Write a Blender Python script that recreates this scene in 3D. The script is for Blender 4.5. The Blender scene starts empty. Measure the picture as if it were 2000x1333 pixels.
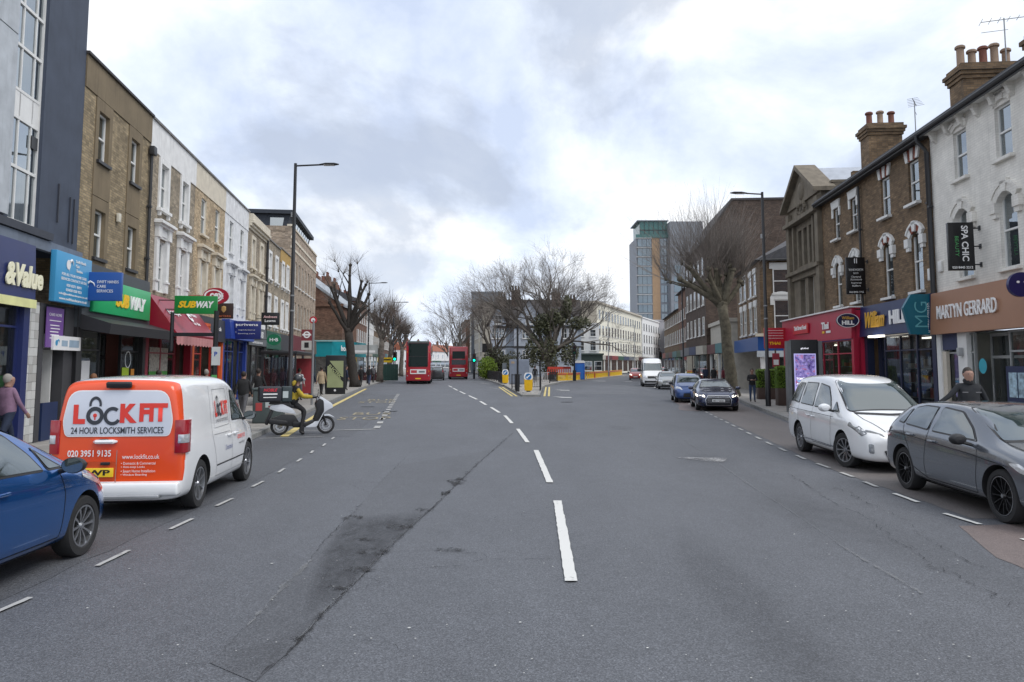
import bpy, bmesh, math, random
from mathutils import Vector, Matrix
from mathutils.bvhtree import BVHTree
from mathutils.geometry import delaunay_2d_cdt
random.seed(7)
R = math.radians
S = bpy.context.scene
COL = S.collection
# ---------------------------------------------------------------- camera
CAMH, FPX, PY0, HZ = 2.0, 1500.0, 578.0, 712.0
PITCH = math.atan((HZ - PY0) / FPX)
cam = bpy.data.objects.new('camera', bpy.data.cameras.new('camera'))
COL.objects.link(cam)
cam.location = (0, 0, CAMH)
cam.rotation_euler = (math.pi / 2 + PITCH, 0, 0)
cam.data.sensor_width = 36
cam.data.lens = FPX / 2000 * 36
cam.data.shift_y = -(666.5 - PY0) / 2000
cam.data.clip_end = 6000
S.camera = cam
# ---------------------------------------------------------------- sky and sun
SUN_EL, SUN_AZ = 54.0, 118.0          # a veiled sun to the right of and a little behind the viewer
wd = bpy.data.worlds.new('World'); S.world = wd; wd.use_nodes = True
nt = wd.node_tree; nt.nodes.clear()
def N(t, typ, **kw):
    n = t.nodes.new(typ)
    for k, v in kw.items():
        if k in n.inputs.keys() if isinstance(k, str) else False: n.inputs[k].default_value = v
        elif isinstance(k, str) and hasattr(n, k): setattr(n, k, v)
    return n
wo = N(nt, 'ShaderNodeOutputWorld'); bg = N(nt, 'ShaderNodeBackground'); bg.inputs['Strength'].default_value = 0.1
nt.links.new(bg.outputs[0], wo.inputs[0])
sky = N(nt, 'ShaderNodeTexSky'); sky.sky_type = 'NISHITA'; sky.sun_disc = False
sky.sun_elevation = R(SUN_EL); sky.sun_rotation = R(SUN_AZ)
tc = N(nt, 'ShaderNodeTexCoord'); sx = N(nt, 'ShaderNodeSeparateXYZ'); nt.links.new(tc.outputs['Generated'], sx.inputs[0])
def mth(t, op, a, b=None, clamp=False):
    n = t.nodes.new('ShaderNodeMath'); n.operation = op; n.use_clamp = clamp
    for i, v in enumerate((a, b)):
        if v is None: continue
        if isinstance(v, (int, float)): n.inputs[i].default_value = v
        else: t.links.new(v, n.inputs[i])
    return n.outputs[0]
zz = mth(nt, 'ADD', mth(nt, 'MAXIMUM', sx.outputs[2], 0.0), 0.42)
cx = mth(nt, 'DIVIDE', sx.outputs[0], zz); cy = mth(nt, 'DIVIDE', sx.outputs[1], zz)
cb = N(nt, 'ShaderNodeCombineXYZ'); nt.links.new(cx, cb.inputs[0]); nt.links.new(cy, cb.inputs[1])
def wnoise(scale, det, rough, off, dist=0.0):
    mp = N(nt, 'ShaderNodeMapping'); mp.inputs['Location'].default_value = off; mp.inputs['Scale'].default_value = (1, .8, 1)
    nt.links.new(cb.outputs[0], mp.inputs[0])
    n = N(nt, 'ShaderNodeTexNoise'); n.inputs['Scale'].default_value = scale; n.inputs['Detail'].default_value = det
    n.inputs['Roughness'].default_value = rough; n.inputs['Distortion'].default_value = dist
    nt.links.new(mp.outputs[0], n.inputs['Vector']); return n.outputs['Fac']
def ramp(t, fac, stops):
    r = t.nodes.new('ShaderNodeValToRGB'); t.links.new(fac, r.inputs[0]); e = r.color_ramp.elements
    while len(e) < len(stops): e.new(0.5)
    for el, (p, c) in zip(e, stops):
        el.position = p; el.color = (c[0], c[1], c[2], 1) if isinstance(c, tuple) else (c, c, c, 1)
    return r.outputs[0]
def mixc(t, fac, a, b, mode='MIX'):
    m = t.nodes.new('ShaderNodeMix'); m.data_type = 'RGBA'; m.blend_type = mode; m.clamp_factor = True
    for i, v in ((0, fac), (6, a), (7, b)):
        if isinstance(v, (int, float)): m.inputs[i].default_value = v if i == 0 else (v, v, v, 1)
        elif isinstance(v, tuple): m.inputs[i].default_value = (v[0], v[1], v[2], 1)
        else: t.links.new(v, m.inputs[i])
    return m.outputs[2]
SKYOFF = (33.3, 47.7, 0.0)
thin = wnoise(2.0, 10, .58, SKYOFF, .3)
body = wnoise(1.25, 9, .56, (11.3 + SKYOFF[0], 2.2, 0), .25)
c1 = ramp(nt, thin, [(.36, (5.7, 6.5, 8.2)), (.47, (7.8, 8.5, 9.7)), (.56, (10.2, 10.35, 10.6))])
dark = ramp(nt, body, [(.525, 0.0), (.585, 1.0)])
c2 = mixc(nt, mth(nt, 'MULTIPLY', dark, .66), c1, (4.3, 4.8, 5.8))
hz = ramp(nt, sx.outputs[2], [(0.0, 1.0), (.16, 0.0)])
c3 = mixc(nt, mth(nt, 'MULTIPLY', hz, .45), c2, (6.9, 7.8, 9.6))
c4 = mixc(nt, .1, c3, sky.outputs[0])
nt.links.new(c4, bg.inputs['Color'])
sl = bpy.data.lights.new('sun', 'SUN'); sl.energy = 1.5; sl.angle = R(34); sl.color = (1, .96, .9)
so = bpy.data.objects.new('sun', sl); COL.objects.link(so)
az = R(SUN_AZ); sd = Vector((math.sin(az) * math.cos(R(SUN_EL)), math.cos(az) * math.cos(R(SUN_EL)), math.sin(R(SUN_EL))))
so.rotation_euler = sd.to_track_quat('Z', 'Y').to_euler()
S.view_settings.view_transform = 'Standard'; S.view_settings.look = 'None'
S.view_settings.exposure = 0.33; S.view_settings.gamma = 1.0; S.view_settings.use_curve_mapping = False
# ---------------------------------------------------------------- surveying: where a sight line meets the ground or a distance
_c, _s = math.cos(PITCH), math.sin(PITCH)
def ray(px, py):
    a = (px - 1000) / FPX; b = (PY0 - py) / FPX
    return Vector((a, _c - b * _s, _s + b * _c))
def G(px, py, z=0.0):
    d = ray(px, py); t = (z - CAMH) / d.z; return Vector((d.x * t, d.y * t, z))
def W(px, py, Y):
    d = ray(px, py) ; t = Y / d.y; return Vector((d.x * t, Y, CAMH + d.z * t))
# ---------------------------------------------------------------- materials
MC = {}
def newmat(name):
    m = bpy.data.materials.new(name); m.use_nodes = True; t = m.node_tree
    b = t.nodes['Principled BSDF']; return m, t, b
def objco(t, scale=(1, 1, 1), loc=(0, 0, 0)):
    tcn = t.nodes.new('ShaderNodeTexCoord'); mp = t.nodes.new('ShaderNodeMapping')
    mp.inputs['Scale'].default_value = scale; mp.inputs['Location'].default_value = loc
    t.links.new(tcn.outputs['Object'], mp.inputs[0]); return mp.outputs[0]
def tnoise(t, vec, scale, det=4, rough=.55, dist=0):
    n = t.nodes.new('ShaderNodeTexNoise'); n.inputs['Scale'].default_value = scale; n.inputs['Detail'].default_value = det
    n.inputs['Roughness'].default_value = rough; n.inputs['Distortion'].default_value = dist
    t.links.new(vec, n.inputs['Vector']); return n.outputs['Fac']
def bump(t, b, h, strength=.3, dist=.01):
    n = t.nodes.new('ShaderNodeBump'); n.inputs['Strength'].default_value = strength; n.inputs['Distance'].default_value = dist
    t.links.new(h, n.inputs['Height']); t.links.new(n.outputs[0], b.inputs['Normal'])
def mat(name, col, rough=.6, metal=0, var=.12, scale=2.5, bmp=0, bsc=40, coat=0, streak=0, ior=1.5, emis=0, stretch=(1, 1, 1)):
    if name in MC: return MC[name]
    m, t, b = newmat(name)
    b.inputs['Roughness'].default_value = rough; b.inputs['Metallic'].default_value = metal; b.inputs['IOR'].default_value = ior
    b.inputs['Coat Weight'].default_value = coat; b.inputs['Coat Roughness'].default_value = .04
    if var:
        v = objco(t, stretch)
        f = tnoise(t, v, scale, 5)
        lo = tuple(c * (1 - var) for c in col); hi = tuple(min(1, c * (1 + var)) for c in col)
        c = ramp(t, f, [(.3, lo), (.7, hi)])
        if streak:
            v2 = objco(t, (6, 6, .5)); f2 = tnoise(t, v2, 1.2, 5, .65)
            c = mixc(t, mth(t, 'MULTIPLY', ramp(t, f2, [(.52, 0.0), (.72, 1.0)]), streak), c, tuple(x * .45 for x in col))
        t.links.new(c, b.inputs['Base Color'])
    else: b.inputs['Base Color'].default_value = (*col, 1)
    if bmp: bump(t, b, tnoise(t, objco(t), bsc, 4), bmp)
    if emis:
        b.inputs['Emission Color'].default_value = (*col, 1); b.inputs['Emission Strength'].default_value = emis
    m.diffuse_color = (*col, 1); MC[name] = m; return m
def brick(name, c1, c2, mortar, bw=.225, bh=.075, var=.35, soot=0.3, rough=.85):
    if name in MC: return MC[name]
    m, t, b = newmat(name); b.inputs['Roughness'].default_value = rough
    tcn = t.nodes.new('ShaderNodeTexCoord'); sp = t.nodes.new('ShaderNodeSeparateXYZ'); t.links.new(tcn.outputs['Object'], sp.inputs[0])
    cbn = t.nodes.new('ShaderNodeCombineXYZ'); t.links.new(mth(t, 'ADD', sp.outputs[0], sp.outputs[1]), cbn.inputs[0]); t.links.new(sp.outputs[2], cbn.inputs[1])
    bt = t.nodes.new('ShaderNodeTexBrick'); t.links.new(cbn.outputs[0], bt.inputs['Vector'])
    bt.inputs['Scale'].default_value = 1; bt.inputs['Brick Width'].default_value = bw; bt.inputs['Row Height'].default_value = bh
    bt.inputs['Mortar Size'].default_value = .008; bt.inputs['Mortar Smooth'].default_value = .3; bt.inputs['Bias'].default_value = 0
    bt.inputs['Color1'].default_value = (*c1, 1); bt.inputs['Color2'].default_value = (*c2, 1); bt.inputs['Mortar'].default_value = (*mortar, 1)
    v = objco(t); f = tnoise(t, v, 1.3, 6, .6)
    g = ramp(t, f, [(.3, 1 - var), (.7, 1 + var * .6)])
    c = mixc(t, 1.0, bt.outputs['Color'], g, 'MULTIPLY')
    vw = t.nodes.new('ShaderNodeTexWhiteNoise'); sn = t.nodes.new('ShaderNodeVectorMath'); sn.operation = 'SNAP'
    sn.inputs[1].default_value = (bw, bh, 1); t.links.new(cbn.outputs[0], sn.inputs[0]); t.links.new(sn.outputs[0], vw.inputs['Vector'])
    c = mixc(t, 1.0, c, ramp(t, vw.outputs['Value'], [(0, .72), (1, 1.25)]), 'MULTIPLY')
    f2 = tnoise(t, objco(t, (5, 5, .6)), 1.0, 5, .65)
    c = mixc(t, mth(t, 'MULTIPLY', ramp(t, f2, [(.5, 0.0), (.75, 1.0)]), soot), c, (.05, .045, .04))
    t.links.new(c, b.inputs['Base Color']); bump(t, b, bt.outputs['Fac'], -.5, .01)
    MC[name] = m; return m
def glassmat(name, tint=(.05, .06, .065), refl=1.0, alpha=.35, rough=.02, gl=.3):
    if name in MC: return MC[name]
    m, t, b = newmat(name)
    b.inputs['Base Color'].default_value = (*tint, 1); b.inputs['Roughness'].default_value = rough; b.inputs['IOR'].default_value = 1.5 + .6 * refl
    v = objco(t); f = tnoise(t, v, .9, 2)
    bump(t, b, f, .12, .05)
    if alpha < 1:
        tr = t.nodes.new('ShaderNodeBsdfTransparent'); tr.inputs[0].default_value = (.75, .8, .8, 1)
        mx = t.nodes.new('ShaderNodeMixShader'); lw = t.nodes.new('ShaderNodeFresnel'); lw.inputs[0].default_value = 1.6
        fa = mth(t, 'ADD', mth(t, 'MULTIPLY', lw.outputs[0], 1.0), alpha, True)
        t.links.new(fa, mx.inputs[0]); t.links.new(tr.outputs[0], mx.inputs[1]); t.links.new(b.outputs[0], mx.inputs[2]); b = mx
    if gl:
        g = t.nodes.new('ShaderNodeBsdfGlossy'); g.inputs['Color'].default_value = (.82, .9, .95, 1); g.inputs['Roughness'].default_value = rough; m2 = t.nodes.new('ShaderNodeMixShader'); m2.inputs[0].default_value = gl
        t.links.new(b.outputs[0], m2.inputs[1]); t.links.new(g.outputs[0], m2.inputs[2]); t.links.new(m2.outputs[0], t.nodes['Material Output'].inputs[0])
    MC[name] = m; return m
def worn(name, col, base=(.13, .13, .135), amt=.5, rough=.8):
    if name in MC: return MC[name]
    m, t, b = newmat(name); b.inputs['Roughness'].default_value = rough
    v = objco(t); f = tnoise(t, v, 22, 6, .7); f2 = tnoise(t, v, 2.2, 3)
    k = mth(t, 'ADD', f, mth(t, 'MULTIPLY', f2, .4))
    t.links.new(mixc(t, ramp(t, k, [(.50 + amt * .2, 0.0), (.58 + amt * .2, 1.0)]) if amt < 0 else ramp(t, k, [(.38 + amt * .3, 1.0), (.46 + amt * .3, 0.0)]), col, base), b.inputs['Base Color'])
    MC[name] = m; return m
def asphalt(name, col, speck=.5, patch=.18, tint=(1, 1, 1)):
    if name in MC: return MC[name]
    m, t, b = newmat(name); b.inputs['Roughness'].default_value = .62
    v = objco(t)
    big = tnoise(t, objco(t, (.55, .2, 1)), 1.1, 7, .62); mid = tnoise(t, v, 3.0, 6, .65)
    g = mth(t, 'ADD', mth(t, 'MULTIPLY', big, patch * 2), mth(t, 'MULTIPLY', mid, patch))
    vo = t.nodes.new('ShaderNodeTexVoronoi'); vo.inputs['Scale'].default_value = 95; t.links.new(v, vo.inputs['Vector'])
    grain = tnoise(t, v, 60, 3, .8)
    base = mixc(t, ramp(t, g, [(patch * .9, 0.0), (patch * 2.1, 1.0)]), tuple(c * .80 for c in col), tuple(c * 1.18 for c in col))
    spk = ramp(t, vo.outputs['Color'], [(.0, 1 - speck * .55), (.55, 1.0), (1.0, 1 + speck * .9)])
    c = mixc(t, 1.0, base, spk, 'MULTIPLY'); c = mixc(t, 1.0, c, ramp(t, grain, [(.3, 1 - speck * .35), (.7, 1 + speck * .35)]), 'MULTIPLY')
    vo2 = t.nodes.new('ShaderNodeTexVoronoi'); vo2.inputs['Scale'].default_value = 7; t.links.new(v, vo2.inputs['Vector'])
    c = mixc(t, mth(t, 'MULTIPLY', ramp(t, vo2.outputs['Distance'], [(.018, 1.0), (.028, 0.0)]), .35), c, (.45, .44, .42))
    c = mixc(t, 1.0, c, tint, 'MULTIPLY')
    t.links.new(c, b.inputs['Base Color']); bump(t, b, mth(t, 'ADD', vo.outputs['Distance'], grain), .35, .006)
    MC[name] = m; return m
def slabs(name, col, w=.6, h=.6):
    if name in MC: return MC[name]
    m, t, b = newmat(name); b.inputs['Roughness'].default_value = .8
    v = objco(t); bt = t.nodes.new('ShaderNodeTexBrick'); t.links.new(v, bt.inputs['Vector']); bt.inputs['Scale'].default_value = 1
    bt.inputs['Brick Width'].default_value = w; bt.inputs['Row Height'].default_value = h; bt.inputs['Mortar Size'].default_value = .008
    bt.inputs['Color1'].default_value = (*[c * .88 for c in col], 1); bt.inputs['Color2'].default_value = (*[c * 1.1 for c in col], 1); bt.inputs['Mortar'].default_value = (*[c * .45 for c in col], 1)
    f = tnoise(t, v, 1.1, 6, .65)
    c = mixc(t, 1.0, bt.outputs['Color'], ramp(t, f, [(.3, .75), (.7, 1.15)]), 'MULTIPLY')
    t.links.new(c, b.inputs['Base Color']); bump(t, b, bt.outputs['Fac'], -.3, .006); MC[name] = m; return m
# ---------------------------------------------------------------- mesh tools
class MB:
    def __init__(s): s.v = []; s.f = []; s.m = []
    def quad(s, a, b, c, d, mi=0):
        n = len(s.v); s.v += [a, b, c, d]; s.f.append((n, n + 1, n + 2, n + 3)); s.m.append(mi); return s
    def poly(s, pts, mi=0):
        n = len(s.v); s.v += list(pts); s.f.append(tuple(range(n, n + len(pts)))); s.m.append(mi); return s
    def box(s, x0, x1, y0, y1, z0, z1, mi=0):
        n = len(s.v)
        s.v += [(x0, y0, z0), (x1, y0, z0), (x1, y1, z0), (x0, y1, z0), (x0, y0, z1), (x1, y0, z1), (x1, y1, z1), (x0, y1, z1)]
        for f in ((0, 3, 2, 1), (4, 5, 6, 7), (0, 1, 5, 4), (1, 2, 6, 5), (2, 3, 7, 6), (3, 0, 4, 7)):
            s.f.append(tuple(n + i for i in f)); s.m.append(mi)
        return s
    def prism(s, pts, a0, a1, axis='y', mi=0):
        """a polygon pts extruded along an axis; pts are (x,z) for 'y', (x,y) for 'z', (y,z) for 'x'"""
        def P(p, a): return (p[0], a, p[1]) if axis == 'y' else ((p[0], p[1], a) if axis == 'z' else (a, p[0], p[1]))
        n = len(s.v); k = len(pts); s.v += [P(p, a0) for p in pts] + [P(p, a1) for p in pts]
        s.f.append(tuple(n + i for i in range(k))); s.m.append(mi)
        s.f.append(tuple(n + k + i for i in reversed(range(k)))); s.m.append(mi)
        for i in range(k):
            j = (i + 1) % k; s.f.append((n + j, n + i, n + k + i, n + k + j)); s.m.append(mi)
        return s
    def tube(s, path, rad, n=6, mi=0, cap=True):
        path = [Vector(p) for p in path]; rad = rad if isinstance(rad, (list, tuple)) else [rad] * len(path)
        base = len(s.v); up = None
        for i, p in enumerate(path):
            d = (path[min(i + 1, len(path) - 1)] - path[max(i - 1, 0)])
            if d.length < 1e-9: d = Vector((0, 0, 1))
            d.normalize()
            if up is None: up = d.orthogonal().normalized()
            up = (up - d * up.dot(d))
            up = up.normalized() if up.length > 1e-6 else d.orthogonal().normalized()
            w = d.cross(up)
            for k in range(n):
                a = 2 * math.pi * k / n; q = p + (up * math.cos(a) + w * math.sin(a)) * rad[i]; s.v.append(q[:])
        for i in range(len(path) - 1):
            for k in range(n):
                a = base + i * n + k; b = base + i * n + (k + 1) % n; s.f.append((a, b, b + n, a + n)); s.m.append(mi)
        if cap:
            s.f.append(tuple(base + k for k in reversed(range(n)))); s.m.append(mi)
            e = base + (len(path) - 1) * n; s.f.append(tuple(e + k for k in range(n))); s.m.append(mi)
        return s
    def lathe(s, prof, n=24, axis='z', c=(0, 0, 0), mi=0, closed=False):
        base = len(s.v); k = len(prof)
        for i in range(n):
            a = 2 * math.pi * i / n; ca, sa = math.cos(a), math.sin(a)
            for r, h in prof:
                p = (r * ca, r * sa, h) if axis == 'z' else ((r * ca, h, r * sa) if axis == 'y' else (h, r * ca, r * sa))
                s.v.append((p[0] + c[0], p[1] + c[1], p[2] + c[2]))
        for i in range(n):
            j = (i + 1) % n
            for q in range(k if closed else k - 1):
                q2 = (q + 1) % k
                s.f.append((base + i * k + q, base + j * k + q, base + j * k + q2, base + i * k + q2)); s.m.append(mi)
        return s
    def mesh(s, name, mats, smooth=False, weld=False):
        me = bpy.data.meshes.new(name); me.from_pydata([tuple(v) for v in s.v], [], s.f)
        mats = mats if isinstance(mats, (list, tuple)) else [mats]
        for m in mats: me.materials.append(m)
        me.polygons.foreach_set('material_index', s.m)
        if weld or True:
            bm = bmesh.new(); bm.from_mesh(me)
            if weld: bmesh.ops.remove_doubles(bm, verts=bm.verts, dist=1e-5)
            bmesh.ops.recalc_face_normals(bm, faces=bm.faces) if len(s.f) < 60000 else None
            bm.to_mesh(me); bm.free()
        if smooth:
            me.polygons.foreach_set('use_smooth', [True] * len(me.polygons))
            if smooth != 'all': me.set_sharp_from_angle(angle=R(40))
        me.update(); return me
    def build(s, name, mats, parent=None, loc=(0, 0, 0), rot=(0, 0, 0), smooth=False, weld=False, bevel=0):
        me = s.mesh(name, mats, smooth, weld)
        if bevel:
            bm = bmesh.new(); bm.from_mesh(me); bmesh.ops.remove_doubles(bm, verts=bm.verts, dist=1e-5)
            es = [e for e in bm.edges if len(e.link_faces) == 2 and e.calc_face_angle(0) > R(30)]
            bmesh.ops.bevel(bm, geom=es, offset=bevel, segments=3, profile=.5, affect='EDGES', clamp_overlap=True); bm.to_mesh(me); bm.free()
            me.polygons.foreach_set('use_smooth', [True] * len(me.polygons)); me.set_sharp_from_angle(angle=R(35))
        return ob(name, me, parent, loc, rot)
def ob(name, me, parent=None, loc=(0, 0, 0), rot=(0, 0, 0)):
    o = bpy.data.objects.new(name, me); COL.objects.link(o); o.parent = parent; o.location = loc; o.rotation_euler = rot; return o
def tag(o, label=None, cat=None, group=None, kind=None):
    if label: o['label'] = label
    if cat: o['category'] = cat
    if group: o['group'] = group
    if kind: o['kind'] = kind
    return o
def thing(name, label, cat, loc=(0, 0, 0), rz=0.0, group=None):
    o = bpy.data.objects.new(name, None); COL.objects.link(o); o.location = loc; o.rotation_euler = (0, 0, R(rz)); o.empty_display_size = .2
    return tag(o, label, cat, group)
def kids(o): return [c for c in list(COL.objects) if c.parent is o]
def copy_tree(o, parent=None, ch=None):
    if ch is None:
        ch = {}
        for c in COL.objects:
            if c.parent: ch.setdefault(c.parent.name, []).append(c)
    c = o.copy(); COL.objects.link(c); c.parent = parent
    for k in ch.get(o.name, []): copy_tree(k, c, ch)
    return c
_tx = {}
def text_geo(s, bold=0.0, shear=0.0, spacing=1.0, res=3):
    key = (s, bold, shear, spacing)
    if key in _tx: return _tx[key]
    cu = bpy.data.curves.new('t', 'FONT'); cu.body = s; cu.align_x = 'CENTER'; cu.offset = bold; cu.shear = shear; cu.space_character = spacing
    cu.resolution_u = res; cu.size = 1; o = bpy.data.objects.new('t', cu); COL.objects.link(o)
    dg = bpy.context.evaluated_depsgraph_get(); me = bpy.data.meshes.new_from_object(o.evaluated_get(dg))
    vs = [(v.co.x, v.co.y) for v in me.vertices]; fs = [tuple(p.vertices) for p in me.polygons]
    bpy.data.objects.remove(o); bpy.data.curves.remove(cu); bpy.data.meshes.remove(me)
    x0, x1 = min(v[0] for v in vs), max(v[0] for v in vs); y0, y1 = min(v[1] for v in vs), max(v[1] for v in vs)
    r = ([((x - (x0 + x1) / 2), (y - (y0 + y1) / 2)) for x, y in vs], fs, x1 - x0, y1 - y0); _tx[key] = r; return r
def text(s, m, parent, x, y, z, w=None, h=None, bold=.0, shear=0, spacing=1.0, ex=.012, name='lettering', rot=(0, 0, 0), vertical=False):
    """flat lettering facing local -y, centred at x,z; given its width or its height"""
    vs, fs, tw, th = text_geo(s, bold, shear, spacing)
    kx = (w / tw) if w else h / th; kz = (h / th) if h else w / tw
    b = MB(); n = len(vs)
    pts = [(vx * kx, vy * kz) for vx, vy in vs]
    if vertical: pts = [(q, -p) for p, q in pts]
    b.v = [(p, 0, q) for p, q in pts] 
    b.f = [tuple(f) for f in fs]; b.m = [0] * len(b.f)
    me = b.mesh(name, m)
    if ex and len(vs) < 900:
        bm = bmesh.new(); bm.from_mesh(me); g = bmesh.ops.extrude_face_region(bm, geom=bm.faces[:])
        bmesh.ops.translate(bm, verts=[e for e in g['geom'] if isinstance(e, bmesh.types.BMVert)], vec=(0, -ex, 0)); bm.to_mesh(me); bm.free()
    return ob(name, me, parent, (x, y, z), rot)
def rpoly(pts, r=.05, n=3):
    out = []; k = len(pts)
    for i in range(k):
        p = Vector(pts[i][:2]); a = Vector(pts[i - 1][:2]); b = Vector(pts[(i + 1) % k][:2]); rr = r if len(pts[i]) < 3 else pts[i][2]
        da = (a - p); db = (b - p); q = min(rr, da.length * .45, db.length * .45)
        A = p + da.normalized() * q; B = p + db.normalized() * q
        for j in range(n + 1):
            t = j / n; out.append(tuple(A * (1 - t) ** 2 + p * 2 * t * (1 - t) + B * t * t))
    return out
def inside(p, poly):
    x, y = p; c = False; j = len(poly) - 1
    for i in range(len(poly)):
        xi, yi = poly[i]; xj, yj = poly[j]
        if (yi > y) != (yj > y) and x < (xj - xi) * (y - yi) / (yj - yi) + xi: c = not c
        j = i
    return c
def shrink(poly, d):
    cx = sum(p[0] for p in poly) / len(poly); cy = sum(p[1] for p in poly) / len(poly); out = []; k = len(poly)
    ar = sum(poly[i][0] * poly[(i + 1) % k][1] - poly[(i + 1) % k][0] * poly[i][1] for i in range(k)); sg = 1 if ar > 0 else -1
    for i in range(k):
        a = Vector(poly[i - 1]); b = Vector(poly[(i + 1) % k]); t = (b - a); 
        if t.length < 1e-9: out.append(poly[i]); continue
        t.normalize(); nrm = Vector((-t.y, t.x)) * sg; out.append(tuple(Vector(poly[i]) + nrm * d))
    return out
AX = {'R': lambda a, b: (Vector((a, -6, b)), Vector((0, 1, 0))), 'L': lambda a, b: (Vector((a, 6, b)), Vector((0, -1, 0))),
      'F': lambda a, b: (Vector((9, a, b)), Vector((-1, 0, 0))), 'B': lambda a, b: (Vector((-9, a, b)), Vector((1, 0, 0))), 'T': lambda a, b: (Vector((a, b, 9)), Vector((0, 0, -1)))}
def wrap(bvh, vs, fs, ax, off, name, m, parent, thick=0):
    P = []; ok = []
    for a, b in vs:
        o, d = AX[ax](a, b); h = bvh.ray_cast(o, d)
        if h[0] is None: P.append((0, 0, 0)); ok.append(False); continue
        nn = h[1] if h[1].dot(d) < 0 else -h[1]
        P.append((h[0] + (nn * .6 - d * .4) * off)[:]); ok.append(True)
    b = MB(); b.v = P; b.f = [tuple(f) for f in fs if all(ok[i] for i in f)]; b.m = [0] * len(b.f)
    if not b.f: return None
    me = bpy.data.meshes.new(name); me.from_pydata(b.v, [], b.f)
    me.materials.append(m); bm = bmesh.new(); bm.from_mesh(me)
    bmesh.ops.delete(bm, geom=[v for v in bm.verts if not v.link_faces], context='VERTS')
    _, d = AX[ax](0, 0)
    for f in bm.faces:
        if f.normal.dot(d) > 0: f.normal_flip()
    bm.to_mesh(me); bm.free(); me.polygons.foreach_set('use_smooth', [True] * len(me.polygons))
    return ob(name, me, parent)
def panel(bvh, poly, ax, off, name, m, parent, res=.08):
    xs = [p[0] for p in poly]; ys = [p[1] for p in poly]; pts = [Vector(p) for p in poly]; n = len(pts)
    inner = shrink(list(poly), res * .35)
    x = min(xs) + res / 2
    while x < max(xs):
        y = min(ys) + res / 2
        while y < max(ys):
            if inside((x, y), inner): pts.append(Vector((x, y)))
            y += res
        x += res
    r = delaunay_2d_cdt(pts, [], [list(range(n))], 1, 1e-6)
    return wrap(bvh, [(v.x, v.y) for v in r[0]], r[2], ax, off, name, m, parent)
def ribbon(path, w):
    path = [Vector(p) for p in path]; L = []; Rr = []
    for i, p in enumerate(path):
        d = (path[min(i + 1, len(path) - 1)] - path[max(i - 1, 0)]).normalized(); nn = Vector((-d.y, d.x)) * w / 2
        L.append(tuple(p + nn)); Rr.append(tuple(p - nn))
    return L, Rr
def seam(bvh, path, ax, w, off, name, m, parent, step=.06):
    pp = []
    for i in range(len(path) - 1):
        a = Vector(path[i]); b = Vector(path[i + 1]); k = max(1, int((b - a).length / step))
        for j in range(k): pp.append(a.lerp(b, j / k))
    pp.append(Vector(path[-1])); L, Rr = ribbon(pp, w); n = len(L)
    return wrap(bvh, L + Rr, [(i, i + 1, n + i + 1, n + i) for i in range(n - 1)], ax, off, name, m, parent)
def wtext(bvh, s, m, parent, ax, a, b, w=None, h=None, bold=0, shear=0, flip=False, off=.006, rot=0, spacing=1.0):
    vs, fs, tw, th = text_geo(s, bold, shear, spacing); kx = (w / tw) if w else h / th; kz = (h / th) if h else w / tw
    sg = -1 if flip else 1; ca, sa = math.cos(rot), math.sin(rot)
    q = [(vx * kx, vy * kz) for vx, vy in vs]
    return wrap(bvh, [(a + sg * (x * ca - y * sa), b + x * sa + y * ca) for x, y in q], fs, ax, off, 'lettering', m, parent)
# ---------------------------------------------------------------- vehicles
BLK = mat('black plastic', (.018, .018, .02), .45, var=.1)
RUB = mat('tyre rubber', (.02, .02, .021), .8, var=.25, bmp=.2, bsc=30)
CGL = glassmat('vehicle glass', (.035, .05, .05), .7, 1.0, gl=.10)
CHR = mat('bright metal', (.62, .63, .65), .22, 1, var=.05)
ALY = mat('alloy rim', (.42, .43, .45), .32, .9, var=.08)
DRIM = mat('black alloy rim', (.02, .02, .022), .25, .3, var=.1, coat=.5)
REDL = mat('red lamp lens', (.32, .012, .02), .12, var=.1, coat=.8)
CLRL = mat('clear lamp lens', (.55, .57, .6), .12, .4, var=.25, scale=22, coat=1)
AMB = mat('amber lens', (.7, .22, .02), .15, var=.05)
HLON = mat('lit headlamp', (1, .93, .8), .2, emis=3.0, var=0)
PLW = mat('white number plate', (.75, .76, .76), .4, var=.04)
PLY = mat('yellow number plate', (.85, .58, .03), .4, var=.04)
INK = mat('black print', (.012, .012, .013), .5, var=0)
WHP = mat('white print', (.8, .8, .8), .5, var=.03)
UND = mat('dark underbody', (.012, .012, .013), .9, var=.1)
def paint(name, col, metal=.35, rough=.32):
    return mat(name, col, rough, metal, var=.04, scale=1.2, coat=1, ior=1.5)
_wh = {}
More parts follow.
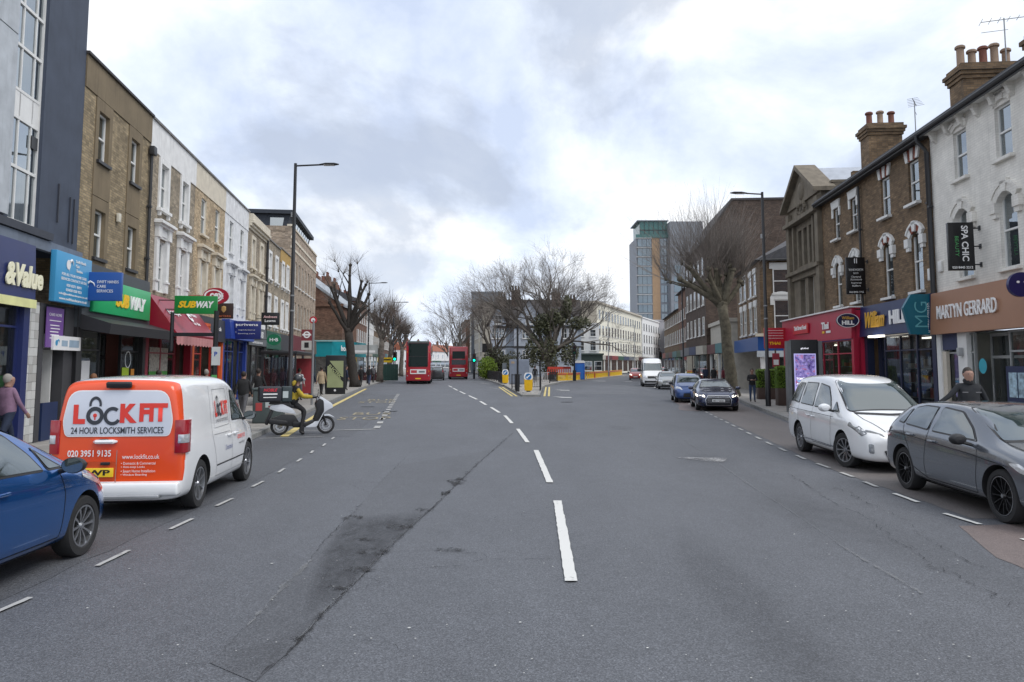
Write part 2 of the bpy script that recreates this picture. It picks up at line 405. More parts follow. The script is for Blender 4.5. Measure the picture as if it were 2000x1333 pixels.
def wheel_meshes(r, tw, style):
    key = (round(r, 3), tw, style)
    if key in _wh: return _wh[key]
    rr = r * {'merc': .74, 'bus': .62}.get(style, .68); h = tw / 2
    t = MB(); t.lathe([(rr, -h * .85), (rr + .015, -h), (r * .95, -h * .98), (r, -h * .72), (r, h * .72), (r * .95, h * .98), (rr + .015, h), (rr, h * .85)], 40, 'y', closed=True)
    tm = t.mesh('tyre', RUB, True)
    q = MB(); q.lathe([(rr * 1.005, h * .8), (rr * 1.01, h * .93), (rr * .93, h * .93), (rr * .90, h * .3), (rr * .88, -h * .8)], 40, 'y')
    ns, wd_, dbl = {'merc': (12, .035, 0), 'multi': (10, .07, 1), 'five': (5, .12, 1), 'seven': (7, .11, 0), 'bus': (8, .16, 0)}.get(style, (7, .1, 0))
    for k in range(ns):
        a0 = 2 * math.pi * k / ns
        for sgn in ((-1, 1) if dbl else (0,)):
            a = a0 + sgn * (.35 / ns); ca, sa = math.cos(a), math.sin(a); wi = rr * wd_; b_ = MB()
            pts = []
            for (rad, w0, yy) in ((rr * .12, wi * 1.1, h * .62), (rr * .6, wi * .8, h * .82), (rr * .95, wi * 1.25, h * .84)):
                for sg in (-1, 1): pts.append((rad * ca - sg * w0 * sa * .5, yy, rad * sa + sg * w0 * ca * .5))
            n = len(q.v); q.v += pts + [(p[0], p[1] - h * .22, p[2]) for p in pts]
            for f in ((0, 1, 3, 2), (2, 3, 5, 4), (6, 8, 9, 7), (8, 10, 11, 9), (0, 2, 8, 6), (2, 4, 10, 8), (1, 7, 9, 3), (3, 9, 11, 5)):
                q.f.append(tuple(n + i for i in f)); q.m.append(1)
    q.lathe([(0.001, h * .86), (rr * .13, h * .84), (rr * .17, h * .6), (rr * .2, h * .4)], 16, 'y', mi=1)
    q.lathe([(0.001, -h * .1), (rr * .9, -h * .1)], 24, 'y', mi=2)
    ms = {'merc': [DRIM, DRIM, UND], 'bus': [mat('grey steel rim', (.2, .2, .21), .5, .5), mat('grey steel rim', (.2, .2, .21)), UND]}.get(style, [ALY, ALY, UND])
    if style == 'merc': q.lathe([(rr * .0012, h * .9), (rr * .09, h * .88), (rr * .1, h * .8)], 16, 'y', mi=3); q.lathe([(rr * .985, h * .94), (rr * .96, h * .95)], 40, 'y', mi=3); ms = ms + [ALY]
    rm = q.mesh('rim', ms, True)
    _wh[key] = (tm, rm); return _wh[key]
def wheel(parent, x, y, r, tw, style, side, steer=0):
    tm, rm = wheel_meshes(r, tw, style)
    w = ob('wheel', tm, parent, (x, y, r), (0, random.uniform(0, .5), (math.pi if side < 0 else 0) + R(steer)))
    ob('rim', rm, w); return w
def loft(rows, sx=1.0):
    """rows: x, bottom z, belt z, top z, half width, half width of the top edge"""
    vs = []; fs = []; K = 12
    for (x, zb, zs, zt, w, wt) in rows:
        g = zt - zs
        pts = [(0, zb), (w * .78, zb), (w * .955, zb + .05), (w * .995, zb + (zs - zb) * .30), (w, zb + (zs - zb) * .56), (w * .978, zs - .10), (w * .94, zs),
               (w * .94 + (wt - w * .94) * .42, zs + g * .45), (wt + .005, zs + g * .84), (wt * .93, zs + g * .955), (wt * .5, zt - g * .01), (0, zt)]
        for y, z in pts: vs.append((x * sx, y, z))
        for y, z in pts[1:-1]: vs.append((x * sx, -y, z))
    P = 2 * K - 2
    def idx(s, k): # ring order: 0..K-1 left side, then right side from K-2 back to 1
        return s * P + (k if k < K else K + (2 * K - 2 - k) - 1)
    for s in range(len(rows) - 1):
        for k in range(P):
            k2 = (k + 1) % P; fs.append((idx(s, k), idx(s, k2), idx(s + 1, k2), idx(s + 1, k)))
    for s, fl in ((0, False), (len(rows) - 1, True)):
        for k in range(K - 1):
            a, b = idx(s, k), idx(s, k + 1); c, d = idx(s, (P - k - 1) % P), idx(s, (P - k) % P)
            q = []
            for i in (a, b, c, d):
                if i not in q: q.append(i)
            fs.append(tuple(q if fl else reversed(q)))
    return vs, fs
def carbody(name, rows, paintm, root, sx, arches, W2, aw=.3, level=2, ex=None):
    vs, fs = loft(rows, sx)
    me = bpy.data.meshes.new(name); me.from_pydata(vs, [], fs); me.materials.append(paintm); me.materials.append(UND)
    bm = bmesh.new(); bm.from_mesh(me); bmesh.ops.recalc_face_normals(bm, faces=bm.faces); bm.to_mesh(me); bm.free()
    o = ob(name, me, None); sb = o.modifiers.new('s', 'SUBSURF'); sb.levels = level; sb.render_levels = level
    dg = bpy.context.evaluated_depsgraph_get(); m1 = bpy.data.meshes.new_from_object(o.evaluated_get(dg))
    bm = bmesh.new(); bm.from_mesh(m1); bvh = BVHTree.FromBMesh(bm); bm.free()
    o.modifiers.clear(); o.data = m1
    cut = MB()
    for (x, r) in arches:
        for sy in (-1, 1):
            y0, y1 = sorted((sy * (W2 - aw), sy * (W2 + .2)))
            cut.lathe([(0, y0), (r, y0), (r, y1), (0, y1)], 36, 'y', (x, 0, ARCHZ)) if False else cut.tube([(x, y0, arch_z[0]), (x, y1, arch_z[0])], r, 36)
    cm = cut.mesh('cut', [UND, UND]); co = ob('cut', cm); bo = o.modifiers.new('b', 'BOOLEAN'); bo.object = co; bo.operation = 'DIFFERENCE'; bo.solver = 'EXACT'
    try: bo.material_mode = 'TRANSFER'
    except Exception: pass
    dg = bpy.context.evaluated_depsgraph_get(); m2 = bpy.data.meshes.new_from_object(o.evaluated_get(dg))
    bpy.data.objects.remove(co); o.modifiers.clear(); o.data = m2
    m2.polygons.foreach_set('use_smooth', [True] * len(m2.polygons)); m2.set_sharp_from_angle(angle=R(38))
    o.parent = root; return o, bvh
arch_z = [.33]
def trimmed_glass(bvh, poly, ax, name, root, parent=None, gap=.022, res=.09, tm=None):
    a = panel(bvh, poly, ax, .005, name, tm or BLK, root, res)
    if a is None: return None
    panel(bvh, shrink(poly, gap), ax, .011, 'pane', CGL, a, res)
    return a
def plate(root, x, y, z, front=True, s='', yaw=0, w=.52, h=.11, tilt=0):
    b = MB().box(-.012, .012, -w / 2, w / 2, -h / 2, h / 2); p = b.build('number_plate', PLW if front else PLY, root, (x, y, z), (0, tilt, 0), bevel=.004)
    if s:
        t = text(s, INK, p, 0, 0, 0, w=w * .86, h=h * .62, bold=.03, ex=0)
        t.rotation_euler = (0, 0, R(90) if front else R(-90)); t.location = (.0155 if front else -.0155, 0, 0)
    return p
def mirror_part(root, x, y, z, sc, m, face=1):
    """a wing mirror shell with a stalk and a glass"""
    sg = 1 if y > 0 else -1
    b = MB(); n = 12; prof = [(.001, -.07), (.055, -.062), (.085, -.02), (.09, .03), (.082, .05)]
    bm_ = MB().lathe(prof, 16, 'x')
    me = bm_.mesh('mirror_shell', m, True)
    for v in me.vertices: v.co = Vector((-v.co.x * sc, v.co.y * sc * 1.25, v.co.z * sc * .85))
    o = ob('wing_mirror', me, root, (x, y + sg * .10 * sc, z))
    g = MB().lathe([(.001, .046), (.08, .046)], 16, 'x'); gm = g.mesh('mirror_glass', CGL)
    for v in gm.vertices: v.co = Vector((-v.co.x * sc, v.co.y * sc * 1.25, v.co.z * sc * .85))
    ob('mirror_glass', gm, o)
    MB().tube([(0.02, -sg * .02, -.03), (.03, -sg * .16 * sc, -.07)], .025, 6).build('stalk', BLK, o)
    return o
def handle(root, bvh, x, z, side, m, L=.19):
    o_, d = AX['L' if side > 0 else 'R'](x, z); h = bvh.ray_cast(o_, d)
    if h[0] is None: return
    y = h[0].y
    b = MB().tube([(-L / 2, side * .0, 0), (-L / 2 + .02, side * .03, 0), (L / 2 - .02, side * .032, 0), (L / 2, side * 0, 0)], [.012, .016, .016, .012], 8)
    b.build('door_handle', m, root, (x, y, z), smooth=True)
def car(name, label, loc, rz, rows, P, pm, sx=1.0, wheels=(), wr=.32, tw=.2, style='seven', cat='car', group=None, scale=(1, 1, 1), steer=0, level=2, archr=.05):
    root = thing(name, label, cat, loc, rz, group); root.scale = scale
    arch_z[0] = wr + .01; W2 = max(r[4] for r in rows)
    body, bvh = carbody('body', rows, pm, root, sx, [(x * sx, wr + archr) for x in wheels], W2, level=level)
    for x in wheels:
        for sd in (-1, 1): wheel(root, x * sx, sd * (W2 - tw * .5 - .035), wr, tw, style, sd, steer if x > 0 else 0)
    def sc(poly): return [(p[0] * sx,) + tuple(p[1:]) for p in poly]
    for sd, ax in ((-1, 'R'), (1, 'L')):
        for poly in P.get('glass', []): trimmed_glass(bvh, rpoly(sc(poly), .05), ax, 'side_window', root)
        for path in P.get('seams', []): seam(bvh, sc(path), ax, .009, .003, 'door_seam', P.get('seamm', UND), root)
        for x, z in P.get('handles', []): handle(root, bvh, x * sx, z, sd, P.get('hm', pm))
        if 'sill' in P: seam(bvh, sc(P['sill']), ax, P.get('sillw', .03), .006, 'sill_trim', P.get('sillm', CHR), root)
        if 'mirror' in P: x, y, z, s_ = P['mirror']; mirror_part(root, x * sx, sd * y, z, s_, P.get('mm', pm))
        for nm_, m_, poly in P.get('side', []): panel(bvh, rpoly(sc(poly), .02), ax, .006, nm_, m_, root, .06)
    def sym(poly): return [(-a, *b) for a, *b in reversed(poly)]
    for ax, key in (('F', 'front'), ('B', 'back')):
        if 'wind' + key in P: trimmed_glass(bvh, rpoly(P['wind' + key], .06), ax, 'windscreen' if key == 'front' else 'rear_window', root)
        for nm_, m_, poly, both in P.get(key, []):
            for q in ((poly, sym(poly)) if both else (poly,)):
                pr = panel(bvh, rpoly(q, .03), ax, .008, nm_, m_, root, .05)
                if nm_ == 'headlight' and pr is not None and 'noref' not in P:
                    cxm = sum(a for a, *_ in q) / len(q); czm = sum(p[1] for p in q) / len(q)
                    for dx in (-.07, .06):
                        k = [(cxm + dx + .04 * math.cos(t * .63), czm + .035 * math.sin(t * .63)) for t in range(10)]
                        panel(bvh, k, ax, .013, 'lamp_reflector', P.get('lampm', CHR), pr, .05)
    for path, w_, m_, nm_ in P.get('lines_front', []): seam(bvh, path, 'F', w_, .014, nm_, m_, root, .05)
    for path, w_, m_, nm_ in P.get('lines_back', []): seam(bvh, path, 'B', w_, .012, nm_, m_, root, .05)
    for path, w_, m_, nm_ in P.get('lines_top', []):
        seam(bvh, sc(path), 'T', w_, .006, nm_, m_, root, .06)
        if any(abs(p[1]) > .01 for p in path): seam(bvh, [(p[0], -p[1]) for p in sc(path)], 'T', w_, .006, nm_, m_, root, .06)
    # underbody
    x0 = rows[1][0] * sx; x1 = rows[-2][0] * sx
    MB().box(x0 * .86, x1 * .86, -W2 * .7, W2 * .7, .16, .3).build('underbody', UND, root)
    return root, body, bvh
# ---------------------------------------------------------------- ground, road, pavements
ASP = asphalt('road asphalt', (.094, .099, .111), .8, .34)
def sheet(name, pts, z, m, parent=None, kind=None, sub=False):
    o = MB().poly([(p[0], p[1], z) for p in pts]).build(name, m, parent)
    for p in o.data.polygons:
        if p.normal.z < 0: o.data.flip_normals(); break
    return tag(o, kind=kind) if kind else o
g0 = sheet('ground', [(-3000, -300), (3000, -300), (3000, 5000), (-3000, 5000)], -.03, mat('far ground', (.10, .10, .10), .9), kind='structure')
road = sheet('road', [(-70, -20), (90, -20), (160, 420), (-90, 420)], 0, ASP, kind='structure')
PAV = slabs('pavement slabs', (.30, .285, .265)); KRB = mat('kerb stone', (.26, .26, .25), .8, var=.25, scale=3, bmp=.2)
KL = [(-6.35, -8), (-6.35, 14), (-6.9, 20.6), (-8.75, 34.5), (-12.3, 63), (-15.0, 92), (-20, 150), (-36, 330)]
KR = [(8.45, -8), (8.45, 14), (8.7, 19), (9.45, 25.8), (10.5, 31.8), (11.3, 36.6), (12.9, 45), (15.3, 62), (20.5, 90), (33, 140), (60, 230)]
def pavement(name, inner, outer, sgn):
    b = MB(); b.prism([(p[0] , p[1]) for p in inner] + outer, 0, .12, 'z'); o = b.build(name, PAV); tag(o, kind='structure')
    return o
def kerbs(par, line, y0, y1, sgn, off=.0, closed=False, L=.9, w=.15):
    """single kerb stones with open joints along a line"""
    pts = []
    me = {}
    k = 0
    for i in range(len(line) - 1):
        a = Vector(line[i]); b = Vector(line[i + 1]); d = (b - a); ln = d.length; d.normalize(); n = max(1, round(ln / L)); l = ln / n
        key = round(l, 3)
        if key not in me: me[key] = MB().box(-l / 2 + .008, l / 2 - .008, 0, w, 0, .128).mesh('kerb_stone', KRB)
        nrm = Vector((-d.y, d.x)) * sgn
        for j in range(n):
            c = a + d * l * (j + .5)
            if not (y0 <= c.y <= y1): continue
            o = ob('kerb_stone', me[key], par, (c.x + nrm.x * -.012, c.y - nrm.y * .012, random.uniform(-.004, .004)), (0, 0, math.atan2(d.y, d.x) + (0 if sgn > 0 else math.pi)))
            o.location.x = c.x - nrm.x * .012
            k += 1
def inset(line, d):
    out = []
    for i, p in enumerate(line):
        a = Vector(line[max(0, i - 1)]); b = Vector(line[min(len(line) - 1, i + 1)]); t = (b - a).normalized(); out.append((p[0] - t.y * d, p[1] + t.x * d))
    return out
pl = pavement('pavement_left', inset(KL, .15), [(-90, 330), (-90, -8)], 1)
kerbs(pl, KL, 2, 100, 1)
pr = pavement('pavement_right', [(p[0], p[1]) for p in inset(KR, -.15)], [(160, 230), (160, -8)], -1)
kerbs(pr, KR, 5, 90, -1)
# traffic island
ISL = [(.62, 47.9), (1.72, 47.9), (2.5, 64), (3.0, 70), (5.4, 84), (8.0, 92), (21, 140), (-5, 142), (-5.0, 116), (-3.6, 100), (-1.6, 80), (-.7, 70), (-.2, 62)]
isl = tag(MB().prism(ISL, 0, .12, 'z').build('traffic_island', PAV), kind='structure')
kerbs(isl, ISL[:7], 40, 100, 1); kerbs(isl, ISL[8:] + ISL[:1], 40, 120, 1)
# ---- surface patches: reddish parking bays, darker repairs
REDA = asphalt('reddish bay asphalt', (.155, .125, .118), .4, .3); DRKA = asphalt('dark repair asphalt', (.075, .076, .08), .4, .3)
PALE = asphalt('pale joint asphalt', (.17, .172, .178), .4, .2); MIDA = asphalt('second road asphalt', (.084, .088, .098), .8, .4); BRNA = asphalt('brownish road asphalt', (.135, .122, .118), .45, .4)
RG = random.Random(3)
def wob(pts, amp=.04, step=.35):
    out = []; k = len(pts)
    for i in range(k):
        a = Vector(pts[i]); b = Vector(pts[(i + 1) % k]); n = max(1, int((b - a).length / step))
        for j in range(n): p = a.lerp(b, j / n); out.append((p.x + RG.uniform(-amp, amp), p.y + RG.uniform(-amp, amp)))
    return out
def rp(nm_, pts, z, m, amp=.03): return sheet(nm_, wob(pts, amp), z, m, road)
rp('bay_surface', [(6.0, 10.2), (8.3, 10.2), (8.3, 14), (8.55, 19), (9.3, 25.8), (10.3, 31.8), (11.1, 36.6), (12.7, 45), (10.3, 45), (8.05, 31), (6.6, 19), (6.1, 15)], .004, BRNA)
rp('bay_surface', [(4.6, 3), (8.3, 3), (8.3, 10.15), (5.55, 9.75), (5.05, 8.2)], .004, REDA)
rp('bay_surface', [(7.9, 33), (9.4, 36), (10.4, 44), (9.0, 44), (8.2, 38), (7.3, 34)], .008, REDA)
rp('bay_surface', [(-6.3, 2), (-4.35, 2), (-4.35, 12.8), (-4.75, 19.4), (-6.75, 20.4), (-6.3, 14)], .004, MIDA)
rp('bus_bay', [(-6.85, 21.5), (-4.5, 21.5), (-5.3, 31), (-7.4, 50), (-10.9, 55), (-8.6, 34)], .004, MIDA)
# ---- cracks and seams read off the road surface
def crackline(pix, w, m, z=.008, j=.02, nm_='road_crack', rnd=RG):
    P = [G(300 + x * .45, 860 + y * .45) if not isinstance(x, str) else None for x, y in pix] if len(pix[0]) == 2 else [G(1100 + x * .45, 860 + y * .45) for x, y, _ in pix]
    pts = []
    for i in range(len(P) - 1):
        a, b = P[i], P[i + 1]; n = max(2, int((b - a).length / .07))
        for k in range(n): p = a.lerp(b, k / n); pts.append((p.x + rnd.gauss(0, j), p.y + rnd.gauss(0, j)))
    pts.append((P[-1].x, P[-1].y))
    b = MB(); vs = []
    for i, p in enumerate(pts):
        q0 = Vector(pts[max(0, i - 1)]); q1 = Vector(pts[min(len(pts) - 1, i + 1)]); d = (q1 - q0); d = d.normalized() if d.length > 1e-6 else Vector((0, 1)); n_ = Vector((-d.y, d.x)) * w * rnd.uniform(.1, 1.0) ** 1.5 * (.35 + .65 * math.sin(i * .037 + 1) ** 4)
        b.v += [(p[0] + n_.x, p[1] + n_.y, z), (p[0] - n_.x, p[1] - n_.y, z)]
    for i in range(len(pts) - 1): b.f.append((2 * i, 2 * i + 1, 2 * i + 3, 2 * i + 2)); b.m.append(0)
    return b.build(nm_, m, road)
def ghost(name, col, lo, hi, mx_, sc=9, st=(1, .35, 1), fade=False):
    m, t, b = newmat(name); b.inputs['Base Color'].default_value = (*col, 1); b.inputs['Roughness'].default_value = .85
    tr = t.nodes.new('ShaderNodeBsdfTransparent'); mx = t.nodes.new('ShaderNodeMixShader'); fc = ramp(t, tnoise(t, objco(t, st), sc, 7, .75), [(lo, 0.0), (hi, mx_)])
    if fade: at = t.nodes.new('ShaderNodeAttribute'); at.attribute_name = 'fade'; fc = mth(t, 'MULTIPLY', fc, at.outputs['Fac'])
    t.links.new(fc, mx.inputs[0]); t.links.new(tr.outputs[0], mx.inputs[1]); t.links.new(b.outputs[0], mx.inputs[2]); t.links.new(mx.outputs[0], t.nodes['Material Output'].inputs[0]); return m
PALG = ghost('pale dust seam', (.20, .205, .21), .36, .6, .6, 8)
CRK = ghost('dark crack tar', (.022, .022, .024), .40, .52, .9, 14, (1, 1, 1)); CRUMB = ghost('crumbled crack edge', (.035, .035, .038), .50, .62, .75, 16, (1, .6, 1)); SHD = ghost('oily darker asphalt', (.04, .042, .048), .25, .62, .45, 6, (1, .5, 1), True); SHL = ghost('faint dark asphalt', (.05, .052, .058), .25, .7, .16, 4, (1, .5, 1), True)  # CRK: the road cracks' own dark colour, broken up by noise
def softsheet(nm_, pts, z, m, d):
    c = Vector((sum(p[0] for p in pts) / len(pts), sum(p[1] for p in pts) / len(pts))); n = len(pts); q = MB(); q.v = [(p[0], p[1], z) for p in pts] + [(c.x + (p[0] - c.x) * (1 - d), c.y + (p[1] - c.y) * (1 - d), z) for p in pts]
    q.f = [(i, (i + 1) % n, n + (i + 1) % n, n + i) for i in range(n)] + [tuple(range(n, 2 * n))]; q.m = [0] * (n + 1); o = q.build(nm_, m, road); a = o.data.attributes.new('fade', 'FLOAT', 'POINT'); a.data.foreach_set('value', [0.0] * n + [1.0] * n); return o
mainL = [(430, 1050), (620, 890), (760, 730), (900, 600), (1000, 490), (1170, 330), (1240, 270), (1340, 170), (1400, 110), (1480, 40), (1560, -30)]
sideL = [(250, 970), (400, 810), (560, 640), (680, 520), (740, 440), (850, 335), (900, 280), (980, 190), (1060, 110), (1150, 20)]
# the worn trench reinstatement between the two seams
pa = [G(300 + x * .45, 860 + y * .45) for x, y in mainL[:-1]]; pb = [G(300 + x * .45, 860 + y * .45) for x, y in sideL[:-1]]
rp('repair_patch', [(p.x, p.y) for p in pa] + [(p.x, p.y) for p in reversed(pb)], .004, MIDA, .015)
crackline(mainL, .014, CRK, .012, .010); crackline(mainL[3:], .07, CRUMB, .020, .02); crackline(mainL[1:4], .05, CRUMB, .020, .02); crackline(sideL[4:7], .05, CRUMB, .020, .02)
softsheet('repair_patch', [tuple(G(*p)[:2]) for p in ((675, 1010), (760, 1003), (845, 998), (800, 1040), (750, 1085), (705, 1130), (650, 1185), (590, 1215), (595, 1150), (625, 1080))], .010, SHD, .3)
softsheet('repair_patch', [tuple(G(*p)[:2]) for p in ((560, 1235), (640, 1190), (610, 1250), (520, 1330), (400, 1333), (470, 1270))], .010, SHL, .4); crackline(sideL[:2], .004, CRK, .012, .01); crackline(sideL[3:], .008, CRK, .012, .009)
pass
crackline([(60, 990), (140, 985), (250, 970)], .01, CRK, .012)
crackline([(930, 560), (1100, 565), (1350, 545), (1440, 520), (1600, 524), (1760, 518)], .008, CRK, .012, .015); crackline([(1000, 490), (1130, 484), (1250, 482), (1360, 492), (1440, 490), (1560, 486)], .005, CRK, .012, .012)
crackline([(1440, 520), (1430, 500), (1360, 488)], .005, CRK, .012)
for pix, w, m, j in (([(520, 0), (640, 80), (830, 210), (1040, 345), (1250, 490), (1440, 600), (1560, 670)], .03, PALG, .004), ([(980, 150), (1080, 210), (1170, 275), (1330, 340), (1420, 430), (1530, 490), (1660, 580)], .014, CRK, .03),
                     ([(1640, 560), (1760, 620), (1860, 660), (2000, 750), (2200, 860)], .010, CRK, .03), ([(1180, 205), (1300, 260), (1420, 320), (1540, 380), (1640, 470)], .010, CRK, .04), ([(1420, 430), (1540, 480), (1680, 478)], .006, CRK, .02),
                     ([(820, 130), (940, 150), (1060, 165)], .008, CRK, .03), ([(1520, 395), (1640, 470), (1780, 540), (2000, 610)], .008, CRK, .02)):
    crackline([(x, y, 0) for x, y in pix], w, m, .012, j)
TARM = ghost('tar stain', (.03, .03, .032), .44, .60, .85)
for k in range(14):
    a = Vector((RG.uniform(100, 1900), RG.uniform(120, 1000))); b_ = a + Vector((RG.uniform(-260, 260), RG.uniform(-50, 50))); c_ = b_ + Vector((RG.uniform(-120, 120), RG.uniform(-30, 30)))
    crackline([(a.x, a.y), (b_.x, b_.y), (c_.x, c_.y)], .0045, CRK, .012, .012)
def blot(px, py, rx, ry, m, z=.014, n=26):
    c = G(px, py); sx_ = rx / 1500 * c.y; sy_ = ry / 1500 * c.y * c.y / 2
    pts = [(c.x + sx_ * math.cos(6.283 * i / n) * RG.uniform(.45, 1.15), c.y + sy_ * math.sin(6.283 * i / n) * RG.uniform(.45, 1.15)) for i in range(n)]
    sheet('tar_stain', pts, z, m, road)
for a_ in ((690, 1012, 18, 3), (828, 998, 16, 3), (882, 1076, 20, 3), (893, 942, 14, 7), (590, 1250, 16, 5), (700, 1115, 22, 5), (730, 1080, 24, 6), (780, 1030, 20, 5), (720, 1055, 14, 3), (655, 1150, 14, 4), (870, 965, 8, 4)): blot(a_[0], a_[1], a_[2] * 1.5, a_[3] * 1.3, TARM)
crackline([(x - 12, y + 5) for x, y in mainL[1:6]], .022, PALG, .010, .004, 'road_seam'); crackline([(p[0] + 6, p[1]) for p in sideL[1:4]], .045, PALG, .010, .006, 'road_seam')
for k in range(5): c = Vector((RG.uniform(-3.5, 5), RG.uniform(5, 30))); sx_, sy_ = RG.uniform(.3, .9), RG.uniform(1, 4); softsheet('worn_patch', [(c.x + sx_ * RG.uniform(.8, 1.1) * math.cos(.4189 * i), c.y + sy_ * RG.uniform(.8, 1.1) * math.sin(.4189 * i)) for i in range(15)], .0125 + k * .0001, SHL, .6)
# scattered grit and flattened litter
gb = MB()
for i in range(260):
    px_, py_ = RG.uniform(150, 1900), RG.uniform(800, 1330); c = G(px_, py_)
    if not (-4 < c.x < 5.6): continue
    s_ = RG.uniform(.003, .011) * (1 if RG.random() < .85 else 1.8); a = RG.uniform(0, 6.28); n = 5
    gb.poly([(c.x + s_ * math.cos(a + k * 1.256) * RG.uniform(.6, 1), c.y + s_ * math.sin(a + k * 1.256) * RG.uniform(.6, 1), .013) for k in range(n)])
tag(gb.build('litter_specks', mat('pale grit', (.5, .5, .48), .8, var=.4, scale=1)), label='pale flattened grit specks scattered over the asphalt', kind='stuff', cat='grit')
# ---- painted markings
WPT = worn('worn white road paint', (.62, .62, .60), (.16, .16, .165), .30); WPT2 = worn('faded white road paint', (.42, .42, .41), (.14, .14, .145), .5)
YPT = worn('faded yellow road paint', (.58, .47, .19), (.15, .14, .13), .22); YPF = worn('very faded yellow road paint', (.33, .29, .20), (.14, .138, .135), .6)
def dash(x0, y0, x1, y1, w, m=WPT, z=.016, nm_='lane_dash', amp=.006):
    a = Vector((x0, y0)); b = Vector((x1, y1)); d = (b - a).normalized(); n_ = Vector((-d.y, d.x)) * w / 2
    return sheet(nm_, wob([tuple(a - n_), tuple(a + n_), tuple(b + n_), tuple(b - n_)], amp, .12 if y0 < 25 else 1), z, m, road)
for x0, y0, x1, y1 in ((.50, .6, .43, 4.86), (.545, 7.28, .665, 11.46), (.64, 13.2, .56, 18.1), (.40, 19.9, .18, 24.0), (.0, 26.3, -.28, 30.2), (-.52, 32.0, -.98, 36), (-1.27, 38.1, -1.72, 41.8), (-2.0, 44.1, -2.75, 49.3), (-3.15, 52, -3.85, 57), (-4.15, 59, -4.9, 64.5), (-5.2, 67, -5.9, 72)):
    dash(x0, y0, x1, y1, .115 if y0 < 30 else .13, amp=.006)
for x0, y0, x1, y1 in ((-4.15, 5.0, -4.14, 5.6), (-4.16, 6.3, -4.12, 6.78), (-4.11, 7.81, -4.11, 8.45), (-4.14, 9.51, -4.13, 10.15), (-4.17, 11.05, -4.16, 11.65), (-4.23, 12.75, -4.25, 13.35), (-4.31, 14.4, -4.36, 14.95), (-4.41, 16.0, -4.46, 16.5), (-4.52, 17.5, -4.6, 18.0), (-4.62, 19.0, -4.7, 19.6), (-4.8, 20.7, -4.87, 21.3)):
    dash(x0, y0, x1, y1, .055, WPT2, nm_='bay_dash', amp=.004)
for x0, y0, x1, y1 in ((5.83, 8.3, 5.84, 9.0), (5.84, 9.8, 5.79, 10.5), (5.88, 11.34, 5.91, 12.1), (5.95, 12.75, 5.99, 13.3), (6.05, 13.85, 6.07, 14.4), (6.12, 15.05, 6.14, 15.7), (6.17, 16.4, 6.24, 17.1), (6.3, 17.9, 6.38, 18.6)) + tuple((6.45 + i * .178, 19.3 + i * 1.4, 6.45 + i * .178 + .08, 20.0 + i * 1.4) for i in range(18)):
    dash(x0, y0, x1, y1, .075, WPT2 if y0 > 12 else WPT, nm_='bay_dash', amp=.004)
# bus stop cage
for i in range(15):
    y = 24.3 + i * 1.9; x = -4.2 - (y - 24) * .123
    dash(x, y, x - .10, y + .85, .20, WPT2, nm_='cage_dash')
dash(-5.1, 23.6, -4.2, 23.9, .14, WPT2, nm_='cage_end'); dash(-6.75, 23.3, -5.1, 23.6, .07, WPT2, nm_='cage_end'); dash(-6.8, 20.95, -5.2, 21.5, .07, WPT2, nm_='bay_end')
def roadtext(s, cx_, cy_, w, h, ang=7):
    vs, fs, tw, th = text_geo(s, .0)
    b = MB(); ca, sa = math.cos(R(ang)), math.sin(R(ang))
    for x, y in vs:
        x = x * w / tw; y = y * h / th; b.v.append((cx_ + x * ca - y * sa, cy_ + x * sa + y * ca, .016))
    b.f = [tuple(f) for f in fs]; b.m = [0] * len(b.f); return b.build('road_lettering', YPF, road)
roadtext('BUS', -5.65, 31.4, 1.5, 1.5); roadtext('STOP', -5.45, 28.7, 1.9, 1.5); roadtext('BUS', -7.3, 43.4, 1.5, 1.6); roadtext('STOP', -7.1, 40.8, 1.9, 1.5)
for a_, b_2 in (((-8.15, 33.6), (-11.9, 63)), ((-6.3, 21.5), (-8.15, 33.6))): dash(*a_, *b_2, .22, YPT, nm_='yellow_line')
for o_ in (0, .28):
    dash(.02 + o_, 48.3, -1.15 + o_, 68, .13, YPT, nm_='yellow_line'); dash(2.02 + o_, 48.3, 3.0 + o_, 68, .13, YPT, nm_='yellow_line')
dash(-.1, 47.3, 2.6, 47.2, .10, WPT2, nm_='give_way_line'); dash(-1.9, 66, -.9, 62, .1, WPT2, nm_='lane_dash'); dash(-3.3, 82, -2.2, 78, .15, WPT2, nm_='lane_dash')
sheet('worn_arrow', wob([(3.5, 16.75), (4.6, 16.6), (4.3, 15.9), (3.95, 16.1)], .05, .15), .016, ghost('ghost road paint', (.45, .45, .45), .38, .6, .6, 7), road)
for (px_, py_, s_) in ((1098, 763, 1.0), (1098, 777, 1.0), (1170, 745, 1.4), (1226, 746, 1.0)):
    c = G(px_, py_); sheet('turn_arrow', [(c.x - .5 * s_, c.y + 1.3 * s_), (c.x + .15 * s_, c.y + .4 * s_), (c.x + .55 * s_, c.y + .3 * s_), (c.x + .55 * s_, c.y - .6 * s_), (c.x - .05 * s_, c.y - .4 * s_), (c.x - .35 * s_, c.y + .7 * s_)], .016, WPT, road)
dash(4.4, 53.5, 7.8, 53.0, .14, WPT2, nm_='give_way_line'); dash(3.2, 56, 4.5, 55.5, .12, WPT2, nm_='give_way_line')
dash(9.4, 74, 12.2, 66, .15, WPT2, nm_='lane_dash'); dash(11.9, 63, 12.5, 68, .12, WPT, nm_='bay_dash')
# drain cover and inspection covers
mc = MB(); 
for (x, y) in ((-5.2, 33), (2.9, 41), (-6.8, 36.5)): mc.box(x - .3, x + .3, y - .22, y + .22, .0165, .019)
mc.build('inspection_cover', mat('cast iron cover', (.06, .06, .062), .5, .6), road)
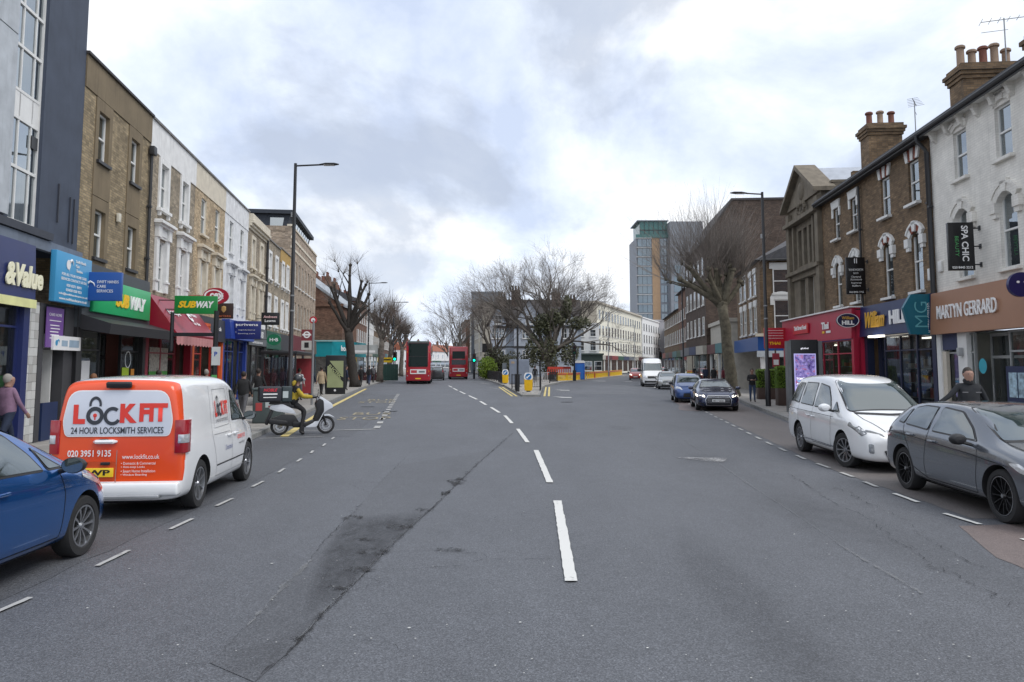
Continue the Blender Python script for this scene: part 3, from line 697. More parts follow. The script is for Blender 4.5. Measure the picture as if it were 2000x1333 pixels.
# ---------------------------------------------------------------- buildings
WHT = mat('white painted timber', (.72, .72, .70), .45, var=.06, scale=3); CRM = mat('cream stucco', (.64, .58, .47), .8, var=.12, bmp=.08, streak=.25)
WST = mat('white stucco', (.76, .76, .75), .8, var=.10, bmp=.06, streak=.30); GRYST = mat('weathered white stucco', (.72, .73, .74), .85, var=.15, bmp=.08, streak=.5)
STK = brick('yellow stock brick', (.27, .205, .115), (.36, .28, .165), (.17, .15, .12)); STK2 = brick('tan stock brick', (.46, .335, .20), (.53, .41, .26), (.27, .235, .18), soot=.12)
STKD = brick('sooty stock brick', (.30, .25, .18), (.40, .33, .24), (.2, .18, .15), soot=.4); BRN = brick('brown stock brick', (.155, .098, .052), (.22, .145, .08), (.10, .08, .06), soot=.25)
RBK = brick('red brown brick', (.16, .075, .045), (.22, .11, .07), (.13, .10, .08), soot=.2); DBK = brick('dark brown brick', (.075, .05, .038), (.10, .068, .05), (.06, .05, .045), soot=.2)
WBK = mat('painted white brick', (.50, .475, .44), .8, var=.10, scale=2, streak=.22); 
def paint_brick(name, col):
    m, t, b = newmat(name); b.inputs['Roughness'].default_value = .8
    tcn = t.nodes.new('ShaderNodeTexCoord'); sp = t.nodes.new('ShaderNodeSeparateXYZ'); t.links.new(tcn.outputs['Object'], sp.inputs[0]); cbn = t.nodes.new('ShaderNodeCombineXYZ')
    t.links.new(mth(t, 'ADD', sp.outputs[0], sp.outputs[1]), cbn.inputs[0]); t.links.new(sp.outputs[2], cbn.inputs[1])
    bt = t.nodes.new('ShaderNodeTexBrick'); t.links.new(cbn.outputs[0], bt.inputs['Vector']); bt.inputs['Scale'].default_value = 1; bt.inputs['Brick Width'].default_value = .225; bt.inputs['Row Height'].default_value = .075
    bt.inputs['Mortar Size'].default_value = .01; bt.inputs['Color1'].default_value = (*col, 1); bt.inputs['Color2'].default_value = (*[c * .93 for c in col], 1); bt.inputs['Mortar'].default_value = (*[c * .86 for c in col], 1)
    f = tnoise(t, objco(t), 1.5, 6, .65); c = mixc(t, 1.0, bt.outputs['Color'], ramp(t, f, [(.3, .82), (.7, 1.1)]), 'MULTIPLY')
    f2 = tnoise(t, objco(t, (5, 5, .5)), 1.1, 5, .65); c = mixc(t, mth(t, 'MULTIPLY', ramp(t, f2, [(.52, 0.0), (.74, 1.0)]), .3), c, tuple(x * .5 for x in col))
    t.links.new(c, b.inputs['Base Color']); bump(t, b, bt.outputs['Fac'], -.5, .01); return m
WBK = paint_brick('white painted brickwork', (.80, .775, .72))
BRNR = mat('brown cement render', (.19, .148, .092), .85, var=.16, scale=1.2, bmp=.15, streak=.35); SLT = mat('slate roof', (.065, .065, .072), .6, var=.25, scale=6, bmp=.3, bsc=12)
LEAD = mat('lead and gutter black', (.03, .031, .034), .5, var=.15); ANT = mat('anthracite cladding', (.03, .037, .05), .7, var=.08)
BLUR = mat('blue grey painted render', (.052, .066, .098), .7, var=.16, scale=1.4, bmp=.1, streak=.3); STN = mat('sooty sandstone', (.17, .145, .11), .85, var=.25, scale=2.2, bmp=.2, streak=.5)
PGL = glassmat('window glass', (.05, .06, .065), 1.0, .42); SGL = glassmat('shop window glass', (.03, .035, .035), .7, .15, gl=.1); DGL = glassmat('far window glass', (.045, .055, .065), 1.0, 1.0)
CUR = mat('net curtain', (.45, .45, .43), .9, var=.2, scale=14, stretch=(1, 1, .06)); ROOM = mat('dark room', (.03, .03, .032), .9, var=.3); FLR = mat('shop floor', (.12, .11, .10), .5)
POT = mat('buff clay chimney pot', (.27, .19, .135), .8, var=.2); POTR = mat('red clay chimney pot', (.16, .06, .04), .8, var=.2); GLV = mat('galvanised metal', (.32, .33, .34), .5, .5)
_win = {}
class Bld:
    def __init__(s, name, label, x, y, rz, w, h, d, wallm, group=None, cat='building'):
        s.root = thing(name, label, cat, (x, y, .12), rz, group); s.w = w; s.h = h; s.d = d; s.ops = []; s.wallm = wallm
    def open(s, u, z, w, h): s.ops.append((u - w / 2, u + w / 2, z, z + h)); return s
    def wall(s, z0=0.0, u0=0.0, u1=None, name='wall', m=None, reveal=.22, y=0.0, z1=None, revm=None):
        u1 = s.w if u1 is None else u1; z1 = s.h if z1 is None else z1
        ops = [o for o in s.ops if o[0] > u0 - .01 and o[1] < u1 + .01 and o[3] > z0 and o[2] < z1 + .01]
        us = sorted(set([u0, u1] + [round(a, 4) for o in ops for a in o[:2]])); zs = sorted(set([z0, z1] + [round(a, 4) for o in ops for a in o[2:]])); b = MB()
        for i in range(len(us) - 1):
            for j in range(len(zs) - 1):
                cu, cz = (us[i] + us[i + 1]) / 2, (zs[j] + zs[j + 1]) / 2
                if any(o[0] < cu < o[1] and o[2] < cz < o[3] for o in ops): continue
                b.quad((us[i], y, zs[j]), (us[i + 1], y, zs[j]), (us[i + 1], y, zs[j + 1]), (us[i], y, zs[j + 1]))
        for o in ops:
            a, c, e, f = o; r = y + reveal
            b.quad((a, y, e), (a, r, e), (a, r, f), (a, y, f), 1); b.quad((c, r, e), (c, y, e), (c, y, f), (c, r, f), 1)
            b.quad((a, y, f), (a, r, f), (c, r, f), (c, y, f), 1); b.quad((a, r, e), (a, y, e), (c, y, e), (c, r, e), 1)
        b.quad((u0, s.d, z0), (u0, y, z0), (u0, y, z1), (u0, s.d, z1)); b.quad((u1, y, z0), (u1, s.d, z0), (u1, s.d, z1), (u1, y, z1))
        b.quad((u1, s.d, z0), (u0, s.d, z0), (u0, s.d, z1), (u1, s.d, z1))
        return b.build(name, [m or s.wallm, revm or m or s.wallm], s.root)
    def flat_roof(s, m=None, z=None): MB().box(.0, s.w, .25, s.d, (z or s.h) - .5, (z or s.h) - .35).build('roof', m or LEAD, s.root)
def sash(par, u, z, w, h, y=.12, fm=None, sillm=None, curtain=0, mid=.5, mull=0, sill=True, fr=.06, lab=None, sproj=.09):
    """a window set in its opening: frame with bars, panes, sill, what hangs behind"""
    fm = fm or WHT; key = (round(w, 2), round(h, 2), fm.name, mid, mull, fr)
    if key not in _win:
        b = MB(); f = fr; W2 = w / 2
        b.box(-W2, -W2 + f, 0, .07, 0, h); b.box(W2 - f, W2, 0, .07, 0, h); b.box(-W2 + f, W2 - f, 0, .07, 0, f); b.box(-W2 + f, W2 - f, 0, .07, h - f, h)
        if mid: b.box(-W2 + f, W2 - f, -.012, .06, h * mid - f * .45, h * mid + f * .45)
        for k in range(mull):
            x = -W2 + w * (k + 1) / (mull + 1); b.box(x - f * .35, x + f * .35, .008, .055, f, h - f)
        P = []
        for (z0, z1) in (((f, h * mid - f * .45), (h * mid + f * .45, h - f)) if mid else ((f, h - f),)):
            P.append(MB().quad((-W2 + f, .035, z0), (W2 - f, .035, z0), (W2 - f, .035, z1), (-W2 + f, .035, z1)).mesh('pane', PGL))
        _win[key] = (b.mesh('window', fm), P, MB().box(-W2 - .1, W2 + .1, -.12 - sproj + .0, .0, -.09, -.001).mesh('sill', sillm or fm),
                     MB().box(-W2 + .01, W2 - .01, .075, .8, .01, h - .01).mesh('room', ROOM), MB().quad((-W2 + f, .10, f), (W2 - f, .10, f), (W2 - f, .10, h - f), (-W2 + f, .10, h - f)).mesh('curtain', CUR),
                     MB().poly([(-W2 + f, .10, f), (-W2 + w * .34, .10, f), (-W2 + w * .26, .10, h * .5), (-W2 + w * .36, .10, h - f), (-W2 + f, .10, h - f)]).mesh('curtain', CUR))
    me, P, sm, rm, cm, cm2 = _win[key]
    o = ob('window', me, par, (u, y, z))
    for p in P: ob('pane', p, o)
    if sill:
        so_ = ob('sill', sm, o)
        if sillm: so_.data = sm.copy(); so_.data.materials[0] = sillm
    ro = ob('room', rm, o)
    ro.data = rm
    if curtain == 1: ob('curtain', cm, o)
    elif curtain == 2: ob('curtain', cm2, o)
    return o
def slab_part(b, nm_, m, u0, u1, y0, y1, z0, z1, bev=0, par=None): return MB().box(u0, u1, y0, y1, z0, z1).build(nm_, m, par or b.root, bevel=bev)
def pediment(b, u, z0, z1, w, m, par):
    """stucco window case: pilasters, frieze panel, brackets and a stepped cornice, z1 is its top"""
    q = MB(); hw = w / 2 + .30
    for s_ in (-1, 1):
        x0, x1 = sorted((s_ * hw, s_ * (w / 2 + .001))); q.box(u + x0, u + x1, -.09, -.001, z0, z1 - .62)
        x0, x1 = sorted((s_ * (hw + .02), s_ * (w / 2 - .02))); q.box(u + x0, u + x1, -.16, -.001, z1 - .62, z1 - .22); q.box(u + x0, u + x1, -.13, -.001, z0 + .35, z0 + .42)
    q.box(u - w / 2 + .02, u + w / 2 - .02, -.07, -.001, z1 - .62, z1 - .22); q.box(u - w / 2 + .12, u + w / 2 - .12, -.10, -.001, z1 - .54, z1 - .32)
    q.box(u - hw - .06, u + hw + .06, -.20, -.001, z1 - .22, z1 - .14); q.box(u - hw - .14, u + hw + .14, -.30, -.001, z1 - .14, z1 - .05); q.box(u - hw - .09, u + hw + .09, -.24, -.001, z1 - .05, z1)
    return q.build('window_case', m, par)
def wframe(u, z, w, h, m, par, t=.2, d=.06, ears=True):
    q = MB()
    q.box(u - w / 2 - t, u - w / 2 - .001, -d, -.001, z - .05, z + h + t); q.box(u + w / 2 + .001, u + w / 2 + t, -d, -.001, z - .05, z + h + t); q.box(u - w / 2, u + w / 2, -d, -.001, z + h + .001, z + h + t)
    q.box(u - w / 2 - t - .06, u + w / 2 + t + .06, -.15, -.001, z - .16, z - .05)
    if ears:
        for s_ in (-1, 1): q.box(u + s_ * (w / 2 + t * .5) - .06, u + s_ * (w / 2 + t * .5) + .06, -.11, -.001, z - .32, z - .161)
    return q.build('window_case', m, par)
def pipe(par, pts, r=.05, m=None, nm_='drainpipe', brackets=True):
    q = MB().tube(pts, r, 8)
    if brackets:
        for a, b_ in zip(pts, pts[1:]):
            L = (Vector(b_) - Vector(a)).length
            for k in range(1, int(L / 1.8)): c = Vector(a).lerp(Vector(b_), k * 1.8 / L); q.box(c.x - r * 1.5, c.x + r * 1.5, c.y - r * 1.2, c.y + r * 1.4, c.z - .03, c.z + .03)
    return q.build(nm_, m or LEAD, par, smooth=True)
def goods(par, u0, u1, z0, z1, y, seed, cols):
    """things seen in a shop window: shelves, boxes, posters"""
    rg = random.Random(seed); b = MB()
    for k in range(3): b.box(u0 + .1, u1 - .1, y + 1.2, y + 1.6, z0 + .3 + k * .55, z0 + .34 + k * .55, 0)
    for k in range(34):
        u = rg.uniform(u0 + .15, u1 - .3); lv = rg.randrange(3); s_ = rg.uniform(.08, .3)
        b.box(u, u + s_, y + 1.15 - .01 * rg.random(), y + 1.35, z0 + .345 + lv * .55, z0 + .345 + lv * .55 + rg.uniform(.1, .42), rg.randrange(1, 1 + len(cols)))
    return b.build('window_display', [mat('shelf', (.3, .3, .3))] + cols, par)
LIT = mat('shop ceiling light', (1, .93, .8), .4, emis=2.6, var=0)
def shopfront(b, u0, u1, zf0, zf1, fm, glassw=None, door=None, framem=None, proj=.22, seed=1, stall=.45, bays=3, cols=None, lights=2, wallc=None, interior=True, pilm=None, room=None):
    """fascia, frame, stall riser, panes, door and the room behind"""
    fr = framem or fm; R_ = b.root
    fa = MB(); fa.prism([(-proj, zf0), (-proj * .75, zf1), (.0, zf1), (.0, zf0)], u0, u1, 'x'); fas = fa.build('fascia', fm, R_)
    pm_ = pilm or fr
    for a in (u0, u1 - .28): slab_part(b, 'pilaster', pm_, a, a + .28, -.12, .15, 0, zf0)
    s0, s1 = u0 + .28, u1 - .28; zt = zf0
    rb = MB(); rb.quad((s0, 4, 0), (s1, 4, 0), (s1, 4, zt), (s0, 4, zt)); rb.quad((s0, .3, 0), (s0, 4, 0), (s0, 4, zt), (s0, .3, zt)); rb.quad((s1, 4, 0), (s1, .3, 0), (s1, .3, zt), (s1, 4, zt)); rb.quad((s0, .3, zt), (s0, 4, zt), (s1, 4, zt), (s1, .3, zt))
    rb.quad((s0, .0, .03), (s1, .0, .03), (s1, 4, .03), (s0, 4, .03), 1)
    rb.build('shop_interior', [room or mat('shop walls', (.22, .2, .18), .8, var=.3), FLR], R_)
    if lights:
        for k in range(lights):
            u = s0 + (s1 - s0) * (k + .5) / lights; MB().box(u - .5, u + .5, 1.6, 1.75, zt - .12, zt - .06).build('ceiling_light', LIT, R_)
    n = bays; w = (s1 - s0) / n
    for k in range(n):
        a, c = s0 + k * w, s0 + (k + 1) * w
        if door is not None and k == door:
            d = MB(); y = .45
            d.box(a, a + .07, y, y + .06, 0.05, zt - .05); d.box(c - .07, c, y, y + .06, .05, zt - .05); d.box(a + .07, c - .07, y, y + .06, zt - .14, zt - .05); d.box(a + .07, c - .07, y, y + .06, .05, .3); d.box(a + .07, c - .07, y, y + .06, 2.05, 2.13)
            dd = d.build('shop_door', fr, R_); MB().quad((a + .07, y + .03, .3), (c - .07, y + .03, .3), (c - .07, y + .03, zt - .14), (a + .07, y + .03, zt - .14)).build('pane', SGL, dd); MB().tube([(a + .15, y - .04, .9), (a + .15, y - .04, 1.3)], .015, 6).build('handle', CHR, dd)
            continue
        f = MB(); f.box(a, a + .05, 0, .08, stall, zt - .02); f.box(c - .05, c, 0, .08, stall, zt - .02); f.box(a + .05, c - .05, 0, .08, stall, stall + .05); f.box(a + .05, c - .05, 0, .08, zt - .08, zt - .02)
        f.box(a + .05, c - .05, .01, .07, zt - .62, zt - .57)
        ff = f.build('shop_window', fr, R_); MB().quad((a + .05, .04, stall + .05), (c - .05, .04, stall + .05), (c - .05, .04, zt - .08), (a + .05, .04, zt - .08)).build('pane', SGL, ff)
        slab_part(b, 'stall_riser', fr, a, c, -.02, .12, 0, stall)
    if interior: goods(R_, s0, s1, stall, zt, .1, seed, cols or [mat('stock red', (.4, .06, .05)), mat('stock white', (.6, .6, .58)), mat('stock blue', (.08, .12, .3)), mat('stock tan', (.35, .25, .15))])
    return fas
def poster(par, u, z, w, h, m, y=.015, nm_='poster'): return MB().box(u - w / 2, u + w / 2, y, y + .008, z, z + h).build(nm_, m, par)
LA, LB = -8.9, -.14; LROT = 90 + math.degrees(math.atan(.14)); LK = math.hypot(1, LB)
def LX(Y): return LA + LB * Y
def lbld(name, label, Y0, Y1, h, wallm, d=9): return Bld(name, label, LX(Y0), Y0, LROT, (Y1 - Y0) * LK - .012, h - .12, d, wallm)
Z = lambda z: z - .12
# --- A: blue grey rendered block at the left edge
A = lbld('rendered_building', 'tall blue grey rendered block with full height glazing at the left edge', 11.0, 20.6, 13.6, BLUR, 10)
u_ = lambda Y, Y0=11.0: (Y - Y0) * LK
A.open((u_(16.92) + u_(18.35)) / 2, Z(5.25), u_(18.35) - u_(16.92), 6.2); A.open(1.6, Z(5.25), 1.4, 6.2)
A.wall(z0=Z(4.85), reveal=.35)
def tallwin(b, uc, w, z0, z1):
    q = MB(); a, c = uc - w / 2, uc + w / 2; y = .08
    q.box(a, a + .07, y, y + .08, z0, z1); q.box(c - .07, c, y, y + .08, z0, z1)
    lv = [z0, z0 + 1.25, z0 + 2.4, z0 + 3.05, z0 + 4.1, z0 + 5.1, z1]
    for k, z in enumerate(lv[:-1]): q.box(a + .07, c - .07, y, y + .08, z, z + .07)
    for z_a, z_b in zip(lv, lv[1:]): q.box(a + w * .3, a + w * .3 + .05, y + .01, y + .07, z_a + .07, z_b); q.box(a + w * .72, a + w * .72 + .05, y + .01, y + .07, z_a + .07, z_b)
    win = q.build('tall_window', WHT, b.root)
    for k in range(len(lv) - 1):
        if k == 2: MB().box(a + .07, c - .07, y + .01, y + .06, lv[k] + .07, lv[k + 1]).build('spandrel_panel', WHT, win); continue
        for (p, r) in ((a + .07, a + w * .3), (a + w * .3 + .05, a + w * .72), (a + w * .72 + .05, c - .07)):
            MB().quad((p, y + .04, lv[k] + .07), (r, y + .04, lv[k] + .07), (r, y + .04, lv[k + 1]), (p, y + .04, lv[k + 1])).build('pane', PGL, win)
    MB().box(a, c, y + .3, y + .9, z0, z1).build('room', ROOM, win)
    MB().quad((a + .1, y + .15, z0), (a + w * .7, y + .15, z0), (a + w * .7, y + .15, z0 + 2.3), (a + .1, y + .15, z0 + 2.3)).build('curtain', CUR, win)
    MB().quad((a + .1, y + .15, z0 + 3.2), (a + w * .75, y + .15, z0 + 3.2), (a + w * .75, y + .15, z1 - .6), (a + .1, y + .15, z1 - .6)).build('curtain', CUR, win)
    MB().box(c - .4, c - .1, y - .02, y - .001, z0 + 1.9, z0 + 2.2).build('vent', BLK, win)
    return win
tallwin(A, (u_(16.92) + u_(18.35)) / 2, u_(18.35) - u_(16.92), Z(5.25), Z(11.4)); tallwin(A, 1.6, 1.4, Z(5.25), Z(11.4))
PNL = mat('grey white panel', (.44, .47, .50), .6, var=.15, streak=.4)
for (y0, y1) in ((14.3, 15.55), (15.62, 16.75)):
    slab_part(A, 'white_panel', PNL, u_(y0), u_(y1), -.10, -.001, Z(5.3), Z(9.4)); slab_part(A, 'white_panel', PNL, u_(y0), u_(y1), -.10, -.001, Z(9.43), Z(13.2))
slab_part(A, 'ledge', mat('slate ledge', (.04, .045, .06), .6), -.05, A.w - 1.9, -.22, -.001, Z(5.02), Z(5.2)); slab_part(A, 'upper_fascia', mat('weathered grey blue fascia', (.15, .18, .23), .7, var=.15, streak=.3), 0, A.w, -.16, -.001, Z(4.75), Z(5.0))
A.flat_roof(z=13.4)
for (uu, z0, z1) in ((A.w - 1.3, 5.6, 6.6), (A.w - .6, 5.2, 6.4), (A.w - .35, 5.2, 6.4)): slab_part(A, 'cable_strip', mat('slate ledge', (.04, .045, .06), .6), uu, uu + .04, -.04, -.001, Z(z0), Z(z1))
navyf = mat('navy fascia', (.02, .03, .12), .35, var=.06); NVW = mat('cream lettering', (.85, .82, .60), .5, var=0)
shA = shopfront(A, 0, u_(17.95), Z(3.45), Z(4.78), navyf, framem=navyf, bays=4, stall=.3, seed=4, lights=3)
text('&Value', NVW, shA, u_(17.35), -.235, Z(4.0), w=1.7, h=.52, bold=.035, ex=.03, shear=.15)
slab_part(A, 'yellow_strip', mat('pale yellow strip', (.72, .72, .34), .5), 0, u_(17.95), -.25, -.221, Z(3.30), Z(3.50))
# white tiled pier
pier = slab_part(A, 'pier', mat('grout', (.3, .3, .29), .9), u_(18.0), u_(18.62), -.02, .6, 0, Z(3.5))
TIL = [mat('white glazed tile %s' % 'abc'[i], c, .25, var=.06) for i, c in enumerate(((.62, .62, .60), (.55, .55, .53), (.45, .44, .42)))]
tms = [MB().box(0, .195, -.012, 0, 0, .195).mesh('tile', t) for t in TIL]
for i in range(3):
    for j in range(16): ob('tile', tms[RG.choice((0, 0, 0, 1, 1, 2))], pier, (u_(18.0) + .01 + i * .205, -.021 + RG.uniform(-.003, .003), .03 + j * .205), (0, 0, RG.uniform(-.004, .004)))
for j in range(16): ob('tile', tms[RG.choice((0, 0, 1))], pier, (u_(18.0) - .001, .19, .03 + j * .205), (0, 0, R(-90)))
DGR = mat('dark grey doorway paint', (.05, .05, .055), .6); GRW = mat('grey doorway wall', (.2, .2, .21), .8)
slab_part(A, 'doorway_frame', DGR, u_(18.65), u_(18.9), -.03, .5, 0, Z(3.5)); slab_part(A, 'doorway_frame', DGR, A.w - .55, A.w, -.03, .5, 0, Z(3.5)); slab_part(A, 'door_lintel', mat('grey lintel board', (.22, .23, .24), .6), u_(18.9), A.w - .55, -.05, .5, Z(2.4), Z(2.75)); slab_part(A, 'transom_panel', DGR, u_(18.9), A.w - .55, .05, .5, Z(2.75), Z(3.5))
slab_part(A, 'open_door', GRW, u_(18.95), u_(19.0), .3, 1.3, 0, Z(2.4)); slab_part(A, 'passage_wall', GRW, u_(18.9), A.w - .55, 2.0, 2.1, 0, Z(2.4)); slab_part(A, 'door_edge', WHT, u_(19.9), u_(19.95), .2, .5, 0, Z(2.38))
slab_part(A, 'blue_board', mat('dark blue board', (.015, .03, .09), .5), u_(19.0), u_(19.85), -.04, .02, .0, Z(1.05))
SKB = mat('sky blue sign', (.05, .30, .55), .4, var=.03); RBL = mat('royal blue sign', (.02, .09, .34), .4, var=.03); PUR = mat('purple poster', (.16, .07, .28), .5, var=.05)
sg = tag(MB().box(0, u_(20.85) - u_(18.72), -.14, -.0, 0, 1.27).build('wall_sign', SKB, None, bevel=.01), 'sky blue sign board with a white bird logo over the grey doorway', 'sign'); 
def on_left(o, Y, z, out=0.0):
    o.location = (LX(Y) + out / LK, Y + out * .14 / LK, z); o.rotation_euler = (0, 0, R(LROT)); return o
on_left(sg, 18.72, 3.55, .17)
WP = WHP
def bird(par, u, z, s, y, m=None, vert=True):
    q = MB()
    for k in range(5):
        a = R(150 + k * 28); p = [(u + s * .42 * math.cos(a), y, z + s * .42 * math.sin(a)), (u + s * .18 * math.cos(a - .3), y, z + s * .18 * math.sin(a - .3)), (u + s * .18 * math.cos(a + .3), y, z + s * .18 * math.sin(a + .3))]; q.poly(p)
    q.poly([(u - s * .18 + s * .30 * math.cos(t * .52), y - .001, z + s * .30 * math.sin(t * .52)) for t in range(12)])
    q.tube([(u + s * .02, y, z + s * .2), (u + s * .22, y, z + s * .34), (u + s * .42, y, z + s * .22), (u + s * .5, y, z + s * .02)], [s * .09, s * .06, s * .04, s * .01], 6)
    return q.build('bird_logo', m or WP, par)
wS = u_(20.85) - u_(18.72)
bird(sg, .75, .98, .42, -.15); text('Swift Hands', WP, sg, 1.42, -.142, 1.12, h=.075, w=.62); text('Care', WP, sg, 1.22, -.142, 1.0, h=.075); text('Services', WP, sg, 1.35, -.142, .88, h=.08)
for i, (s_, w_) in enumerate((('FOR ALL YOUR HOME CARE', 1.5), ('SERVICES CONTACT US ON:', 1.55), ('020 8371 8091', .9), ('03450 020 923', .95), ('info@swifthandscare.co.uk', 1.75), ('www.swifthandscare.co.uk', 1.7))):
    text(s_, WP, sg, wS / 2, -.142, .72 - i * .118 - (.03 if i > 1 else 0), w=w_, h=.07, bold=.02, ex=.003)
pr_ = on_left(tag(MB().box(0, .95, -.02, 0, 0, 1.0).build('notice_board', PUR, None), 'purple notice poster fixed beside the grey doorway', 'poster'), 18.85, 2.42, .08)
text('CARE HOME', WP, pr_, .47, -.022, .82, w=.7, h=.07, ex=.002); MB().box(.15, .8, -.024, -.02, .66, .68).build('rule', WP, pr_)
for k in range(5): MB().box(.2 + .03 * (k % 2), .75 - .04 * (k % 3), -.024, -.02, .22 + k * .08, .245 + k * .08).build('text_line', WP, pr_)
ws = on_left(tag(MB().box(0, 1.62, -.06, 0, 0, .36).build('wall_sign', WHP, None), 'small white sign with grey lettering on the doorway lintel', 'sign'), 19.15, 2.36, .1)
bird(ws, .2, .18, .24, -.062, SKB); MB().box(.45, .8, -.064, -.06, .10, .25).build('text_block', mat('grey lettering', (.3, .4, .5)), ws); MB().box(.9, 1.5, -.064, -.06, .08, .27).build('text_block', mat('grey lettering', (.3, .4, .5)), ws)
# --- B: brown rendered brick house
B = lbld('brick_building', 'brown rendered and stock brick building above the green sandwich shop fascia', 20.6, 26.13, 10.65, STK)
ub = lambda Y: (Y - 20.6) * LK
wu = [ub(22.0), ub(24.62)]
for u in wu: B.open(u, Z(7.85), .78, 1.45); B.open(u, Z(5.05), .78, 1.38)
B.wall(z0=Z(4.8), revm=BRNR, reveal=.3)
for z0, z1 in ((7.85, 9.3), (5.05, 6.43)):
  for u in wu:
    q = MB()
    if 1:
        for s_ in (-1, 1):
            x0, x1 = sorted((u + s_ * .391, u + s_ * .62)); q.box(x0, x1, -.03, -.001, Z(z0) - .0, Z(z1) + .35)
        q.box(u - .39, u + .39, -.03, -.001, Z(z1) + .001, Z(z1) + .35)
    q.box(u - .62, u + .62, -.03, -.001, Z(z0) - (1.05 if z0 > 7 else .25), Z(z0) - .001)
    q.build('render_panel', BRNR, B.root)
slab_part(B, 'render_band', BRNR, 0, B.w, -.035, -.001, Z(9.66), Z(10.58)); slab_part(B, 'coping', mat('dark coping', (.05, .045, .045), .7), -.03, B.w + .03, -.10, .25, Z(10.585), Z(10.66))
for z0, h_ in ((7.85, 1.45), (5.05, 1.38)):
    for i, u in enumerate(wu): sash(B.root, u, Z(z0), .78, h_, y=.09, sillm=LEAD, curtain=2 if z0 > 6 else 0, sproj=.08, mull=0)
B.flat_roof()
slab_part(B, 'alarm_box', mat('cream plastic box', (.6, .57, .48)), ub(23.2), ub(23.38), -.12, -.036, Z(6.35), Z(6.62), .01)
pipe(B.root, [(B.w - .12, -.09, Z(9.2)), (B.w - .12, -.09, Z(3.2))], .055); slab_part(B, 'rainwater_hopper', LEAD, B.w - .28, B.w + .04, -.22, -.04, Z(9.2), Z(9.5), .02)
DKF = mat('dark grey fascia board', (.055, .062, .07), .5, var=.08); GRN = mat('bright green sign', (.01, .42, .14), .35, var=.03, emis=0); YEL = mat('yellow lettering', (.9, .55, .02), .4, var=0); WLT = mat('white lettering', (.85, .85, .85), .4, var=0)
shB = shopfront(B, 0, B.w, Z(3.0), Z(4.8), DKF, framem=mat('black shop paint', (.015, .015, .017), .35), door=1, bays=3, stall=.25, seed=7, lights=2, room=mat('dark red shop wall', (.12, .035, .03)))
gs = slab_part(B, 'sign_panel', GRN, ub(21.1), ub(25.85), -.30, -.2, Z(3.45), Z(4.42), .02)
text('SUB', YEL, gs, ub(23.25), -.302, Z(3.92), w=1.05, h=.42, bold=.05, shear=.2, ex=.03); text('WAY', WLT, gs, ub(24.6), -.302, Z(3.92), w=1.45, h=.42, bold=.05, shear=.2, ex=.03)
MB().prism([(-.95, Z(2.82)), (-.98, Z(3.1)), (-.2, Z(3.35)), (-.2, Z(2.95))], -.05, B.w + .3, 'x').build('awning_box', mat('charcoal awning', (.022, .022, .025), .5, var=.1), B.root)
poster(B.root, ub(21.6), Z(1.35), .55, .75, WHP); poster(B.root, ub(21.6), Z(.62), .55, .55, mat('pale green poster', (.5, .7, .5))); yp = poster(B.root, ub(24.7), Z(.75), .6, 1.15, mat('lime poster', (.45, .62, .03))); text('MORE\nDEALS', INK, yp, ub(24.7), .012, Z(1.5), w=.4, h=.3, ex=0)
poster(B.root, ub(25.35), Z(1.1), .3, .75, mat('orange poster', (.75, .3, .03)))
ring3 = MB().lathe([(.24, -.01), (.27, -.01), (.27, .0), (.24, .0)], 24, 'y', (ub(24.85), .01, Z(2.15)), closed=True).build('window_sticker', WHP, B.root)
slab_part(B, 'side_post', mat('dark post', (.03, .03, .033), .5), -.02, .3, -.14, -.121, 0, Z(4.8))
# --- C .. H : the stuccoed and stock brick terrace
def terrace(label, Y0, Y1, wallm, trimm, parm, kind, h=10.62, cur=(0, 1, 2, 1), casem=None, pz=9.48):
    b = lbld('terraced_house', label, Y0, Y1, h, wallm); w = b.w; us = [w * .27, w * .73]
    big = kind == 'case'
    for u in us: b.open(u, Z(7.65), .85, 1.6); b.open(u, Z(4.6), .9, 1.85)
    b.wall(z0=Z(4.15), revm=trimm, reveal=.32)
    b.flat_roof()
    if parm: slab_part(b, 'parapet', parm, 0, w, -.03, -.001, Z(pz), Z(h) - .061); slab_part(b, 'coping', mat('grey coping', (.2, .195, .19), .8), -.002, w + .002, -.09, .25, Z(h) - .06, Z(h) + .02)
    for i, u in enumerate(us):
        o = sash(b.root, u, Z(7.65), .85, 1.6, y=.07, curtain=cur[i], fr=.07, mid=.5, sill=kind not in ('case', 'frame'), sillm=trimm); o2 = sash(b.root, u, Z(4.6), .9, 1.85, y=.09, curtain=cur[i + 2], fr=.07, sill=False)
        if kind in ('case', 'frame'): wframe(u, Z(7.65), .85, 1.6, casem or trimm, o.parent)
        if kind in ('case', 'half'): pediment(b, u, Z(4.6), Z(7.15), .9, casem or trimm, b.root)
        elif kind == 'frame': wframe(u, Z(4.6), .9, 1.85, casem or trimm, b.root)
    return b
Cb = terrace('stock brick house with white parapet and stuccoed window cases above the red shop', 26.13, 31.9, STKD, WST, WST, 'case')
Db = terrace('tan brick house with cream parapet above the orange shop', 31.9, 37.3, STK2, CRM, CRM, 'half', cur=(1, 0, 1, 1))
Eb = terrace('white rendered house with streaked parapet above the blue optician shop', 37.3, 42.9, GRYST, GRYST, GRYST, 'half', cur=(0, 2, 1, 1))
Fb = terrace('stock brick house with stone cornice above the dry cleaning shop', 42.9, 48.5, STKD, CRM, None, 'case', casem=CRM, cur=(1, 0, 0, 1))
cq = MB()
for k, (z, p) in enumerate(((9.7, .08), (9.85, .2), (10.0, .32), (10.12, .26))): cq.box(0, Fb.w, -p, -.001, Z(z), Z(z) + (.14 if k < 3 else .4))
cq.build('cornice', CRM, Fb.root)
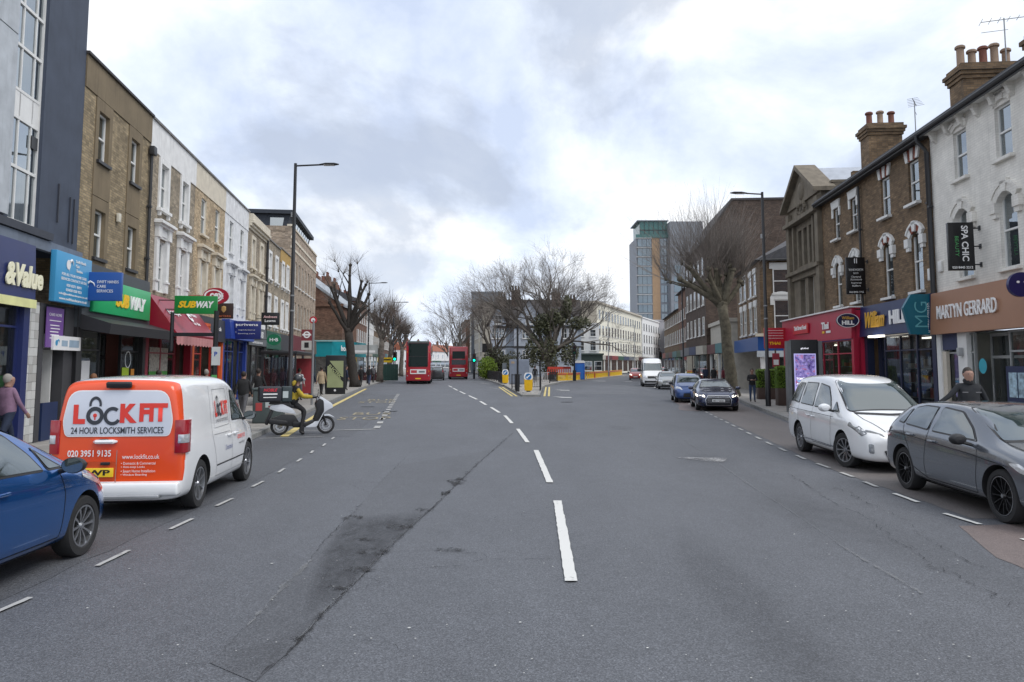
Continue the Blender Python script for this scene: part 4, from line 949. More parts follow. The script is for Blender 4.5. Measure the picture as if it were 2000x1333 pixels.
Gb = terrace('plain stock brick house with white framed windows past the drainpipe', 48.5, 54.2, STKD, WST, None, 'frame', h=10.1, cur=(1, 1, 1, 0))
slab_part(Gb, 'coping', mat('grey coping', (.2, .195, .19), .8), 0, Gb.w, -.08, .25, Z(10.1), Z(10.18)); pipe(Gb.root, [(.0, -.12, Z(9.9)), (.0, -.12, Z(2.5))], .08)
Hb = terrace('narrow house with a mustard yellow top storey beside the new flats', 54.2, 58.9, STKD, WST, mat('mustard render', (.42, .27, .08), .8), 'frame', h=10.3, pz=9.3, cur=(1, 0, 1, 1))
# shops of the terrace
crim = mat('crimson shop paint', (.28, .012, .03), .35, var=.06); SHAD = mat('dark charcoal fascia', (.04, .042, .05), .5); ORG = mat('orange lettering', (.85, .13, .02), .4, var=0)
shC = shopfront(Cb, 0, Cb.w, Z(3.0), Z(4.15), crim, framem=crim, bays=3, door=2, seed=11, proj=.12, stall=.4, cols=[mat('stock white', (.6, .6, .58)), mat('stock green', (.15, .35, .08)), mat('stock red', (.4, .06, .05))], room=mat('dark red shop wall', (.12, .035, .03)))
aw = MB(); aw.prism([(-1.05, Z(3.0)), (-1.07, Z(3.08)), (-.1, Z(4.42)), (-.0, Z(4.36)), (-.1, Z(3.0))], .15, Cb.w - .15, 'x'); awn = aw.build('awning', crim, Cb.root)
rot_ = math.atan2(1.34, .97)
def awtext(s, m, u, f, w, h, b_=.02):
    t = text(s, m, awn, 0, 0, 0, w=w, h=h, bold=b_, ex=0); y = -1.09 + .97 * f; z = Z(3.1) + 1.32 * f; t.location = (u, y, z + .02); t.rotation_euler = (R(-(90 - math.degrees(rot_))), 0, 0); return t
awtext('Escape', WLT, 1.6, .55, 1.5, .28); awtext('to the', WLT, 3.9, .35, .9, .16); awtext('e', WLT, 3.55, .58, .5, .6); awtext('Plan', WLT, 4.3, .62, .8, .18)
vb2 = MB()
for k in range(13):
    u = .2 + k * .42; vb2.prism(rpoly([(u, Z(3.0)), (u, Z(2.72)), (u + .2, Z(2.66)), (u + .4, Z(2.72)), (u + .4, Z(3.0))], .03), -1.06, -1.045, 'y')
vb2.build('awning_valance', mat('pink cream valance', (.5, .22, .22), .7), Cb.root)
poster(Cb.root, 1.9, Z(1.75), 2.1, .85, mat('fruit poster', (.35, .33, .28), .5, var=.6, scale=9)); poster(Cb.root, 1.9, Z(1.55), 2.1, .2, mat('green strip poster', (.05, .3, .03), .5))
shD = shopfront(Db, 0, Db.w, Z(3.05), Z(4.1), SHAD, framem=mat('scarlet shop paint', (.42, .03, .02), .4), bays=3, door=1, seed=12, pilm=mat('orange pilaster', (.7, .12, .02)), cols=[mat('stock orange', (.7, .2, .03)), mat('stock red', (.4, .06, .05)), mat('stock white', (.6, .6, .58))])
text('WOTZEE', ORG, shD, 1.35, -.232, Z(3.55), w=1.9, h=.5, bold=.05, ex=.03); text('cafe', WLT, shD, 4.2, -.232, Z(3.65), h=.2)
BLUE = mat('cobalt shop paint', (.025, .06, .32), .35, var=.06)
shE = shopfront(Eb, 0, Eb.w, Z(3.25), Z(4.2), BLUE, framem=BLUE, bays=4, door=2, seed=13, proj=.5, room=mat('pale shop wall', (.4, .42, .42)))
text('scrivens', WLT, shE, 1.6, -.52, Z(3.95), w=1.7, h=.26, bold=.02); text('OPTICIANS & HEARING CARE', WLT, shE, 1.6, -.52, Z(3.6), w=1.7, h=.09, ex=.005); text('NHS', WLT, shE, 4.6, -.52, Z(3.7), w=.8, h=.3, bold=.03)
GRE = mat('deep green fascia', (.015, .09, .06), .4)
shF = shopfront(Fb, 0, Fb.w, Z(3.1), Z(4.15), mat('grey fascia', (.12, .13, .14), .5), framem=mat('dark shop frame', (.03, .03, .035), .4), bays=3, door=0, seed=14, room=mat('pale shop wall', (.4, .42, .42)))
text('Holly SHOES', WLT, shF, 2.6, -.232, Z(3.72), w=3.4, h=.5, bold=.05); text('LEATHER & SHOE REPAIRS', WLT, shF, 2.6, -.232, Z(3.27), w=3.2, h=.13, bold=.02, ex=.005); slab_part(Fb, 'fascia_end', WST, 0, Fb.w, -.12, -.001, Z(4.16), Z(4.45))
shG = shopfront(Gb, 0, Gb.w, Z(3.0), Z(4.15), GRE, framem=GRE, bays=3, door=1, seed=15); text('Hob', WLT, shG, 2.7, -.232, Z(3.6), w=1.3, h=.5, bold=.03)
shH = shopfront(Hb, 0, Hb.w, Z(3.0), Z(4.15), SHAD, framem=SHAD, bays=3, door=1, seed=16)
for b in (Cb, Db, Eb, Fb, Gb, Hb): pass
# --- I: new flats with dark rooftop storey
Ib = lbld('apartment_building', 'pale brick flats with a dark metal rooftop storey at the side street', 58.9, 76.2, 12.7, brick('new buff brick', (.36, .27, .19), (.42, .33, .25), (.3, .27, .23), soot=.05), d=14)
us = [1.3 + i * 2.05 for i in range(8)]
for u in us: Ib.open(u, Z(8.3), .85, 2.0); Ib.open(u, Z(4.9), .85, 2.1)
Ib.wall(z0=0, reveal=.25)
for u in us: sash(Ib.root, u, Z(8.3), .85, 2.0, y=.08, fm=WHT, fr=.05, mid=.4, sill=True); sash(Ib.root, u, Z(4.9), .85, 2.1, y=.08, fm=WHT, fr=.05, mid=.4)
slab_part(Ib, 'stone_band', CRM, -.01, Ib.w + .01, -.05, -.001, Z(11.0), Z(11.2)); slab_part(Ib, 'stone_band', CRM, -.01, Ib.w + .01, -.05, -.001, Z(11.75), Z(11.95)); slab_part(Ib, 'coping', CRM, -.02, Ib.w + .02, -.08, .3, Z(12.7), Z(12.85)); Ib.flat_roof()
ph = MB(); ph.prism([(1.1, Z(12.2)), (.6, Z(14.3)), (11, Z(14.3)), (11, Z(12.2))], 3.6, Ib.w - .6, 'x'); pho = ph.build('penthouse', ANT, Ib.root)
MB().box(3.3, Ib.w - .4, .25, 11.2, Z(14.3), Z(14.62)).build('roof_edge', ANT, pho)
for i in range(8):
    x0 = 6.0 + i * 1.28
    MB().quad((x0, .98, Z(12.6)), (x0 + 1.0, .98, Z(12.6)), (x0 + 1.0, .60, Z(14.2)), (x0, .60, Z(14.2))).build('penthouse_window', DGL, pho)
MB().quad((3.58, 2.2, Z(12.7)), (3.58, 1.3, Z(12.7)), (3.58, 1.1, Z(14.0)), (3.58, 2.2, Z(14.0))).build('penthouse_window', DGL, pho)
slab_part(Ib, 'rooftop_wall', RBK, 3.0, 3.5, .8, 9, Z(11), Z(12.9)); 
shI = shopfront(Ib, 0, 8.4, Z(3.0), Z(4.3), mat('maroon fascia', (.14, .02, .03), .5), framem=SHAD, bays=4, door=1, seed=17); shI2 = shopfront(Ib, 8.6, Ib.w, Z(3.0), Z(4.3), mat('brown fascia', (.12, .08, .06), .5), framem=SHAD, bays=4, door=2, seed=18)
# projecting signs of the left terrace
def lsign(label, Y, z0, z1, w, m, out=.25, lines=(), shape='box', group=None, arms=2, t=.12, armm=None):
    o = thing('projecting_sign', label, 'sign', (0, 0, 0), 0, group); o.location = (LX(Y), Y, z0); o.rotation_euler = (0, 0, R(LROT - 90)); h = z1 - z0
    if shape == 'box': p = MB().box(out, out + w, -t / 2, t / 2, 0, h).build('sign_panel', m, o, bevel=.012)
    else: p = MB().lathe([(.001, -t / 2), (.5, -t / 2), (.5, t / 2), (.001, t / 2)], 40, 'y').build('sign_panel', m, o); p.scale = (w, 1, h); p.location = (out + w / 2, 0, h / 2)
    q = MB()
    for k in range(arms): zz = h * (.5 if arms == 1 else (.25 + .5 * k)); q.tube([(0, 0, zz), (out + .02, 0, zz)], .02, 6)
    q.build('bracket', armm or LEAD, o)
    for (s_, mm, x, z, ww, hh, bb, sh) in lines:
        text(s_, mm, o, out + w * x, -t / 2 - .004, h * z, w=w * ww, h=h * hh if hh else None, bold=bb, shear=sh, ex=.006)
    return o
s1 = lsign('royal blue projecting sign with a white bird logo and thin lettering', 20.75, 3.72, 4.5, 1.15, RBL, .0, (('SWIFT HANDS', WLT, .70, .66, .48, .10, .0, 0), ('CARE', WLT, .56, .50, .2, .10, 0, 0), ('SERVICES', WLT, .64, .34, .36, .10, .0, 0)), arms=0, t=.14)
bird(s1, .27, .38, .42, -.08)
s2 = lsign('green projecting sign with yellow and white lettering outside the sandwich shop', 27.0, 3.78, 4.42, 1.45, mat('leaf green sign', (.01, .24, .05), .35, var=.03), .75, (('SUB', YEL, .30, .52, .42, .38, .05, .25), ('WAY', WLT, .72, .52, .42, .38, .05, .25)))
s3 = lsign('red oval projecting sign with white looped lettering above the red shop', 31.2, 4.45, 5.12, 1.0, mat('deep red sign', (.36, .01, .03), .35, var=.03), .65, (('cex', WLT, .54, .5, .55, .36, .04, 0),), 'oval', arms=1, armm=mat('red bracket', (.35, .02, .03)))
q = MB().lathe([(.27, -.07), (.33, -.07), (.33, -.062), (.27, -.062)], 28, 'y', closed=True).build('oval_ring', WLT, s3, (.65 + .42, 0, .335)); q.scale = (1.15, 1, .8)
s4 = lsign('dark brown projecting sign with a gold figure and lettering', 33.6, 4.0, 4.68, .78, mat('dark brown sign', (.035, .018, .015), .4), .55, (('barista', mat('rust lettering', (.45, .12, .05)), .5, .18, .8, .15, .01, 0),), arms=1)
MB().lathe([(.001, .30), (.09, .26), (.10, .12), (.05, .04), (.001, 0)], 10, 'z', (0, 0, 0)).build('gold_emblem', mat('gold emblem', (.6, .4, .15), .4, .4), s4, (.94, -.07, .26)).scale = (1, .15, 1)
s5 = lsign('small black projecting sign with pale lettering high on the terrace', 46.0, 4.35, 5.1, 1.05, mat('black sign', (.012, .013, .015), .4), .3, (('Andrews', mat('pink lettering', (.8, .5, .5)), .5, .66, .75, .2, .02, 0), ('Lawns', WLT, .5, .34, .6, .2, .02, 0)), arms=1)
s6 = lsign('round green projecting sign with white lettering under the terrace', 44.6, 3.1, 3.75, .8, mat('emerald sign', (.01, .16, .07), .4), .9, (('H•B', WLT, .5, .5, .6, .3, .02, 0),), 'oval', arms=1)
s7 = lsign('dark blue projecting opticians sign with small lettering', 38.2, 3.25, 4.15, 1.35, mat('deep blue sign', (.015, .025, .16), .35), .35, (('scrivens', WLT, .5, .8, .8, .14, .02, 0), ('opticians', WLT, .5, .5, .6, .07, .0, 0), ('hearing care', WLT, .5, .3, .6, .07, .0, 0)), arms=1)
# ---------------------------------------------------------------- right-hand side
RA, RB = 11.62, .088; RROT = -90 - math.degrees(math.atan(RB)); RK = math.hypot(1, RB)
def RX(Y): return RA + RB * Y
def rbld(name, label, Yn, Yf, h, wallm, d=9): return Bld(name, label, RX(Yf), Yf, RROT, (Yf - Yn) * RK - .012, h - .12, d, wallm)
def ur(Yf): return lambda Y: (Yf - Y) * RK
REDV = mat('red voussoir brick', (.22, .055, .03), .8, var=.15, scale=8)
def arch_head(b, u, z, w, rise, t, cols, keyh=.12, ears=True, proj=.06, flat=False):
    """separate arch stones over an opening, a taller keystone in the middle"""
    n = len(cols); hw = w / 2
    if flat:
        for i, m in enumerate(cols):
            f0, f1 = i / n, (i + 1) / n; a0, a1 = -hw + w * f0, -hw + w * f1; s0, s1 = a0 * 1.28, a1 * 1.28
            MB().prism([(u + a0 + .003, z), (u + a1 - .003, z), (u + s1 - .003, z + t), (u + s0 + .003, z + t)], -proj - (.03 if m is not REDV else 0), -.001, 'y').build('voussoir', m, b.root)
        return
    r = (hw * hw + rise * rise) / (2 * rise); cz = z + rise - r; a_ = math.asin(min(1, hw / r)); ext = 1.0
    for i, m in enumerate(cols):
        f0, f1 = -a_ + 2 * a_ * i / n, -a_ + 2 * a_ * (i + 1) / n; k = keyh if i == n // 2 else 0; P = []
        st = 4
        for j in range(st + 1): f = f0 + .004 + (f1 - f0 - .008) * j / st; P.append((u + r * math.sin(f), cz + r * math.cos(f)))
        for j in range(st, -1, -1): f = f0 + .004 + (f1 - f0 - .008) * j / st; P.append((u + (r + t + k) * math.sin(f), cz + (r + t + k) * math.cos(f)))
        MB().prism(P, -proj - (.05 if k else (.02 if m is not REDV else 0)), -.001, 'y').build('voussoir', m, b.root)
    q = MB(); st = 12; P = []
    for j in range(st + 1): f = -a_ + 2 * a_ * j / st; P.append((u + (r + t) * math.sin(f), cz + (r + t) * math.cos(f)))
    for j in range(st, -1, -1): f = -a_ + 2 * a_ * j / st; P.append((u + (r + t + .09) * math.sin(f), cz + (r + t + .09) * math.cos(f)))
    q.prism(P, -proj - .05, -.001, 'y')
    if ears:
        for s_ in (-1, 1): q.box(u + s_ * (hw + .16) - .16, u + s_ * (hw + .16) + .16, -proj - .07, -.001, z - .28, z + .02); q.box(u + s_ * (hw + .14) - .12, u + s_ * (hw + .14) + .12, -proj - .03, -.001, z - .42, z - .281)
    q.build('hood_mould', cols[n // 2], b.root)
    if not ears and rise < .2: return
    for s_ in (-1, 1):
        P = [(u + s_ * (hw + .002), z - .001), (u + s_ * (hw + .002), z + rise + .02)] + [(u + s_ * r * math.sin(a_ * j / 6), cz + r * math.cos(a_ * j / 6)) for j in range(7)]
        MB().prism(P, -.004, .19, 'y').build('spandrel', b.wallm, b.root)
def eaves(b, z, over=.38, m=None, brackets=0, gutter=True):
    q = MB(); q.box(-.0, b.w, -over, .0, Z(z) - .02, Z(z) + .03)
    q.build('soffit', WHT if brackets else mat('dark soffit', (.04, .04, .045), .6), b.root)
    g = MB(); g.tube([(0, -over - .05, Z(z) + .03), (b.w, -over - .05, Z(z) + .03)], .075, 8); g.box(0, b.w, -over - .01, -over + .02, Z(z) - .1, Z(z) + .12); g.build('gutter', LEAD, b.root, smooth=True)
    if brackets:
        for k in range(brackets): u = b.w * (k + .5) / brackets; MB().prism([(-over + .05, Z(z) - .02), (-.0, Z(z) - .02), (-.0, Z(z) - .42), (-.12, Z(z) - .34), (-.2, Z(z) - .15)], u - .07, u + .07, 'x').build('bracket', m or WBK, b.root)
def slate_roof(b, z, over=.38, rise=2.3, run=4.2, u0=0, u1=None):
    u1 = b.w if u1 is None else u1
    q = MB(); zz = Z(z) + .05; q.prism([(-over, zz), (-over, zz + .07), (run, zz + rise + .07), (run * 2 + .3, zz), (run * 2, zz - .05), (0, zz - .05)], u0 + .002, u1 - .002, 'x'); r = q.build('roof', SLT, b.root)
    # slate courses: one thin step per course, butting up the slope
    n = 16
    c = MB()
    for k in range(n):
        f0, f1 = k / n, (k + 1) / n; y0, z0 = -over + (run + over) * f0, zz + .075 + rise * f0; y1, z1 = -over + (run + over) * f1, zz + .075 + rise * f1
        c.prism([(y0, z0), (y0, z0 + .022), (y1, z1 + .004), (y1, z1)], u0 + .01, u1 - .01, 'x')
    c.build('slate_course', SLT, r); MB().tube([(u0, run, zz + rise + .1), (u1, run, zz + rise + .1)], .09, 8).build('ridge', mat('ridge tiles', (.09, .06, .05), .8), r, smooth=True)
    return r
def chimney(b, u, y, z0, z1, w, d, pots, m=BRN):
    q = MB(); q.box(u - w / 2, u + w / 2, y - d / 2, y + d / 2, z0, z1 - .5)
    for k, e in enumerate((.05, .10, .15)): q.box(u - w / 2 - e, u + w / 2 + e, y - d / 2 - e, y + d / 2 + e, z1 - .5 + k * .12, z1 - .5 + (k + 1) * .12)
    q.box(u - w / 2 - .06, u + w / 2 + .06, y - d / 2 - .06, y + d / 2 + .06, z1 - .14, z1)
    c = q.build('chimney', m, b.root); n = len(pots); al = d > w
    for i, (pm_, h_, st) in enumerate(pots):
        for uu, yy in ([(u, y - d / 2 + d * (i + .5) / n)] if al else [(u - w / 2 + w * (i + .5) / n, y)]):
            P = [(.0, .0), (.15, .0), (.15, .06), (.12, .10), (.115, h_ - .12), (.16, h_ - .10), (.16, h_ - .04), (.12, h_), (.09, h_), (.09, h_ - .2)]
            MB().lathe(P, 14, 'z', (uu, yy, z1)).build('chimney_pot', pm_, c, smooth=True)
    return c
def aerial(b, u, y, z0, z1, yaw=0, n=7, L=1.3):
    q = MB(); q.tube([(0, 0, 0), (0, 0, z1 - z0)], .02, 6); q.tube([(-L / 2, 0, z1 - z0 - .05), (L / 2, 0, z1 - z0 - .05)], .014, 5)
    for k in range(n): x = -L / 2 + L * k / (n - 1); h_ = .28 - .02 * k; q.tube([(x, -h_, z1 - z0 - .05), (x, h_, z1 - z0 - .05)], .008, 4)
    q.tube([(-L / 2, 0, z1 - z0 - .4), (.1, 0, z1 - z0 - .4)], .01, 4)
    return q.build('tv_aerial', GLV, b.root, (u, y, z0), (0, 0, R(yaw)))
# --- white painted building
Wb = rbld('painted_brick_building', 'white painted brick building over the copper coloured estate agent fascia', 15.0, 24.83, 9.6, WBK, 9); uw = ur(24.83)
for Yc in (22.88, 20.5, 17.9, 15.8):
    Wb.open(uw(Yc), Z(7.62), .80, 1.48)
    Wb.open(uw(Yc), Z(4.6), .86, 2.09)
Wb.wall(z0=Z(4.25), reveal=.3)
for i, Yc in enumerate((22.88, 20.5, 17.9, 15.8)):
    sash(Wb.root, uw(Yc), Z(7.62), .80, 1.48, y=.09, sillm=WBK, curtain=2, sproj=.1); sash(Wb.root, uw(Yc), Z(4.6), .86, 2.09, y=.09, sillm=WBK, curtain=(2, 0, 1, 2)[i], sproj=.1)
    arch_head(Wb, uw(Yc), Z(9.12), .84, .12, .14, [WBK] * 3, .12, False, .03)
    arch_head(Wb, uw(Yc), Z(6.44), .86, .24, .22, [WBK] * 5, .14, True, .06)
eaves(Wb, 9.55, .35, WBK, 11); slate_roof(Wb, 9.6, .35)
WP5 = [(POT, .75, 1), (POT, .6, 1), (POTR, .7, 1), (POT, .78, 1), (POT, .6, 1)]
chimney(Wb, uw(24.2), 1.5, Z(9.6), Z(11.55), .9, 1.75, WP5); chimney(Wb, uw(19.45), 1.2, Z(9.6), Z(10.75), .8, 1.6, [(POTR, .5, 1)] * 3)
aerial(Wb, uw(24.0), 2.1, Z(11.6), Z(13.1), 75, 6, 1.3)
pipe(Wb.root, [(-.02, -.42, Z(9.55)), (-.02, -.42, Z(9.35)), (.02, -.10, Z(8.95)), (.02, -.10, Z(4.3))], .05)
COP = mat('copper brown fascia', (.33, .165, .095), .45, var=.06, scale=1); 
shW = shopfront(Wb, .05, Wb.w, Z(2.95), Z(4.27), COP, framem=mat('grey window frame', (.3, .31, .31), .5), bays=5, door=1, seed=21, stall=.35, proj=.3, lights=3, pilm=WHT, room=mat('pale shop wall', (.4, .42, .42)), cols=[mat('stock blue', (.08, .12, .3)), mat('stock teal', (.05, .35, .45)), mat('stock white', (.6, .6, .58))])
text('MARTYN GERRARD', WLT, shW, uw(22.45), -.31, Z(3.62), w=3.5, h=.42, bold=.004, ex=.03)
slab_part(Wb, 'blue_panel', mat('dusty navy panel', (.03, .04, .10), .5), .05, uw(23.4), -.06, -.001, Z(2.45), Z(2.95)); slab_part(Wb, 'pier', WHT, uw(23.45), uw(22.9), -.10, .15, 0, Z(2.95)); slab_part(Wb, 'pipe_box', mat('cream strip', (.55, .5, .42)), uw(24.5), uw(24.25), -.08, .02, 0, Z(2.4))
slab_part(Wb, 'wall_lamp', mat('grey lamp body', (.35, .36, .37)), uw(23.25), uw(23.1), -.24, -.101, Z(2.25), Z(2.5), .02); slab_part(Wb, 'alarm_box', WHT, uw(24.55), uw(24.32), -.08, -.001, Z(4.95), Z(5.3), .02)
bs = poster(Wb.root, uw(20.2), Z(1.0), 1.5, .95, mat('navy display frame', (.01, .02, .07), .4), y=-.05, nm_='display_board')
for i in range(3): MB().box(uw(20.2) - .62 + i * .44, uw(20.2) - .24 + i * .44, -.06, -.051, Z(1.12), Z(1.78)).build('property_photo', mat('photo print', (.3, .42, .5), .4, var=.6, scale=7), bs)
MB().lathe([(.001, 0), (.22, 0)], 20, 'y', (uw(22.3), .03, Z(1.95))).build('window_sticker', mat('turquoise sticker', (.03, .35, .45)), Wb.root)
# --- brown brick pair
Bb = rbld('brick_building', 'brown brick building with red and white window arches over the navy bookmaker fascia', 24.83, 31.05, 9.6, BRN); uq = ur(31.05)
ROWS2 = [(28.62, 26.15)]
for Yc in (28.62, 26.15): Bb.open(uq(Yc), Z(7.55), .84, 1.5); Bb.open(uq(Yc), Z(4.5), .84, 2.07)
Bb.wall(z0=Z(4.3), reveal=.16)
for Yc in (28.62, 26.15):
    sash(Bb.root, uq(Yc), Z(7.55), .84, 1.5, y=.08, sillm=WHT, curtain=0, sproj=.14); sash(Bb.root, uq(Yc), Z(4.5), .84, 2.07, y=.08, sillm=WHT, curtain=1, sproj=.12)
    arch_head(Bb, uq(Yc), Z(9.06), .98, .1, .42, [WHT, REDV, WHT, REDV, WHT], 0, False, .03, flat=True)
    arch_head(Bb, uq(Yc), Z(6.35), .84, .22, .24, [WHT, REDV, WHT, REDV, WHT], .12, True, .06)
eaves(Bb, 9.55, .35); slate_roof(Bb, 9.6, .35, 2.0); aerial(Bb, uq(28.6), 1.2, Z(10.2), Z(12.0), -30, 6, 1.0)
pipe(Bb.root, [(Bb.w - .1, -.42, Z(9.5)), (Bb.w - .1, -.1, Z(9.1)), (Bb.w - .1, -.1, Z(4.3))], .05)
NAV = mat('bookmaker navy fascia', (.01, .025, .10), .35, var=.08); GLD = mat('gold script lettering', (.75, .42, .05), .35, var=0)
shQ = shopfront(Bb, 0, Bb.w, Z(3.1), Z(4.3), NAV, framem=mat('dark navy frame', (.012, .018, .05), .4), bays=4, door=0, seed=22, stall=.3, lights=2, proj=.3, room=mat('blue black room', (.02, .025, .06)))
text('William', GLD, shQ, uq(29.35), -.312, Z(3.72), w=1.9, h=.62, shear=.35, bold=.02, ex=.03); text('HILL', WLT, shQ, uq(27.2), -.312, Z(3.7), w=1.5, h=.5, bold=.05, ex=.03)
slab_part(Bb, 'alarm_box', WHT, uq(25.25), uq(25.1), -.1, -.001, Z(4.75), Z(5.15), .02)
MB().box(uq(29.6), uq(28.6), -.5, -.25, Z(3.02), Z(3.09)).build('fascia_lamp', LIT, Bb.root)
Cc = rbld('brick_building', 'brown brick house with white painted window heads over the crimson food shop', 31.05, 36.2, 9.6, BRN); ue = ur(36.2)
for Yc in (34.15, 31.98): Cc.open(ue(Yc), Z(7.6), .74, 1.4); Cc.open(ue(Yc), Z(4.6), .74, 1.93)
Cc.wall(z0=Z(3.9), reveal=.16)
for Yc in (34.15, 31.98):
    sash(Cc.root, ue(Yc), Z(7.6), .74, 1.4, y=.08, sillm=WHT, sproj=.14, curtain=2); sash(Cc.root, ue(Yc), Z(4.6), .74, 1.93, y=.08, sillm=WHT, sproj=.12, curtain=1)
    arch_head(Cc, ue(Yc), Z(9.0), .92, .1, .36, [WHT, WHT, WHT, WHT, WHT], 0, False, .04, flat=True); arch_head(Cc, ue(Yc), Z(6.33), .74, .2, .22, [WHT] * 5, .12, True, .06)
    for s_ in (-1, 1): slab_part(Cc, 'window_quoin', WHT, ue(Yc) + s_ * .46 - .09, ue(Yc) + s_ * .46 + .09, -.05, -.001, Z(8.62), Z(9.02))
eaves(Cc, 9.55, .35); slate_roof(Cc, 9.6, .35, 2.0); pipe(Cc.root, [(Cc.w - .05, -.1, Z(9.3)), (Cc.w - .05, -.1, Z(4.3))], .05)
chimney(Cc, Cc.w - .85, 1.2, Z(9.6), Z(12.05), .95, 1.35, [(POTR, .62, 1), (POT, .66, 1), (POTR, .62, 1)])
slab_part(Cc, 'parapet_wall', BRN, Cc.w - .25, Cc.w - .002, -.3, 8.4, Z(9.62), Z(9.95)); 
CRI = mat('crimson fascia', (.42, .012, .045), .35, var=.05)
shR = Bld('shop_extension', 'crimson shop front with fascia running under the brick and stone buildings', RX(41.8), 41.8, RROT, (41.8 - 31.05) * RK - .02, 4.2, 3, CRI, cat='shop front'); shR.root.location = (RX(41.8) - .42, 41.8 + .02, .12)
fr_ = shopfront(shR, 0, shR.w, Z(3.05), Z(4.3), CRI, framem=CRI, bays=5, door=2, seed=23, stall=.35, proj=.2, lights=2, room=mat('warm shop wall', (.3, .2, .12)), cols=[mat('stock orange', (.7, .2, .03)), mat('stock green', (.15, .35, .08)), mat('stock red', (.4, .06, .05))])
slab_part(shR, 'top_trim', WLT, -.02, shR.w + .02, -.26, .3, Z(4.3), Z(4.36)); ux = ur(41.8)
text('Thai', WLT, fr_, ux(34.3), -.212, Z(3.72), w=1.0, h=.32, bold=.04, ex=.02); MB().box(ux(34.75), ux(34.45), -.22, -.205, Z(3.38), Z(3.48)).build('yellow_mark', YEL, fr_); MB().box(ux(34.2), ux(33.6), -.22, -.205, Z(3.38), Z(3.48)).build('white_mark', WLT, fr_)
slab_part(shR, 'sign_panel', mat('bright red panel', (.55, .02, .03), .4), ux(39.3), ux(36.8), -.26, -.201, Z(3.5), Z(3.98)); text('Thai Street Food', WLT, fr_, ux(38.05), -.265, Z(3.8), w=2.1, h=.22, bold=.04, ex=.01)
slab_part(shR, 'extension_roof', LEAD, 0, shR.w, .0, .42, Z(4.2), Z(4.25)); slab_part(shR, 'side_wall', CRI, shR.w - .2, shR.w, -.05, .4, 0, Z(4.3))
# --- narrow stone fronted building
St = rbld('stone_building', 'narrow sooty stone fronted building with a carved pedimented gable', 36.2, 41.8, 10.3, STN); us_ = ur(41.8); w = St.w
for k in (-1, 0, 1): St.open(w / 2 + k * .95, Z(7.1), .6, 1.9); 
for k in (-1, 1): St.open(w / 2 + k * .7, Z(4.4), .9, 2.0)
St.wall(z0=Z(3.9), reveal=.35)
for k in (-1, 0, 1): sash(St.root, w / 2 + k * .95, Z(7.1), .6, 1.9, y=.25, fm=mat('grey stone frame', (.35, .33, .29)), sill=False, mid=.62)
for k in (-1, 1): sash(St.root, w / 2 + k * .7, Z(4.4), .9, 2.0, y=.25, sill=False, mid=.6)
q = MB()
for x in (.0, w - .5): q.box(x, x + .5, -.22, -.001, Z(4.2), Z(10.1))
for x in (.95, w - 1.2): q.box(x, x + .25, -.16, -.001, Z(6.9), Z(9.3))
q.box(0, w, -.32, -.001, Z(6.7), Z(6.88)); q.box(0, w, -.40, -.001, Z(9.35), Z(9.55)); q.box(.5, w - .5, -.12, -.001, Z(6.42), Z(6.69)); q.build('stone_dressing', STN, St.root)
gp = MB(); gp.prism([(-.1, Z(10.3)), (w + .1, Z(10.3)), (w / 2, Z(12.0))], -.12, .5, 'y'); gp.build('gable', STN, St.root)
for s_ in (-1, 1):
    P = [(w / 2 + s_ * (w / 2 + .3), Z(10.25)), (w / 2 + s_ * (w / 2 + .3), Z(10.45)), (w / 2, Z(12.28)), (w / 2, Z(12.03))]
    MB().prism(P, -.45, .6, 'y').build('raking_cornice', STN, St.root)
MB().lathe([(.001, -.28), (.2, -.26), (.42, -.2), (.48, -.121)], 16, 'y', (w / 2, 0, Z(10.9))).build('carved_cartouche', STN, St.root, smooth=True)
for k in range(10):
    a = k * .628; MB().lathe([(.001, -.26), (.09, -.22), (.12, -.121)], 8, 'y', (w / 2 + .62 * math.cos(a), 0, Z(10.0) + .28 * math.sin(a))).build('carved_leaf', STN, St.root, smooth=True)
MB().prism([(.4, Z(10.3)), (w - .4, Z(10.3)), (w / 2, Z(12.1))], .5, 8, 'y').build('roof', mat('pale zinc roof', (.38, .41, .46), .5, .2), St.root)
slab_part(St, 'roof_block', STN, w - .8, w - .02, .6, 3.0, Z(10.1), Z(10.7)); slab_part(St, 'roof_block', STN, w - .9, w, .5, 3.1, Z(10.7), Z(10.82)); slab_part(St, 'side_quoin', RBK, -.01, .05, .0, 5, Z(4), Z(9.4))
_fw = {}
def fwin(par, x, y, z, w, h, rz=0, fm=None, d=.05, bars=1, head=None):
    fm = fm or WHT; key = (w, h, fm.name, bars)
    if key not in _fw:
        q = MB(); t = .07; q.box(-w / 2, -w / 2 + t, -d, 0, 0, h); q.box(w / 2 - t, w / 2, -d, 0, 0, h); q.box(-w / 2 + t, w / 2 - t, -d, 0, 0, t); q.box(-w / 2 + t, w / 2 - t, -d, 0, h - t, h)
        if bars: q.box(-w / 2 + t, w / 2 - t, -d, 0, h / 2 - .03, h / 2 + .03)
        if bars > 1: q.box(-.03, .03, -d, 0, t, h - t)
        q.box(-w / 2 - .08, w / 2 + .08, -.14, 0, -.1, -.001)
        _fw[key] = (q.mesh('window', fm), MB().quad((-w / 2 + t, -.015, t), (w / 2 - t, -.015, t), (w / 2 - t, -.015, h - t), (-w / 2 + t, -.015, h - t)).mesh('pane', DGL))
    o = ob('window', _fw[key][0], par, (x, y, z), (0, 0, rz)); ob('pane', _fw[key][1], o); return o
